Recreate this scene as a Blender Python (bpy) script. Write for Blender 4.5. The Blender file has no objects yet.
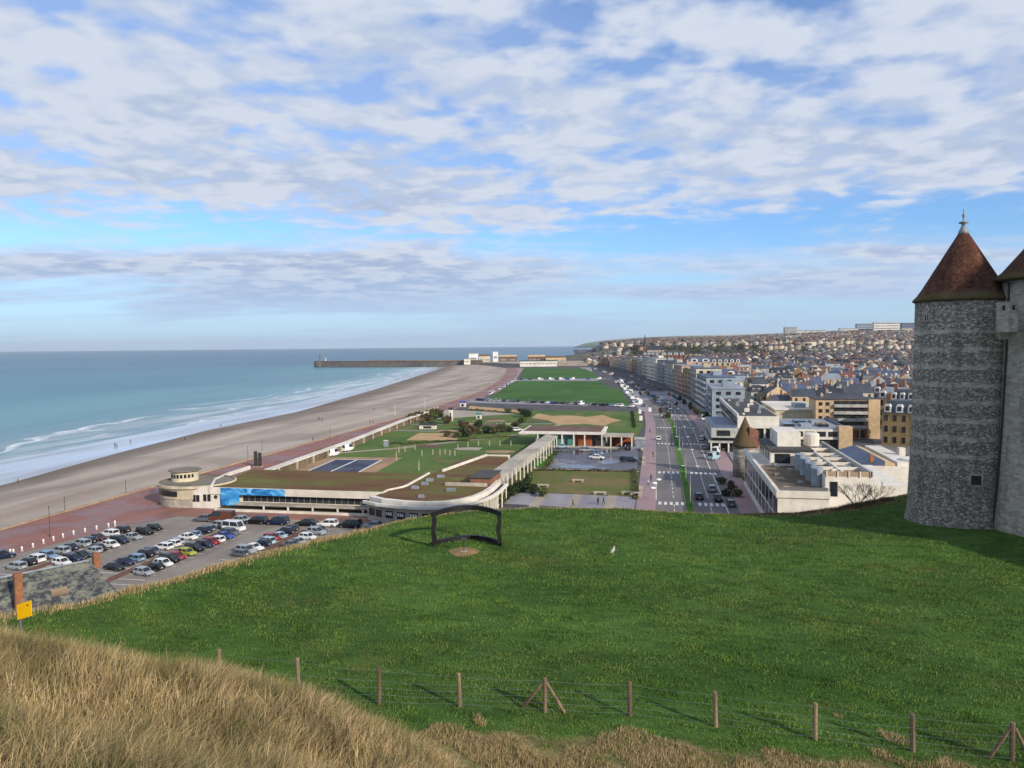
import bpy, math, random
import numpy as np
from mathutils import Vector, Matrix

random.seed(7)
rng = np.random.default_rng(7)
S = bpy.context.scene
COL = S.collection
R = math.radians

# ------------------------------------------------------------------ camera, sky, sun, exposure
# world axes: +y runs along the seafront away from the castle, +x inland, z up, street level 0
H, FOC = 35.0, 760.0
PITCH, ROLL, YAW = R(2.93), R(0.56), R(11.2)
CA, SA = math.cos(YAW), math.sin(YAW)
fw = np.array([0, math.cos(PITCH), -math.sin(PITCH)])
up0 = np.array([0, math.sin(PITCH), math.cos(PITCH)])
rt0 = np.array([1.0, 0, 0])
rt = math.cos(ROLL) * rt0 - math.sin(ROLL) * up0
up = math.sin(ROLL) * rt0 + math.cos(ROLL) * up0


def W(X, Y, z=0):                       # view-aligned plan to world
    return (X * CA - Y * SA, X * SA + Y * CA, z)


def V(u, v):                            # world plan to view-aligned
    return (u * CA + v * SA, -u * SA + v * CA)


def ray(x, y):
    return fw + rt * (x - 512) / FOC - up * (y - 384) / FOC


def at(x, y, z=0.0):                    # point on the level z
    d = ray(x, y)
    t = (z - H) / d[2]
    return W(d[0] * t, d[1] * t, z)


def pix(u, v, z):
    X, Y = V(u, v)
    d = np.array([X, Y, z - H])
    w = d @ fw
    return (512 + FOC * (d @ rt) / w, 384 - FOC * (d @ up) / w) if w > 0.1 else (-9999, -9999)


cam = bpy.data.objects.new('camera', bpy.data.cameras.new('camera'))
COL.objects.link(cam)
cam.data.sensor_width = 36
cam.data.lens = FOC / 1024 * 36
cam.data.clip_start, cam.data.clip_end = 0.1, 90000
rw, uw, fv = (Vector(W(*a)) for a in (rt, up, fw))
m = Matrix((rw, uw, -fv)).transposed().to_4x4()
m.translation = (0, 0, H)
cam.matrix_world = m
S.camera = cam

SUN_EL = R(25)
sx, sy, _ = W(0.66, -0.75)
SUN_AZ = math.atan2(sx, sy)             # clockwise from +y
sun = bpy.data.objects.new('sun', bpy.data.lights.new('sun', 'SUN'))
COL.objects.link(sun)
sun.data.energy = 4.2
sun.data.angle = R(1.0)
sun.data.color = (1.0, 0.88, 0.72)
sdir = Vector((math.sin(SUN_AZ) * math.cos(SUN_EL), math.cos(SUN_AZ) * math.cos(SUN_EL), math.sin(SUN_EL)))
sun.rotation_euler = sdir.to_track_quat('Z', 'Y').to_euler()

wd = bpy.data.worlds.new('World')
S.world = wd
wd.use_nodes = True


class NT:
    """short node-building helper"""
    def __init__(s, tree):
        s.t = tree
        s.n, s.l = tree.nodes, tree.links

    def new(s, typ, ins=None, **kw):
        n = s.n.new('ShaderNode' + typ)
        for k, v in kw.items():
            setattr(n, k, v)
        for k, v in (ins or {}).items():
            if isinstance(v, bpy.types.NodeSocket):
                s.l.new(v, n.inputs[k])
            else:
                n.inputs[k].default_value = v
        return n

    def math(s, op, a, b=0.0, c=None, clamp=False):
        i = {0: a, 1: b}
        if c is not None:
            i[2] = c
        return s.new('Math', i, operation=op, use_clamp=clamp).outputs[0]

    def mix(s, f, a, b, mode='MIX'):
        n = s.new('Mix', data_type='RGBA', blend_type=mode)
        for k, v in ((0, f), (6, a), (7, b)):
            if isinstance(v, bpy.types.NodeSocket):
                s.l.new(v, n.inputs[k])
            else:
                n.inputs[k].default_value = (*v, 1) if k and len(v) == 3 else v
        return n.outputs[2]

    def noise(s, vec, scale, detail=4, rough=0.55, dist=0.0):
        i = {'Scale': scale, 'Detail': detail, 'Roughness': rough, 'Distortion': dist}
        if vec is not None:
            i['Vector'] = vec
        return s.new('TexNoise', i).outputs[0]

    def ramp(s, f, stops, interp='LINEAR'):
        n = s.new('ValToRGB', {0: f})
        r = n.color_ramp
        r.interpolation = interp
        while len(r.elements) < len(stops):
            r.elements.new(0.5)
        for e, (p, c) in zip(r.elements, stops):
            e.position = p
            e.color = (c, c, c, 1) if isinstance(c, (int, float)) else (*c, 1)
        return n.outputs[0]

    def smooth(s, x, a, b):
        return s.new('MapRange', {0: x, 1: a, 2: b, 3: 0.0, 4: 1.0}, interpolation_type='SMOOTHSTEP').outputs[0]


w = NT(wd.node_tree)
w.n.clear()
sky = w.new('TexSky', sky_type='NISHITA', sun_disc=False, sun_elevation=SUN_EL, sun_rotation=SUN_AZ,
            altitude=30, air_density=1.0, dust_density=0.6, ozone_density=1.6)
gen = w.new('TexCoord').outputs['Generated']
vr = w.new('VectorRotate', {'Vector': gen, 'Angle': -YAW}, rotation_type='Z_AXIS').outputs[0]
sep = w.new('SeparateXYZ', {0: vr})
zc = w.math('MAXIMUM', sep.outputs[2], 0.0)
zd = w.math('ADD', zc, 0.10)
pxn = w.math('DIVIDE', sep.outputs[0], zd)
pyn = w.math('DIVIDE', sep.outputs[1], zd)
cp = w.new('CombineXYZ', {0: pxn, 1: pyn, 2: 3.3}).outputs[0]
warp = w.new('TexNoise', {'Vector': cp, 'Scale': 2.2, 'Detail': 3.0}).outputs[1]
cpw = w.new('VectorMath', {0: cp, 1: w.new('VectorMath', {0: warp, 3: 0.16}, operation='SCALE').outputs[0]}, operation='ADD').outputs[0]
big = w.noise(cp, 0.45, 2, 0.5)
mid = w.noise(cpw, 5.2, 3, 0.45)
mid2 = w.noise(cpw, 2.4, 3, 0.5)
fine = w.noise(cpw, 10.0, 4, 0.55)
low = w.noise(w.new('Mapping', {0: cp, 1: (5.0, 2.0, 0), 3: (0.5, 1.0, 1)}).outputs[0], 0.8, 5, 0.55)
elb = w.ramp(zc, [(0.0, 0.48), (0.045, 0.53), (0.08, 0.62), (0.11, 0.58), (0.135, 0.44), (0.165, 0.54), (0.21, 0.625), (0.33, 0.62), (0.5, 0.60)], 'B_SPLINE')
azb = w.math('MULTIPLY', sep.outputs[0], -0.035)
cov = w.math('ADD', w.math('ADD', elb, azb), w.math('MULTIPLY', w.math('SUBTRACT', big, 0.5), 0.34))
puff = w.math('ADD', w.math('MULTIPLY', mid, 0.5), w.math('ADD', w.math('MULTIPLY', mid2, 0.35), w.math('MULTIPLY', fine, 0.15)))
hi = w.smooth(zc, 0.10, 0.17)
form = w.math('ADD', w.math('MULTIPLY', puff, hi), w.math('MULTIPLY', low, w.math('SUBTRACT', 1.0, hi)))
dens = w.math('ADD', form, cov)
mask = w.smooth(dens, 0.93, 1.13)
mask = w.math('MAXIMUM', mask, w.math('MULTIPLY', w.math('MULTIPLY', w.smooth(cov, 0.50, 0.64), hi), 0.42))
thick = w.smooth(dens, 1.02, 1.22)
lump = w.smooth(w.math('ADD', w.math('MULTIPLY', mid, 0.72), w.math('MULTIPLY', fine, 0.28)), 0.40, 0.60)
ccol = w.mix(thick, (3.9, 4.65, 6.1), (2.75, 3.5, 5.0))
ccol = w.mix(w.math('MULTIPLY', lump, 0.9), ccol, (5.1, 5.5, 6.3))
lowf = w.smooth(zc, 0.02, 0.13)
ccol = w.mix(lowf, (3.35, 4.5, 6.3), ccol)
mask = w.math('MULTIPLY', mask, w.math('MULTIPLY_ADD', w.smooth(zc, 0.0, 0.07), 0.5, 0.5))
skyc = w.mix(1.0, sky.outputs[0], (0.66, 0.94, 1.34), 'MULTIPLY')
skyc = w.mix(w.ramp(zc, [(0.0, 0.8), (0.05, 0.5), (0.12, 0.0)]), skyc, (3.5, 5.0, 6.9))
allc = w.mix(mask, skyc, ccol)
bg = w.new('Background', {0: allc, 1: 0.108})
w.l.new(bg.outputs[0], w.new('OutputWorld').inputs[0])

S.view_settings.view_transform = 'Standard'
S.view_settings.look = 'None'
S.view_settings.gamma = 1.0
S.view_settings.exposure = 0.33
S.render.engine = 'CYCLES'
S.cycles.max_bounces = 6
S.cycles.diffuse_bounces = 2
S.cycles.glossy_bounces = 3
S.cycles.transparent_max_bounces = 6
S.cycles.volume_bounces = 0
S.cycles.use_denoising = True


# ------------------------------------------------------------------ materials
def hexc(h):
    v = [int(h[i:i + 2], 16) / 255 for i in (1, 3, 5)]
    return tuple(x / 12.92 if x <= 0.04045 else ((x + 0.055) / 1.055) ** 2.4 for x in v)


def base_mat(name):
    mt = bpy.data.materials.new(name)
    mt.use_nodes = True
    t = NT(mt.node_tree)
    b = t.n['Principled BSDF']
    return mt, t, b


def setc(t, b, col, rough=None, bump=None, bstr=0.3, bdist=0.02, spec=0.3, metal=0.0):
    def put(k, v):
        if isinstance(v, bpy.types.NodeSocket):
            t.l.new(v, b.inputs[k])
        else:
            b.inputs[k].default_value = (*v, 1) if k == 'Base Color' else v
    put('Base Color', col)
    if rough is not None:
        put('Roughness', rough)
    b.inputs['Specular IOR Level'].default_value = spec
    b.inputs['Metallic'].default_value = metal
    if bump is not None:
        n = t.new('Bump', {'Height': bump, 'Strength': bstr, 'Distance': bdist})
        t.l.new(n.outputs[0], b.inputs['Normal'])


def plain(name, c1, c2=None, scale=1.0, rough=0.8, spec=0.3, metal=0.0, big=0.13, bump=0.0, bdist=0.02, stretch=(1, 1, 1)):
    """two colours mixed by fine and broad noise in object space"""
    mt, t, b = base_mat(name)
    c2 = c2 or tuple(x * 0.72 for x in c1)
    co = t.new('TexCoord').outputs['Object']
    if stretch != (1, 1, 1):
        co = t.new('Mapping', {0: co, 3: stretch}).outputs[0]
    a = t.noise(co, scale, 5, 0.6)
    g = t.noise(co, scale * big, 3, 0.5)
    f = t.math('ADD', t.math('MULTIPLY', a, 0.6), t.math('MULTIPLY', g, 0.6))
    col = t.mix(t.smooth(f, 0.42, 0.78), c1, c2)
    setc(t, b, col, rough, a if bump else None, bump, bdist, spec, metal)
    return mt


def island(name, cols, rough=0.8, spec=0.2, trans=0.0, noise=None):
    """colour picked per loose piece of the mesh (leaves, blades, far roofs)"""
    mt, t, b = base_mat(name)
    r = t.new('NewGeometry').outputs['Random Per Island']
    col = t.ramp(r, [(i / max(1, len(cols) - 1), c) for i, c in enumerate(cols)])
    if noise:
        po = t.new('NewGeometry').outputs['Position']
        for sc_, cc_, am_ in (noise if isinstance(noise, list) else [noise]):
            g = t.smooth(t.noise(po, sc_, 4, 0.6), 0.42, 0.62)
            col = t.mix(t.math('MULTIPLY', g, am_), col, cc_)
    setc(t, b, col, rough, spec=spec)
    return mt


M = {}
M['plaster_white'] = plain('plaster_white', hexc('#dcd7cd'), hexc('#bdb7ab'), 0.5)
M['plaster_grey'] = plain('plaster_grey', hexc('#b4b3ae'), hexc('#8a8a86'), 0.6)
M['concrete'] = plain('concrete', hexc('#b8b0a2'), hexc('#8d867b'), 0.8)
M['cream'] = plain('cream', hexc('#c9bfa6'), hexc('#a39a84'), 0.6)
M['beige'] = plain('beige', hexc('#c4aa88'), hexc('#a58e70'), 0.8)
M['ochre'] = plain('ochre', hexc('#ab9064'), hexc('#86704a'), 0.7)
M['brick_wall'] = plain('brick_wall', hexc('#8e6450'), hexc('#6c4c3e'), 1.6)
M['blue_grey'] = plain('blue_grey', hexc('#93a0ab'), hexc('#717d88'), 0.7)
M['pink'] = plain('pink', hexc('#bfa090'), hexc('#967a6c'), 0.7)
M['slate'] = plain('slate', hexc('#4a515c'), hexc('#343a44'), 1.2, 0.55)
M['slate_blue'] = plain('slate_blue', hexc('#515e78'), hexc('#3c475c'), 1.0, 0.5)
M['slate_dark'] = plain('slate_dark', hexc('#363a42'), hexc('#272a30'), 1.0, 0.6)
M['zinc'] = plain('zinc', hexc('#8f97a0'), hexc('#707880'), 0.8, 0.45)
M['tile_orange'] = plain('tile_orange', hexc('#8e5f48'), hexc('#6e4a38'), 1.4)
M['tile_red'] = plain('tile_red', hexc('#754a40'), hexc('#583a33'), 1.4)
M['tile_brown'] = plain('tile_brown', hexc('#745848'), hexc('#544036'), 1.4)
M['roof_felt'] = plain('roof_felt', hexc('#4c4b4a'), hexc('#383838'), 0.4)
M['roof_gravel'] = plain('roof_gravel', hexc('#8b7a63'), hexc('#5e5141'), 0.5)
M['terrace'] = plain('terrace', hexc('#7b6c58'), hexc('#54493b'), 0.5)
M['sedum'] = None
M['glass_dark'] = plain('glass_dark', (0.012, 0.016, 0.022), (0.03, 0.035, 0.04), 0.5, 0.12, 0.5)
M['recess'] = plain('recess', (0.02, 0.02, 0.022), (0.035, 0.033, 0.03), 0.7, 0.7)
M['white_paint'] = plain('white_paint', hexc('#e2e0da'), hexc('#c4c2bb'), 0.9, 0.6)
M['steel'] = plain('steel', (0.28, 0.29, 0.30), (0.2, 0.2, 0.21), 2, 0.4, 0.5, 0.6)
M['dark_metal'] = plain('dark_metal', (0.03, 0.032, 0.036), (0.05, 0.05, 0.05), 2, 0.5)
M['black_steel'] = plain('black_steel', (0.008, 0.008, 0.010), (0.016, 0.015, 0.016), 3, 0.55)
M['wood_post'] = plain('wood_post', hexc('#8a7764'), hexc('#54473c'), 9, 0.85, stretch=(1, 1, 0.12), bump=0.4)
M['yellow'] = plain('yellow', hexc('#eab80c'), hexc('#d3a408'), 4, 0.5)
M['tyre'] = plain('tyre', (0.015, 0.015, 0.016), None, 4, 0.8)
M['lamp_white'] = plain('lamp_white', hexc('#eef0f0'), hexc('#d6d8d8'), 2, 0.4)
M['car_light'] = plain('car_light', hexc('#c9d0d4'), hexc('#9aa3a8'), 4, 0.15, 0.6)
M['tail_red'] = plain('tail_red', hexc('#8a1212'), hexc('#5c0c0c'), 4, 0.3, 0.5)
M['bark'] = plain('bark', hexc('#5b4c40'), hexc('#3a3029'), 6, 0.9)
M['skin'] = plain('skin', hexc('#b98a70'), None, 5)
M['cloth_dark'] = plain('cloth_dark', (0.02, 0.024, 0.035), (0.035, 0.035, 0.04), 5)
M['teal_panel'] = plain('teal_panel', hexc('#4f8a80'), hexc('#35645e'), 0.8, 0.5)
M['orange_panel'] = plain('orange_panel', hexc('#a3572b'), hexc('#7a3f20'), 0.8, 0.6)
M['stone_block'] = plain('stone_block', hexc('#b6ab98'), hexc('#8b8171'), 1.5)
M['gull_white'] = plain('gull_white', hexc('#bdb8a8'), hexc('#99958a'), 6)
M['gull_grey'] = plain('gull_grey', hexc('#9aa0a6'), None, 6)
M['flower_cream'] = plain('beak', hexc('#c99a2e'), None, 6)
for nm, h in dict(car_white='#d5d7d8', car_silver='#8f979e', car_grey='#565c63', car_black='#101216', car_navy='#141e38',
                  car_blue='#24409a', car_steel='#6c88a6', car_red='#8c1420', car_wine='#3c1018', car_lime='#9aa02c',
                  car_brown='#5a3322', car_pale='#97aebb').items():
    M[nm] = plain(nm, hexc(h), tuple(x * 0.9 for x in hexc(h)), 0.5, 0.25, 0.5)


def mat_sedum():
    mt, t, b = base_mat('sedum')
    co = t.new('TexCoord').outputs['Object']
    st = t.new('Mapping', {0: co, 2: (0, 0, R(8)), 3: (0.35, 1, 1)}).outputs[0]
    a = t.noise(st, 0.16, 5, 0.62)
    d = t.noise(co, 1.5, 4, 0.65)
    f = t.math('ADD', t.math('MULTIPLY', a, 0.8), t.math('MULTIPLY', d, 0.25))
    col = t.ramp(f, [(0.38, hexc('#5c4234')), (0.50, hexc('#69513a')), (0.58, hexc('#605a36')), (0.70, hexc('#6c6e3c'))])
    setc(t, b, col, 0.95, d, 0.5, 0.1, 0.1)
    return mt


M['sedum'] = mat_sedum()


def mat_turf(name, c1, c2, c3, s=0.05):
    mt, t, b = base_mat(name)
    co = t.new('TexCoord').outputs['Object']
    a = t.noise(co, s, 4, 0.55)
    d = t.noise(co, s * 14, 4, 0.65)
    e = t.noise(t.new('Mapping', {0: co, 3: (1, 0.25, 1)}).outputs[0], s * 3, 3, 0.5)
    col = t.mix(t.smooth(a, 0.38, 0.66), c1, c2)
    col = t.mix(t.math('MULTIPLY', t.smooth(e, 0.52, 0.7), 0.6), col, c3)
    col = t.mix(t.math('MULTIPLY', t.smooth(d, 0.35, 0.7), 0.3), col, tuple(x * 0.55 for x in c1))
    setc(t, b, col, 0.95, d, 0.6, 0.15, 0.1)
    return mt


M['field'] = mat_turf('field', hexc('#446832'), hexc('#39592c'), hexc('#526e38'), 0.02)
M['park_lawn'] = mat_turf('park_lawn', hexc('#5a6e3a'), hexc('#466032'), hexc('#807650'), 0.045)
M['rough_lawn'] = mat_turf('rough_lawn', hexc('#5c6634'), hexc('#75684a'), hexc('#4a6630'), 0.07)
M['verge'] = mat_turf('verge', hexc('#3f6a26'), hexc('#4f7a2c'), hexc('#5a6a30'), 0.1)


def mat_pebble():
    mt, t, b = base_mat('pebbles')
    co = t.new('TexCoord').outputs['Object']
    st = t.new('Mapping', {0: co, 2: (0, 0, R(5)), 3: (1, 0.06, 1)}).outputs[0]
    a = t.noise(st, 0.10, 5, 0.6)
    a2 = t.noise(co, 0.03, 4, 0.55)
    d = t.noise(co, 3.0, 4, 0.7)
    col = t.ramp(a, [(0.34, hexc('#91857a')), (0.5, hexc('#a79b8f')), (0.66, hexc('#b6ab9f'))])
    col = t.mix(t.math('MULTIPLY', t.smooth(a2, 0.45, 0.65), 0.45), col, hexc('#7d7166'))
    col = t.mix(t.math('MULTIPLY', t.smooth(d, 0.4, 0.7), 0.3), col, hexc('#5f564c'))
    wet = t.new('Attribute', attribute_name='wet').outputs['Fac']
    wn = t.math('ADD', wet, t.math('MULTIPLY', t.math('SUBTRACT', a, 0.5), 0.5))
    col = t.mix(t.math('MULTIPLY', t.smooth(wn, 0.2, 0.9), 0.65), col, hexc('#5a4e42'))
    setc(t, b, col, 0.9, d, 0.5, 0.1, 0.15)
    return mt


def mat_wetsand():
    mt, t, b = base_mat('wet_sand')
    co = t.new('TexCoord').outputs['Object']
    a = t.noise(t.new('Mapping', {0: co, 2: (0, 0, R(7)), 3: (1, 0.15, 1)}).outputs[0], 0.06, 5, 0.6)
    col = t.ramp(a, [(0.35, hexc('#8a8c92')), (0.5, hexc('#a6a9b0')), (0.7, hexc('#bcc0c8'))])
    rr = t.ramp(a, [(0.4, 0.28), (0.6, 0.12)])
    setc(t, b, col, rr, t.noise(co, 0.6, 3, 0.5), 0.05, 0.1, 0.5)
    return mt


def mat_sea():
    mt, t, b = base_mat('sea')
    geo = t.new('NewGeometry').outputs['Position']
    sh = t.new('Attribute', attribute_name='shore').outputs['Fac']       # metres from the water's edge
    st = t.new('Mapping', {0: geo, 2: (0, 0, R(6)), 3: (1, 0.14, 1)}).outputs[0]
    wob = t.noise(t.new('Mapping', {0: geo, 3: (1, 0.5, 1)}).outputs[0], 0.012, 3, 0.55)
    wv = t.noise(st, 0.09, 5, 0.6)
    wl = t.noise(t.new('Mapping', {0: geo, 2: (0, 0, R(80)), 3: (1, 0.25, 1)}).outputs[0], 0.0022, 4, 0.55)
    shn = t.math('ADD', sh, t.math('MULTIPLY', t.math('SUBTRACT', wob, 0.5), 70.0))
    col = t.ramp(t.math('DIVIDE', shn, 1600.0, clamp=True), [(0.0, hexc('#86a4ae')), (0.05, hexc('#5c9097')), (0.16, hexc('#34747e')), (0.5, hexc('#205c72')), (1.0, hexc('#153f66'))])
    col = t.mix(t.math('MULTIPLY', t.smooth(wl, 0.45, 0.62), 0.45), col, hexc('#1a4560'))
    # breaker lines
    ph = t.math('MULTIPLY_ADD', t.math('SUBTRACT', wob, 0.5), 6.5, t.math('DIVIDE', sh, 21.0))
    fr = t.math('FRACT', ph)
    saw = t.math('MULTIPLY', t.smooth(fr, 0.62, 0.92), t.math('SUBTRACT', 1.0, t.smooth(fr, 0.95, 1.0)))
    reach = t.math('SUBTRACT', 1.0, t.smooth(sh, 40.0, 85.0))
    brk = t.smooth(t.noise(t.new('Mapping', {0: geo, 3: (1, 0.3, 1)}).outputs[0], 0.035, 4, 0.6), 0.44, 0.60)
    lace = t.smooth(t.noise(geo, 0.5, 4, 0.65), 0.35, 0.6)
    foam = t.math('MULTIPLY', t.math('MULTIPLY', saw, reach), t.math('MULTIPLY', brk, t.math('MULTIPLY_ADD', lace, 0.6, 0.4)))
    wash = t.math('MULTIPLY', t.math('SUBTRACT', 1.0, t.smooth(shn, 0.0, 62.0)), t.smooth(wv, 0.36, 0.62))
    foam = t.math('MAXIMUM', foam, t.math('MULTIPLY', wash, 0.62))
    caps = t.smooth(t.noise(t.new('Mapping', {0: geo, 3: (1, 0.3, 1)}).outputs[0], 0.06, 2, 0.5), 0.76, 0.80)
    foam = t.math('MAXIMUM', foam, t.math('MULTIPLY', caps, 0.6))
    col = t.mix(foam, col, (0.74, 0.77, 0.80))
    h = t.math('ADD', wv, t.math('MULTIPLY', t.noise(geo, 0.7, 4, 0.6), 0.35))
    setc(t, b, col, t.math('MULTIPLY_ADD', foam, 0.5, 0.3), h, 0.7, 1.5, 0.28)
    b.inputs['IOR'].default_value = 1.33
    return mt


def mat_asphalt(name, c1, c2, rough=0.85, wet=0.0):
    mt, t, b = base_mat(name)
    co = t.new('TexCoord').outputs['Object']
    a = t.noise(t.new('Mapping', {0: co, 3: (1, 0.2, 1)}).outputs[0], 0.25, 5, 0.6)
    d = t.noise(co, 0.08, 4, 0.6)
    col = t.mix(t.smooth(t.math('ADD', t.math('MULTIPLY', a, 0.5), t.math('MULTIPLY', d, 0.5)), 0.35, 0.65), c1, c2)
    rr = rough
    if wet:
        k = t.math('MULTIPLY', t.smooth(d, 0.42, 0.56), wet)
        rr = t.math('MULTIPLY_ADD', k, 0.12 - rough, rough)
        col = t.mix(t.math('MULTIPLY', k, 0.3), col, tuple(x * 0.6 for x in c1))
    setc(t, b, col, rr, t.noise(co, 6, 3, 0.6) if not wet else None, 0.15, 0.02, 0.5 if wet else 0.25)
    return mt


M['pebbles'], M['wet_sand'], M['sea'] = mat_pebble(), mat_wetsand(), mat_sea()
M['asphalt'] = mat_asphalt('asphalt', hexc('#757271'), hexc('#625f5f'))
M['lot'] = mat_asphalt('lot', hexc('#8b847c'), hexc('#746d67'))
M['town_ground'] = mat_asphalt('town_ground', hexc('#58565a'), hexc('#45444a'))
M['red_paving'] = mat_asphalt('red_paving', hexc('#8c5e52'), hexc('#745048'), 0.8, 0.55)
M['pink_paving'] = mat_asphalt('pink_paving', hexc('#9a7f7c'), hexc('#85727a'), 0.85, 0.4)
M['wet_lot'] = mat_asphalt('wet_lot', hexc('#5a5e6a'), hexc('#4d4d55'), 0.7, 0.95)
M['pale_paving'] = mat_asphalt('pale_paving', hexc('#a69a8a'), hexc('#8d8478'), 0.85)
M['grey_paving'] = mat_asphalt('grey_paving', hexc('#929095'), hexc('#7e7c83'), 0.85)
M['sand'] = mat_asphalt('sand', hexc('#b2946c'), hexc('#a08661'), 0.95)
M['earth'] = mat_asphalt('earth', hexc('#a3876a'), hexc('#866f58'), 0.95)
M['court_blue'] = mat_asphalt('court_blue', hexc('#262e48'), hexc('#20263c'), 0.75, 0.4)
M['tan_kerb'] = plain('tan_kerb', hexc('#a8937a'), hexc('#857463'), 0.5)
M['paint'] = plain('paint', hexc('#e4e2dd'), hexc('#c4c2bd'), 1.2)
M['leaf_dark'] = island('leaf_dark', [hexc('#1c2a1a'), hexc('#2c3c22'), hexc('#34462a')])
M['leaf_olive'] = island('leaf_olive', [hexc('#3a4424'), hexc('#4c5630'), hexc('#5a5c38')])
M['leaf_brown'] = island('leaf_brown', [hexc('#3e3828'), hexc('#504630'), hexc('#5a533a')])


def mat_tower(name, pale=False):
    mt, t, b = base_mat(name)
    co = t.new('TexCoord').outputs['Object']
    z = t.new('SeparateXYZ', {0: co}).outputs[2]
    flat = t.new('Mapping', {0: co, 3: (1, 1, 1.7)}).outputs[0]
    vo = t.new('TexVoronoi', {'Vector': flat, 'Scale': 5.6, 'Randomness': 0.95})
    ve = t.new('TexVoronoi', {'Vector': flat, 'Scale': 5.6, 'Randomness': 0.95}, feature='DISTANCE_TO_EDGE')
    cellv = t.new('SeparateColor', {0: vo.outputs['Color']}).outputs[0]
    flint = t.ramp(cellv, [(0.0, hexc('#5c5954')), (0.4, hexc('#777269')), (0.75, hexc('#989085')), (1.0, hexc('#c2baac'))])
    mort = t.smooth(ve.outputs[0], 0.012, 0.05)
    flint = t.mix(mort, hexc('#8f887c'), flint)
    vb = t.new('TexVoronoi', {'Vector': t.new('Mapping', {0: co, 3: (0.9, 0.9, 2.4)}).outputs[0], 'Scale': 2.0}, )
    ash = t.ramp(t.new('SeparateColor', {0: vb.outputs['Color']}).outputs[0], [(0.0, hexc('#a39c91')), (1.0, hexc('#cfc8ba'))])
    wob = t.math('MULTIPLY', t.math('SUBTRACT', t.noise(co, 0.9, 4, 0.6), 0.5), 0.55)
    zz = t.math('ADD', z, wob)
    fr = t.math('FRACT', t.math('DIVIDE', zz, 1.38))
    band = t.math('MULTIPLY', t.smooth(fr, 0.0, 0.06), t.math('SUBTRACT', 1.0, t.smooth(fr, 0.24, 0.33)))
    band = t.math('MULTIPLY', band, t.math('MULTIPLY', t.smooth(z, 4.3, 5.4), t.math('SUBTRACT', 1.0, t.smooth(z, 15.4, 15.9))))
    band = t.math('MULTIPLY', band, t.smooth(t.noise(co, 1.3, 3, 0.6), 0.30, 0.46))
    if pale:
        flint = t.mix(0.62, flint, ash)
        band = t.math('MULTIPLY', band, 0.35)
    col = t.mix(t.math('MULTIPLY', band, 0.6), flint, ash)
    st = t.noise(t.new('Mapping', {0: co, 3: (1, 1, 0.12)}).outputs[0], 1.2, 4, 0.6)
    col = t.mix(t.math('MULTIPLY', t.smooth(st, 0.48, 0.72), 0.5), col, hexc('#57534c'))
    hgt = t.math('ADD', t.math('MULTIPLY', mort, 0.7), t.math('MULTIPLY', cellv, 0.6))
    setc(t, b, col, 0.92, hgt, 0.6, 0.05, 0.15)
    return mt


def mat_cone():
    mt, t, b = base_mat('tower_tiles')
    co = t.new('TexCoord').outputs['Object']
    z = t.new('SeparateXYZ', {0: co}).outputs[2]
    vo = t.new('TexVoronoi', {'Vector': t.new('Mapping', {0: co, 3: (1, 1, 0.9)}).outputs[0], 'Scale': 5.5})
    cell = t.new('SeparateColor', {0: vo.outputs['Color']}).outputs[0]
    a = t.noise(t.new('Mapping', {0: co, 3: (1, 1, 0.4)}).outputs[0], 0.8, 5, 0.65)
    f = t.math('ADD', t.math('MULTIPLY', cell, 0.35), t.math('MULTIPLY', a, 0.75))
    col = t.ramp(f, [(0.3, hexc('#38251f')), (0.5, hexc('#4a3027')), (0.66, hexc('#583b2f')), (0.82, hexc('#6b4b3d'))])
    moss = t.math('SUBTRACT', 1.0, t.smooth(t.math('ADD', z, t.math('MULTIPLY', t.math('SUBTRACT', a, 0.5), 1.3)), 0.2, 0.7))
    col = t.mix(t.math('MULTIPLY', moss, 0.6), col, hexc('#5c5a3a'))
    rowz = t.math('FRACT', t.math('DIVIDE', z, 0.16))
    setc(t, b, col, 0.9, t.math('ADD', t.math('MULTIPLY', rowz, 0.5), cell), 0.6, 0.05, 0.15)
    return mt


M['tower_stone'] = mat_tower('tower_stone')
M['tower_tiles'] = mat_cone()


def mat_lichen():
    mt, t, b = base_mat('lichen_slate')
    co = t.new('TexCoord').outputs['Object']
    a = t.noise(t.new('Mapping', {0: co, 3: (1.0, 1.0, 1.6)}).outputs[0], 1.15, 6, 0.72)
    d = t.noise(co, 0.25, 3, 0.5)
    f = t.math('ADD', t.math('MULTIPLY', a, 0.85), t.math('MULTIPLY', d, 0.2))
    col = t.ramp(f, [(0.42, hexc('#2c3036')), (0.50, hexc('#3c4046')), (0.54, hexc('#5a5d58')), (0.63, hexc('#717268')), (0.76, hexc('#86836f'))])
    setc(t, b, col, 0.85, t.math('FRACT', t.math('MULTIPLY', t.new('SeparateXYZ', {0: co}).outputs[2], 4.5)), 0.4, 0.04, 0.2)
    return mt


M['lichen'] = mat_lichen()


def mat_mural():
    mt, t, b = base_mat('mural_paint')
    co = t.new('TexCoord').outputs['Object']
    a = t.noise(t.new('Mapping', {0: co, 3: (0.5, 1, 1)}).outputs[0], 0.6, 5, 0.6, 1.2)
    x = t.new('SeparateXYZ', {0: co}).outputs[0]
    col = t.ramp(a, [(0.3, hexc('#123a78')), (0.45, hexc('#2471b4')), (0.56, hexc('#4aa0d6')), (0.68, hexc('#9ccbe4'))])
    setc(t, b, col, 0.7)
    return mt


M['mural'] = mat_mural()


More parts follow.
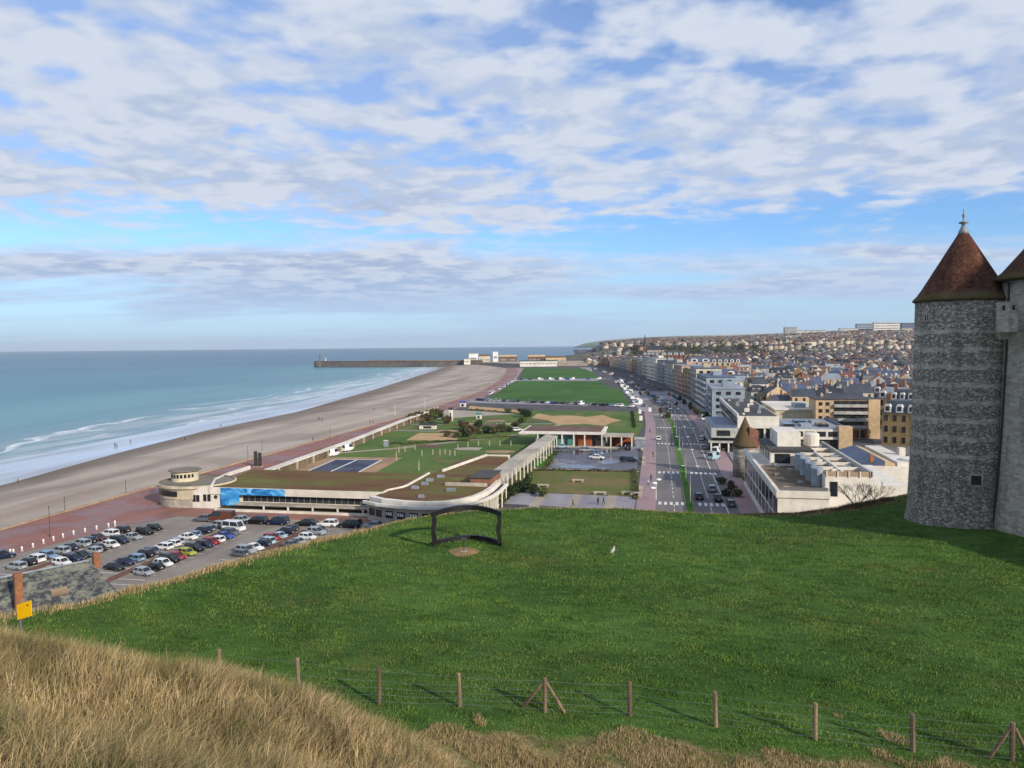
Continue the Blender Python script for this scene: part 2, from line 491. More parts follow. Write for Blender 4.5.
# ------------------------------------------------------------------ mesh helpers
class MB:
    def __init__(s):
        s.v, s.f, s.m = [], [], []

    def add(s, vs, fs, mi=0):
        o = len(s.v)
        s.v += [tuple(map(float, p)) for p in vs]
        for f in fs:
            s.f.append([i + o for i in f])
            s.m.append(mi)
        return s

    def box(s, x0, y0, z0, x1, y1, z1, mi=0):
        vs = [(x0, y0, z0), (x1, y0, z0), (x1, y1, z0), (x0, y1, z0), (x0, y0, z1), (x1, y0, z1), (x1, y1, z1), (x0, y1, z1)]
        return s.add(vs, [(0, 3, 2, 1), (4, 5, 6, 7), (0, 1, 5, 4), (1, 2, 6, 5), (2, 3, 7, 6), (3, 0, 4, 7)], mi)

    def prism(s, poly, z0, z1, mi=0, mt=None):
        n = len(poly)
        a = sum(poly[i][0] * poly[(i + 1) % n][1] - poly[(i + 1) % n][0] * poly[i][1] for i in range(n))
        if a < 0:
            poly = poly[::-1]
        vs = [(x, y, z0) for x, y in poly] + [(x, y, z1) for x, y in poly]
        s.add(vs, [(i, (i + 1) % n, n + (i + 1) % n, n + i) for i in range(n)] + [tuple(range(n - 1, -1, -1))], mi)
        s.f.append([len(s.v) - n + i for i in range(n)])
        s.m.append(mi if mt is None else mt)
        return s

    def loft(s, rings, mi=0, cap=True):
        n = len(rings[0])
        vs = [p for r in rings for p in r]
        fs = [(k * n + i, k * n + (i + 1) % n, (k + 1) * n + (i + 1) % n, (k + 1) * n + i) for k in range(len(rings) - 1) for i in range(n)]
        if cap:
            fs += [tuple(range(n - 1, -1, -1)), tuple(range((len(rings) - 1) * n, len(rings) * n))]
        return s.add(vs, fs, mi)

    def lathe(s, prof, n=24, cx=0, cy=0, mi=0, ex=1.0, ey=1.0, cap=True):
        rings = [[(cx + r * ex * math.cos(2 * math.pi * i / n), cy + r * ey * math.sin(2 * math.pi * i / n), z) for i in range(n)] for r, z in prof]
        return s.loft(rings, mi, cap)

    def tube(s, p0, p1, r0, r1=None, n=6, mi=0):
        r1 = r0 if r1 is None else r1
        a, b = Vector(p0), Vector(p1)
        d = (b - a).normalized()
        e = d.cross(Vector((0, 0, 1)) if abs(d.z) < 0.9 else Vector((1, 0, 0))).normalized()
        g = d.cross(e)
        return s.loft([[tuple(c + (e * math.cos(2 * math.pi * i / n) + g * math.sin(2 * math.pi * i / n)) * r) for i in range(n)] for c, r in ((a, r0), (b, r1))], mi)

    def mesh(s, name, mats, smooth=False):
        me = bpy.data.meshes.new(name)
        me.from_pydata(s.v, [], s.f)
        for mt in (mats if isinstance(mats, (list, tuple)) else [mats]):
            me.materials.append(M[mt] if isinstance(mt, str) else mt)
        me.polygons.foreach_set('material_index', s.m)
        if smooth:
            me.polygons.foreach_set('use_smooth', [True] * len(me.polygons))
        me.update()
        return me


def part(name, mb, mats, parent=None, smooth=False, loc=None, label=None):
    me = mb.mesh(name, mats, smooth) if isinstance(mb, MB) else mb
    o = bpy.data.objects.new(name, me)
    COL.objects.link(o)
    if parent is not None:
        o.parent = parent
    if loc is not None:
        o.location = loc
    if label:
        o['label'] = label
    return o


LABELS = {}


def tag(o, label, cat, group=None):
    o['label'], o['category'] = label, cat
    if group:
        o['group'] = group
    if label in LABELS and (group is None or LABELS[label] != group):
        print('DUPLABEL', label)
    LABELS[label] = group
    n = len(label.split())
    if n < 4 or n > 16:
        print('LABELLEN', n, label)
    return o


def thing(name, label, cat, loc=(0, 0, 0), rz=0.0, group=None):
    o = bpy.data.objects.new(name, None)
    o.empty_display_size = 0.5
    COL.objects.link(o)
    o.location = loc
    o.rotation_euler = (0, 0, rz)
    return tag(o, label, cat, group)


def setting(name, mb, mats, kind='structure', smooth=False):
    o = part(name, mb, mats, None, smooth)
    o['kind'] = kind
    return o


def copy_part(src, parent, loc=None, mat=None):
    c = src.copy()
    COL.objects.link(c)
    c.parent = parent
    if loc is not None:
        c.location = loc
    if mat is not None:
        c.material_slots[0].link = 'OBJECT'
        c.material_slots[0].material = mat
    return c


def np_mesh(name, verts, loops, starts, mats, mids=None):
    me = bpy.data.meshes.new(name)
    me.vertices.add(len(verts))
    me.vertices.foreach_set('co', np.asarray(verts, dtype=np.float32).ravel())
    me.loops.add(len(loops))
    me.loops.foreach_set('vertex_index', np.asarray(loops, dtype=np.int32))
    me.polygons.add(len(starts))
    me.polygons.foreach_set('loop_start', np.asarray(starts, dtype=np.int32))
    for mt in mats:
        me.materials.append(M[mt] if isinstance(mt, str) else mt)
    if mids is not None:
        me.polygons.foreach_set('material_index', np.asarray(mids, dtype=np.int32))
    me.update(calc_edges=True)
    return me


def quads(name, verts, faces, mats, mids=None):
    faces = np.asarray(faces)
    k = faces.shape[1]
    return np_mesh(name, verts, faces.ravel(), np.arange(len(faces)) * k, mats, mids)


def gable_roof(mb, w_, d_, h, rh, ridge, ov=.35, hip=0.0, gm=0):
    a, b = w_ / 2 + ov, d_ / 2 + ov
    if ridge == 'x':
        p = [(-a, -b, h - .15), (a, -b, h - .15), (a, b, h - .15), (-a, b, h - .15), (-a + hip, 0, h + rh), (a - hip, 0, h + rh)]
        mb.add(p, [(0, 3, 2, 1), (0, 1, 5, 4), (2, 3, 4, 5), (3, 0, 4), (1, 2, 5)])
        mb.m[-2:] = [gm, gm]
        return mb
    p = [(-a, -b, h - .15), (a, -b, h - .15), (a, b, h - .15), (-a, b, h - .15), (0, -b + hip, h + rh), (0, b - hip, h + rh)]
    mb.add(p, [(0, 3, 2, 1), (1, 2, 5, 4), (3, 0, 4, 5), (0, 1, 4), (2, 3, 5)])
    mb.m[-2:] = [gm, gm]
    return mb


def sheet(name, poly, z, mat):
    mb = MB().add([(x, y, z) for x, y in poly], [tuple(range(len(poly)))])
    a = sum(poly[i][0] * poly[(i + 1) % len(poly)][1] - poly[(i + 1) % len(poly)][0] * poly[i][1] for i in range(len(poly)))
    if a < 0:
        mb.f = [f[::-1] for f in mb.f]
    return setting(name, mb, mat)


def strip_mb(mb, pts, wl, wr, z, mi=0, z0=None):
    """ribbon along pts, wl left and wr right of it; a raised slab when z0 is given"""
    L, Rr = [], []
    for i, (x, y) in enumerate(pts):
        a, b = pts[max(0, i - 1)], pts[min(len(pts) - 1, i + 1)]
        dx, dy = b[0] - a[0], b[1] - a[1]
        l = math.hypot(dx, dy)
        nx, ny = -dy / l, dx / l
        L.append((x + nx * wl, y + ny * wl))
        Rr.append((x - nx * wr, y - ny * wr))
    n = len(pts)
    if z0 is None:
        return mb.add([(x, y, z) for x, y in L + Rr], [(i, n + i, n + i + 1, i + 1) for i in range(n - 1)], mi)
    return mb.loft([[(*L[i], z0), (*Rr[i], z0), (*Rr[i], z), (*L[i], z)] for i in range(n)], mi)


def lerp_tab(x, xs, ys):
    return np.interp(x, xs, ys)


# ------------------------------------------------------------------ terrain of the shore and the town
UB_V = [-400, 60, 123, 200, 400, 455, 555, 748, 950, 1141, 1300, 1380, 1450, 1500, 4000]
UB_U = [-126, -126, -125.5, -127, -126, -130, -135, -160, -195, -232, -300, -345, -345, -345, -345]
UW_V = [-400, 60, 184, 252, 325, 423, 675, 1091, 1380, 1500]
UW_U = [-170, -178, -187, -201, -212, -216, -260, -341, -398, -420]
US_V = [-400, 60, 230, 323, 513, 911, 1390, 1600]
US_U = [-222, -226, -232, -241, -260, -324, -415, -450]
Ub = lambda v: np.interp(v, UB_V, UB_U)
Uw = lambda v: np.interp(v, UW_V, UW_U)
Us = lambda v: np.interp(v, US_V, US_U)


def sstep(x, a, b):
    t = np.clip((np.asarray(x, float) - a) / (b - a), 0, 1)
    return t * t * (3 - 2 * t)


def G(u, v):
    """town ground height"""
    u, v = np.asarray(u, float), np.asarray(v, float)
    X, Y = u * CA + v * SA, -u * SA + v * CA
    f = X / np.maximum(Y, 1.0)                      # bearing: 0.1 by the east cliff, 0.55 by the tower
    main = np.interp(Y, [0, 560, 1000, 1300, 1600, 2000, 2500, 3300, 5000], [0, 0, 6, 12, 23, 42, 64, 70, 70])
    main = main * sstep(f, 0.10, 0.24) * (0.74 + 0.26 * sstep(f, 0.26, 0.46))
    pol = 31 * sstep(Y + 260 * (f - 0.1), 1390, 1500) * sstep(f, 0.103, 0.118)
    pol = pol + np.clip(Y - 1600, 0, 2000) * 0.016 * sstep(f, 0.10, 0.2)
    wave = 2.5 * np.sin(u / 170.0) * np.sin(v / 210.0) * sstep(Y, 900, 1700)
    return np.maximum(main, pol) + np.maximum(wave, 0) * sstep(f, 0.12, 0.2)


def build_ground():
    vs = np.concatenate([np.arange(-400, 560, 60), np.arange(560, 2700, 22), np.arange(2700, 5200, 120)])
    cols = np.concatenate([np.linspace(0, 1, 150)])
    verts = []
    for v in vs:
        ub = np.interp(v, [1450, 1460], [float(Ub(v)), -150.0 - 0.12 * (v - 1450)]) if v > 1450 else float(Ub(v))
        u1 = max(260.0, v * 0.75 + 250)
        us = ub + (u1 - ub) * cols ** 1.0
        verts.append(np.stack([us, np.full_like(us, v), G(us, np.full_like(us, v))], 1))
    nr, nc = len(vs), len(cols)
    verts = np.concatenate(verts)
    i = np.arange(nr * nc).reshape(nr, nc)
    f = np.stack([i[:-1, :-1], i[:-1, 1:], i[1:, 1:], i[1:, :-1]], -1).reshape(-1, 4)
    # cliff skirt at the seaward side
    sk = np.stack([i[:-1, 0], i[1:, 0]], -1)
    base = len(verts)
    low = verts[i[:, 0]].copy()
    low[:, 2] = -7
    verts = np.concatenate([verts, low])
    k = np.arange(nr - 1)
    f2 = np.stack([i[:-1, 0], i[1:, 0], base + k + 1, base + k], -1)
    me = quads('town_ground', verts, np.concatenate([f, f2]), ['town_earth'])
    o = setting('town_ground', me, None)
    return o


def mat_town_earth():
    mt, t, b = base_mat('town_earth')
    geo = t.new('NewGeometry')
    po = geo.outputs['Position']
    nz = t.new('SeparateXYZ', {0: geo.outputs['Normal']}).outputs[2]
    pz = t.new('SeparateXYZ', {0: po}).outputs[2]
    a = t.noise(po, 0.02, 4, 0.6)
    d = t.noise(po, 0.15, 4, 0.65)
    town = t.mix(t.smooth(d, 0.35, 0.65), hexc('#5a585a'), hexc('#48474b'))
    green = t.mix(t.smooth(d, 0.35, 0.65), hexc('#3c4a2c'), hexc('#565a3a'))
    chalk = t.mix(t.smooth(d, 0.35, 0.65), hexc('#8d8a76'), hexc('#56603f'))
    col = t.mix(t.math('MULTIPLY', t.smooth(pz, 4, 12), t.math('MULTIPLY', t.smooth(a, 0.4, 0.65), 0.55)), town, green)
    col = t.mix(t.math('SUBTRACT', 1.0, t.smooth(nz, 0.75, 0.93)), col, chalk)
    setc(t, b, col, 0.95, d, 0.3, 0.5, 0.15)
    return mt


M['town_earth'] = mat_town_earth()
build_ground()


def build_beach():
    vs = np.concatenate([np.arange(-200, 700, 10), np.arange(700, 1400, 20)])
    tt = np.array([0, 0.02, 0.06, 0.12, 0.2, 0.28, 0.34, 0.38, 0.44, 0.52, 0.6, 0.66, 0.70, 0.76, 0.84, 0.92, 1.0])
    hh = np.array([-0.5, -0.5, -0.6, -0.8, -0.9, -0.7, -0.5, -0.9, -1.3, -1.5, -1.5, -1.3, -1.8, -2.3, -2.7, -3.3, -4.0])
    verts, wet = [], []
    for v in vs:
        a, b = float(Ub(v)), float(Uw(v))
        us = a + (b - a) * tt
        wob = 0.35 * np.sin(v / 37.0 + tt * 9) * np.sin(tt * math.pi) + 0.2 * np.sin(v / 13.0 + tt * 5) * np.sin(tt * math.pi)
        verts.append(np.stack([us, np.full_like(us, v), hh + wob], 1))
        wet.append(np.interp(tt, [0, 0.62, 0.8, 1.0], [0.05, 0.15, 0.7, 1.0]))
    nr, nc = len(vs), len(tt)
    verts = np.concatenate(verts)
    i = np.arange(nr * nc).reshape(nr, nc)
    f = np.stack([i[:-1, :-1], i[1:, :-1], i[1:, 1:], i[:-1, 1:]], -1).reshape(-1, 4)
    me = quads('pebble_beach', verts, f, ['pebbles'])
    me.attributes.new('wet', 'FLOAT', 'POINT').data.foreach_set('value', np.concatenate(wet).astype(np.float32))
    me.polygons.foreach_set('use_smooth', [True] * len(me.polygons))
    setting('pebble_beach', me, None)
    mb = MB()
    ring = []
    for v in vs:
        b, s_ = float(Uw(v)), float(Us(v))
        ring.append([(b + 2.5, v, -4.25), (b, v, -4.02), ((b + s_) / 2, v, -4.55), (s_, v, -4.98), (s_ - 60, v, -8)])
    mb.loft(ring, 0, False)
    mb.f = [f for f in mb.f if not (f[0] % 5 == 4)]
    mb.m = [0] * len(mb.f)
    o = setting('wet_sand', mb, 'wet_sand', smooth=True)


build_beach()


def build_sea():
    vs = np.concatenate([[-16000, -6000, -1500], np.arange(-400, 1420, 20), [1440, 1500, 1700, 2200, 3000, 5000, 9000, 16500]])
    ds = np.concatenate([[-60, -20], np.arange(0, 130, 8), [150, 200, 300, 500, 900, 1600, 3000, 6000, 10000, 15500]])
    verts, sh = [], []
    for v in vs:
        s0 = float(Us(np.clip(v, -400, 1400)))
        if v > 1420:
            us = np.linspace(9000, -15500, len(ds))
            us = np.where(ds <= 0, 9000 - 100 * (ds + 60), s0 - ds)
            us = np.sort(us)[::-1]
            d = np.full(len(ds), 900.0 if v > 1600 else 400.0)
        else:
            us = s0 - ds
            d = ds.astype(float)
        verts.append(np.stack([us, np.full(len(ds), float(v)), np.full(len(ds), -5.0)], 1))
        sh.append(np.clip(d, -60, 1800))
    nr, nc = len(vs), len(ds)
    verts = np.concatenate(verts)
    i = np.arange(nr * nc).reshape(nr, nc)
    f = np.stack([i[:-1, :-1], i[1:, :-1], i[1:, 1:], i[:-1, 1:]], -1).reshape(-1, 4)
    me = quads('sea', verts, f, ['sea'])
    me.attributes.new('shore', 'FLOAT', 'POINT').data.foreach_set('value', np.concatenate(sh).astype(np.float32))
    setting('sea', me, None)


build_sea()

# the faint headland far down the coast
mb = MB()
hp = [(0, 0), (150, 45), (450, 78), (900, 100), (1500, 118), (2200, 130), (5200, 150)]
d0 = 9500.0
rings = []
for i, (a, h) in enumerate(hp):
    bx = (62 / FOC) * d0 + a * .55
    y0 = d0 - a * 0.15
    rings.append([(*W(bx, y0), -6), (*W(bx + h * 0.5, y0 - h * 0.25), h * 0.8), (*W(bx + h, y0 + h * 1.2), h), (*W(bx + 300, y0 + 2500), h), (*W(bx + 300, y0 + 2600), -6)])
rings = [[(p[0], p[1], p[-1]) for p in r] for r in rings]
mb.loft(rings)
M['far_chalk'] = plain('far_chalk', hexc('#8c8f80'), hexc('#5e6a58'), 0.01)
setting('far_headland_hill', mb, 'far_chalk', smooth=True)


# ------------------------------------------------------------------ castle hill: lawn, banks, dry grass
CREST = np.array([(-45, 19), (-30, 16.5), (-15, 13.2), (-7.4, 11.3), (-4.8, 10.8), (-2.9, 10.1), (-1.6, 9.2), (-0.8, 8.0), (-0.2, 5.6), (0.5, 3.0), (3, 1.6), (12, 0.5), (30, -3), (90, -10)], float)
EDGE = np.array([(-70, -30), (-60, 8), (-44, 24), (-31, 34), (-24.5, 40.7), (-21.4, 45.0), (-18.6, 50.0), (-15.6, 56.0), (-13.0, 60.5), (-9.6, 65.5), (-5, 69.0), (1, 70.5), (6, 70.0), (11.5, 68.6), (16.6, 67.4), (23.6, 67.0), (29, 68.4), (33.4, 71.2), (38, 73.8), (46, 77), (95, 84), (95, -30)], float)


def seg_dist(X, Y, P, closed):
    d = np.full(X.shape, 1e9)
    n = len(P)
    for i in range(n if closed else n - 1):
        a, b = P[i], P[(i + 1) % n]
        e = b - a
        t = np.clip(((X - a[0]) * e[0] + (Y - a[1]) * e[1]) / (e @ e), 0, 1)
        d = np.minimum(d, np.hypot(X - a[0] - t * e[0], Y - a[1] - t * e[1]))
    return d


def inside(X, Y, P):
    c = np.zeros(X.shape, bool)
    n = len(P)
    for i in range(n):
        (x0, y0), (x1, y1) = P[i], P[(i + 1) % n]
        k = ((y0 > Y) != (y1 > Y)) & (X < (x1 - x0) * (Y - y0) / (y1 - y0 + 1e-12) + x0)
        c ^= k
    return c


def lump(X, Y, s, p):
    return np.sin(X * s + p) * np.sin(Y * s * 1.13 + p * 2.1) + 0.6 * np.sin(X * s * 1.9 + Y * s * 1.3 + p * 3)


def T(X, Y, edge=True):
    """hill height in the view-aligned plan"""
    X, Y = np.asarray(X, float), np.asarray(Y, float)
    L = 22.0 - 0.05 * (Y - 28) + 0.10 * lump(X, Y, 0.16, 1.0) + 0.05 * lump(X, Y, 0.55, 2.0)
    L = L + 0.5 * sstep(X, 31, 39) * sstep(Y, 60, 72)
    s = seg_dist(X, Y, CREST, False) * np.where(Y > np.interp(X, CREST[:, 0], CREST[:, 1]), 1, -1)
    top = 30.14 + 0.36 * np.clip(8.4 - Y, 0, 8.4) + 0.125 * np.clip(-X - 1, 0, 3.8) + 0.06 * np.clip(-X - 4.8, 0, 10) + 0.12 * lump(X, Y, 0.7, 0.5)
    top = np.minimum(top, 33.3)
    sp = np.log1p(np.exp(np.clip(s * 1.6, -30, 30))) / 1.6
    S = top - 0.86 * sp
    k = 1.1
    z = np.log(np.exp(L / k) + np.exp(S / k)) * k
    if edge:
        d = seg_dist(X, Y, EDGE, True) * np.where(inside(X, Y, EDGE), -1, 1)
        z = z - 1.5 * np.log1p(np.exp(np.clip(d * 2.2, -30, 30))) / 2.2
    return z


def on_hill(x, y):
    """the hill point seen at a place in the photo, in the view-aligned plan"""
    d = ray(x, y)
    ts = np.linspace(4, 95, 4000)
    z = H + d[2] * ts
    hit = z < T(d[0] * ts, d[1] * ts)
    k = int(np.argmax(hit)) if hit.any() else 3999
    return d[0] * ts[k], d[1] * ts[k], float(T(d[0] * ts[k], d[1] * ts[k]))


def hillW(x, y):
    X, Y, z = on_hill(x, y)
    return W(X, Y, z)


def mat_hill():
    mt, t, b = base_mat('hill_turf')
    po = t.new('NewGeometry').outputs['Position']
    dry = t.new('Attribute', attribute_name='dry').outputs['Fac']
    a = t.noise(po, 0.09, 4, 0.55)
    st = t.new('Mapping', {0: po, 2: (0, 0, R(-20)), 3: (0.5, 1.3, 1)}).outputs[0]
    c = t.noise(st, 0.9, 5, 0.65)
    d = t.noise(po, 5.0, 4, 0.7)
    col = t.mix(t.smooth(a, 0.36, 0.64), hexc('#395424'), hexc('#4c6a31'))
    col = t.mix(t.math('MULTIPLY', t.smooth(c, 0.42, 0.66), 0.6), col, hexc('#26401a'))
    col = t.mix(t.math('MULTIPLY', t.smooth(t.noise(po, 0.22, 5, 0.6), 0.60, 0.74), 0.6), col, hexc('#6b6434'))
    straw = t.mix(t.smooth(c, 0.35, 0.65), hexc('#8d7d59'), hexc('#625a3a'))
    pn = t.noise(po, 0.55, 4, 0.65)
    f = t.math('ADD', dry, t.math('ADD', t.math('MULTIPLY', t.math('SUBTRACT', c, 0.5), 0.5), t.math('MULTIPLY', t.math('SUBTRACT', pn, 0.5), 1.3)))
    col = t.mix(t.smooth(f, 0.35, 0.65), col, straw)
    setc(t, b, col, 0.95, t.math('ADD', c, t.math('MULTIPLY', d, 0.5)), 0.8, 0.12, 0.08)
    return mt


M['hill_turf'] = mat_hill()


def dryness(X, Y):
    s = seg_dist(X, Y, CREST, False) * np.where(Y > np.interp(X, CREST[:, 0], CREST[:, 1]), 1, -1)
    a = 1 - sstep(s, 7.5, 13.5 + 2.0 * np.sin(X * 0.5))
    a = np.where(X > 1, np.maximum(a * 0.0, 0.72 * (1 - sstep(Y, 23.4 - 0.17 * X, 25.8 - 0.17 * X))), np.maximum(a, 0.72 * (1 - sstep(Y, 23.4, 26.0))))
    d = seg_dist(X, Y, EDGE, True)
    e = (1 - sstep(d, 0.3, 1.6)) * 0.75
    e = np.where(X < -12, np.maximum(e, (1 - sstep(d, 0.8, 2.6)) * 0.9), e)
    bank = sstep(X, 19, 23) * (1 - sstep(X, 33, 36)) * (1 - sstep(d, 1.2, 3.0)) * 0.9
    return np.maximum(np.maximum(a, e), bank)


def build_hill():
    xs = np.concatenate([np.arange(-62, -14, 0.8), np.arange(-14, 4, 0.22), np.arange(4, 95, 0.8)])
    ys = np.concatenate([np.arange(-14, 3, 0.8), np.arange(3, 15, 0.22), np.arange(15, 100, 0.6)])
    X, Y = np.meshgrid(xs, ys)
    Z = T(X, Y)
    U = X * CA - Y * SA
    Vv = X * SA + Y * CA
    verts = np.stack([U, Vv, Z], -1).reshape(-1, 3)
    ny, nx = X.shape
    i = np.arange(ny * nx).reshape(ny, nx)
    f = np.stack([i[:-1, :-1], i[:-1, 1:], i[1:, 1:], i[1:, :-1]], -1).reshape(-1, 4)
    f = f[verts[f, 2].max(1) > -0.5]
    me = quads('grass_hill', verts, f, ['hill_turf'])
    me.attributes.new('dry', 'FLOAT', 'POINT').data.foreach_set('value', dryness(X, Y).ravel().astype(np.float32))
    me.polygons.foreach_set('use_smooth', [True] * len(me.polygons))
    setting('grass_hill', me, None)


build_hill()


def project(X, Y, Z):
    d = np.stack([X, Y, Z - H], -1)
    ww = d @ fw
    ww = np.where(ww > 0.1, ww, np.nan)
    return 512 + FOC * (d @ rt) / ww, 384 - FOC * (d @ up) / ww


def blades(X, Y, ln, wd_, leanx, leany, Z=None, curl=1.0):
    """two-piece tapering blades, view-aligned plan in, world mesh arrays out"""
    n = len(X)
    Z = T(X, Y) if Z is None else Z
    yaw = rng.uniform(0, math.pi, n)
    wx, wy = np.cos(yaw) * wd_ / 2, np.sin(yaw) * wd_ / 2
    b = np.stack([X, Y, Z - 0.03], -1)
    off = np.stack([wx, wy, np.zeros(n)], -1)
    up_ = np.stack([leanx * 0.35, leany * 0.35, np.sqrt(np.maximum(0.2, 1 - (leanx * .35) ** 2 - (leany * .35) ** 2))], -1)
    mid_ = b + up_ * (ln * 0.55)[:, None]
    tipd = np.stack([leanx * curl, leany * curl, np.maximum(0.15, 1 - 0.6 * np.hypot(leanx, leany) * curl)], -1)
    tipd /= np.linalg.norm(tipd, axis=1)[:, None]
    tip = mid_ + tipd * (ln * 0.45)[:, None]
    v = np.stack([b - off, b + off, mid_ + off * 0.75, mid_ - off * 0.75, tip], 1).reshape(-1, 3)
    u, w_ = v[:, 0] * CA - v[:, 1] * SA, v[:, 0] * SA + v[:, 1] * CA
    v = np.stack([u, w_, v[:, 2]], -1)
    k = np.arange(n)[:, None] * 5
    lo = (k + np.array([0, 1, 2, 3, 3, 2, 4])).ravel()
    st = (np.arange(n)[:, None] * 7 + np.array([0, 4])).ravel()
    return v, lo, st


def grass_object(name, label, sets, mat):
    vv, ll, ss, ov, ol = [], [], [], 0, 0
    for v, lo, st in sets:
        vv.append(v)
        ll.append(lo + ov)
        ss.append(st + ol)
        ov += len(v)
        ol += len(lo)
    me = np_mesh(name, np.concatenate(vv), np.concatenate(ll), np.concatenate(ss), [mat])
    o = part(name, me, None)
    o['kind'] = 'stuff'
    o['label'] = label
    return o


def in_view(X, Y, Z, pad=130):
    px_, py_ = project(X, Y, Z)
    return (px_ > -pad) & (px_ < 1024 + pad) & (py_ > 300) & (py_ < 768 + pad * 2)


def gust(X, Y):
    return 0.5 + 0.5 * np.sin(X * 1.7 + Y * 0.9 + 1.3 * np.sin(Y * 1.1) + 0.8 * np.sin(X * 3.1))


M['straw'] = island('straw', [hexc('#7f6a48'), hexc('#a98e64'), hexc('#c2a779'), hexc('#d8c199'), hexc('#948753'), hexc('#696b38'), hexc('#cdb896'), hexc('#a89272')], 0.8, 0.12, noise=[(0.9, hexc('#555f36'), 0.72), (2.6, hexc('#6b5b42'), 0.5)])
M['straw_bank'] = island('straw_bank', [hexc('#8d7954'), hexc('#ac9570'), hexc('#c4af8d'), hexc('#7f704f'), hexc('#97895d'), hexc('#6d6d40')], 0.85, 0.1)
M['green_blade'] = island('green_blade', [hexc('#39531f'), hexc('#51702d'), hexc('#688838'), hexc('#5c7c38'), hexc('#456226')], 0.75, 0.12, noise=[(0.11, hexc('#6a7040'), 0.45), (0.8, hexc('#2c431d'), 0.55), (0.33, hexc('#7a9048'), 0.45), (2.2, hexc('#314c20'), 0.4)])
M['brush_twig'] = island('brush_twig', [hexc('#4a3a2c'), hexc('#5f4c3a'), hexc('#75614a'), hexc('#3c3026')], 0.9, 0.1)

# the mound of long dry grass
n = 330000
X, Y = rng.uniform(-14, 1.5, n), rng.uniform(4.2, 17, n)
Z = T(X, Y)
s = seg_dist(X, Y, CREST, False) * np.where(Y > np.interp(X, CREST[:, 0], CREST[:, 1]), 1, -1)
keep = in_view(X, Y, Z, 220) & (s < 1.6) & (rng.uniform(0, 1, n) < 0.55 + 0.45 * gust(X, Y))
X, Y, Z, s = X[keep], Y[keep], Z[keep], s[keep]
n = len(X)
g = gust(X, Y)
clump = 0.5 + 0.5 * lump(X, Y, 2.3, 0.7) / 1.6
ln = (0.20 + 0.22 * clump + rng.uniform(0, 0.22, n)) * (0.85 + 0.3 * g) * np.where(s > 0, 0.85, 1.0)
lx = 0.42 + 0.4 * g + rng.normal(0, 0.48, n)
ly = 0.10 * np.sin(X * 2.0) + rng.normal(0, 0.42, n)
mound = blades(X, Y, ln, rng.uniform(0.005, 0.011, n), lx, ly, Z)
# a few tall stems that stand over the crest
ts = [(145, 612, 1.25, .1), (148, 640, .7, .1), (228, 668, 0.75, .5), (240, 672, .8, .6), (258, 676, .8, .7), (215, 664, .6, .4), (272, 684, .9, .7), (190, 655, .7, .3), (180, 650, .6, .5), (120, 640, .6, .3), (60, 630, .6, .2), (300, 694, .6, .3), (330, 704, .5, .4), (95, 634, .5, .4), (166, 648, .6, .2), (390, 728, .5, .3)]
pts = [on_hill(x, y + 6) for x, y, *_ in ts]
pa = np.array([p[:3] for p in pts])
stems = blades(pa[:, 0], pa[:, 1], np.array([t_[2] for t_ in ts]), np.full(len(ts), 0.012), np.array([t_[3] for t_ in ts]), np.zeros(len(ts)), pa[:, 2])
n2 = 9000
k2 = rng.integers(0, len(X), n2)
stalks = blades(X[k2], Y[k2], rng.uniform(.25, .5, n2), rng.uniform(.006, .011, n2), rng.normal(.3, .75, n2), rng.normal(0, .7, n2), Z[k2], 0.5)
heads = blades(X[k2[:2500]] + .08, Y[k2[:2500]], rng.uniform(.3, .55, 2500), rng.uniform(.008, .016, 2500), rng.normal(.5, .3, 2500), rng.normal(0, .3, 2500), Z[k2[:2500]], 1.6)
grass_object('dry_grass', 'long straw coloured wind-bent grass covering the mound nearest the viewer', [mound, stems, stalks, heads], 'straw')

# straw along the lawn's outer edge and in patches below the fence
sets = []
n = 95000
seg = rng.integers(3, 19, n)
tt = rng.uniform(0, 1, n)
P = EDGE[seg] * (1 - tt)[:, None] + EDGE[seg + 1] * tt[:, None]
wdth = np.where(P[:, 0] < -12, 2.2, np.where(P[:, 0] > 20, 2.4, 0.9))
X = P[:, 0] + rng.normal(0, 1, n) * wdth * 0.45
Y = P[:, 1] + rng.normal(0, 1, n) * wdth * 0.45
Z = T(X, Y)
keep = in_view(X, Y, Z) & (rng.uniform(0, 1, n) < 0.30 + 0.6 * sstep(lump(X, Y, 1.3, 0.3) + .5 * lump(X, Y, 3.1, .9), -.3, 1.2))
X, Y, Z = X[keep], Y[keep], Z[keep]
n = len(X)
ln = rng.uniform(0.12, 0.50, n) * (0.5 + 0.6 * (0.5 + 0.3 * lump(X, Y, 0.6, 2.0))) * np.where(X < -12, 1.15, 0.8)
sets.append(blades(X, Y, ln, rng.uniform(0.02, 0.045, n), 0.35 + rng.normal(0, 0.35, n), rng.normal(0, 0.3, n), Z))
n = 300000
X, Y = rng.uniform(-6, 20, n), rng.uniform(18.5, 26.5, n)
Z = T(X, Y)
dr = dryness(X, Y)
pat = lump(X, Y, 0.8, 0.9) + 0.8 * lump(X, Y, 2.1, 0.2)
keep = in_view(X, Y, Z) & (pat * 0.30 + dr > 0.52) & (rng.uniform(0, 1, n) < 0.6)
X, Y, Z = X[keep], Y[keep], Z[keep]
n = len(X)
sets.append(blades(X, Y, rng.uniform(0.10, 0.26, n) * (1 + (lump(X, Y, 1.1, 4.0) > 1.0) * 0.5), rng.uniform(0.008, 0.018, n), 0.3 + rng.normal(0, 0.5, n), rng.normal(0, 0.5, n), Z))
grass_object('straw_grass', 'tan dry grass along the lawn edge and in patches below the fence', sets, 'straw_bank')

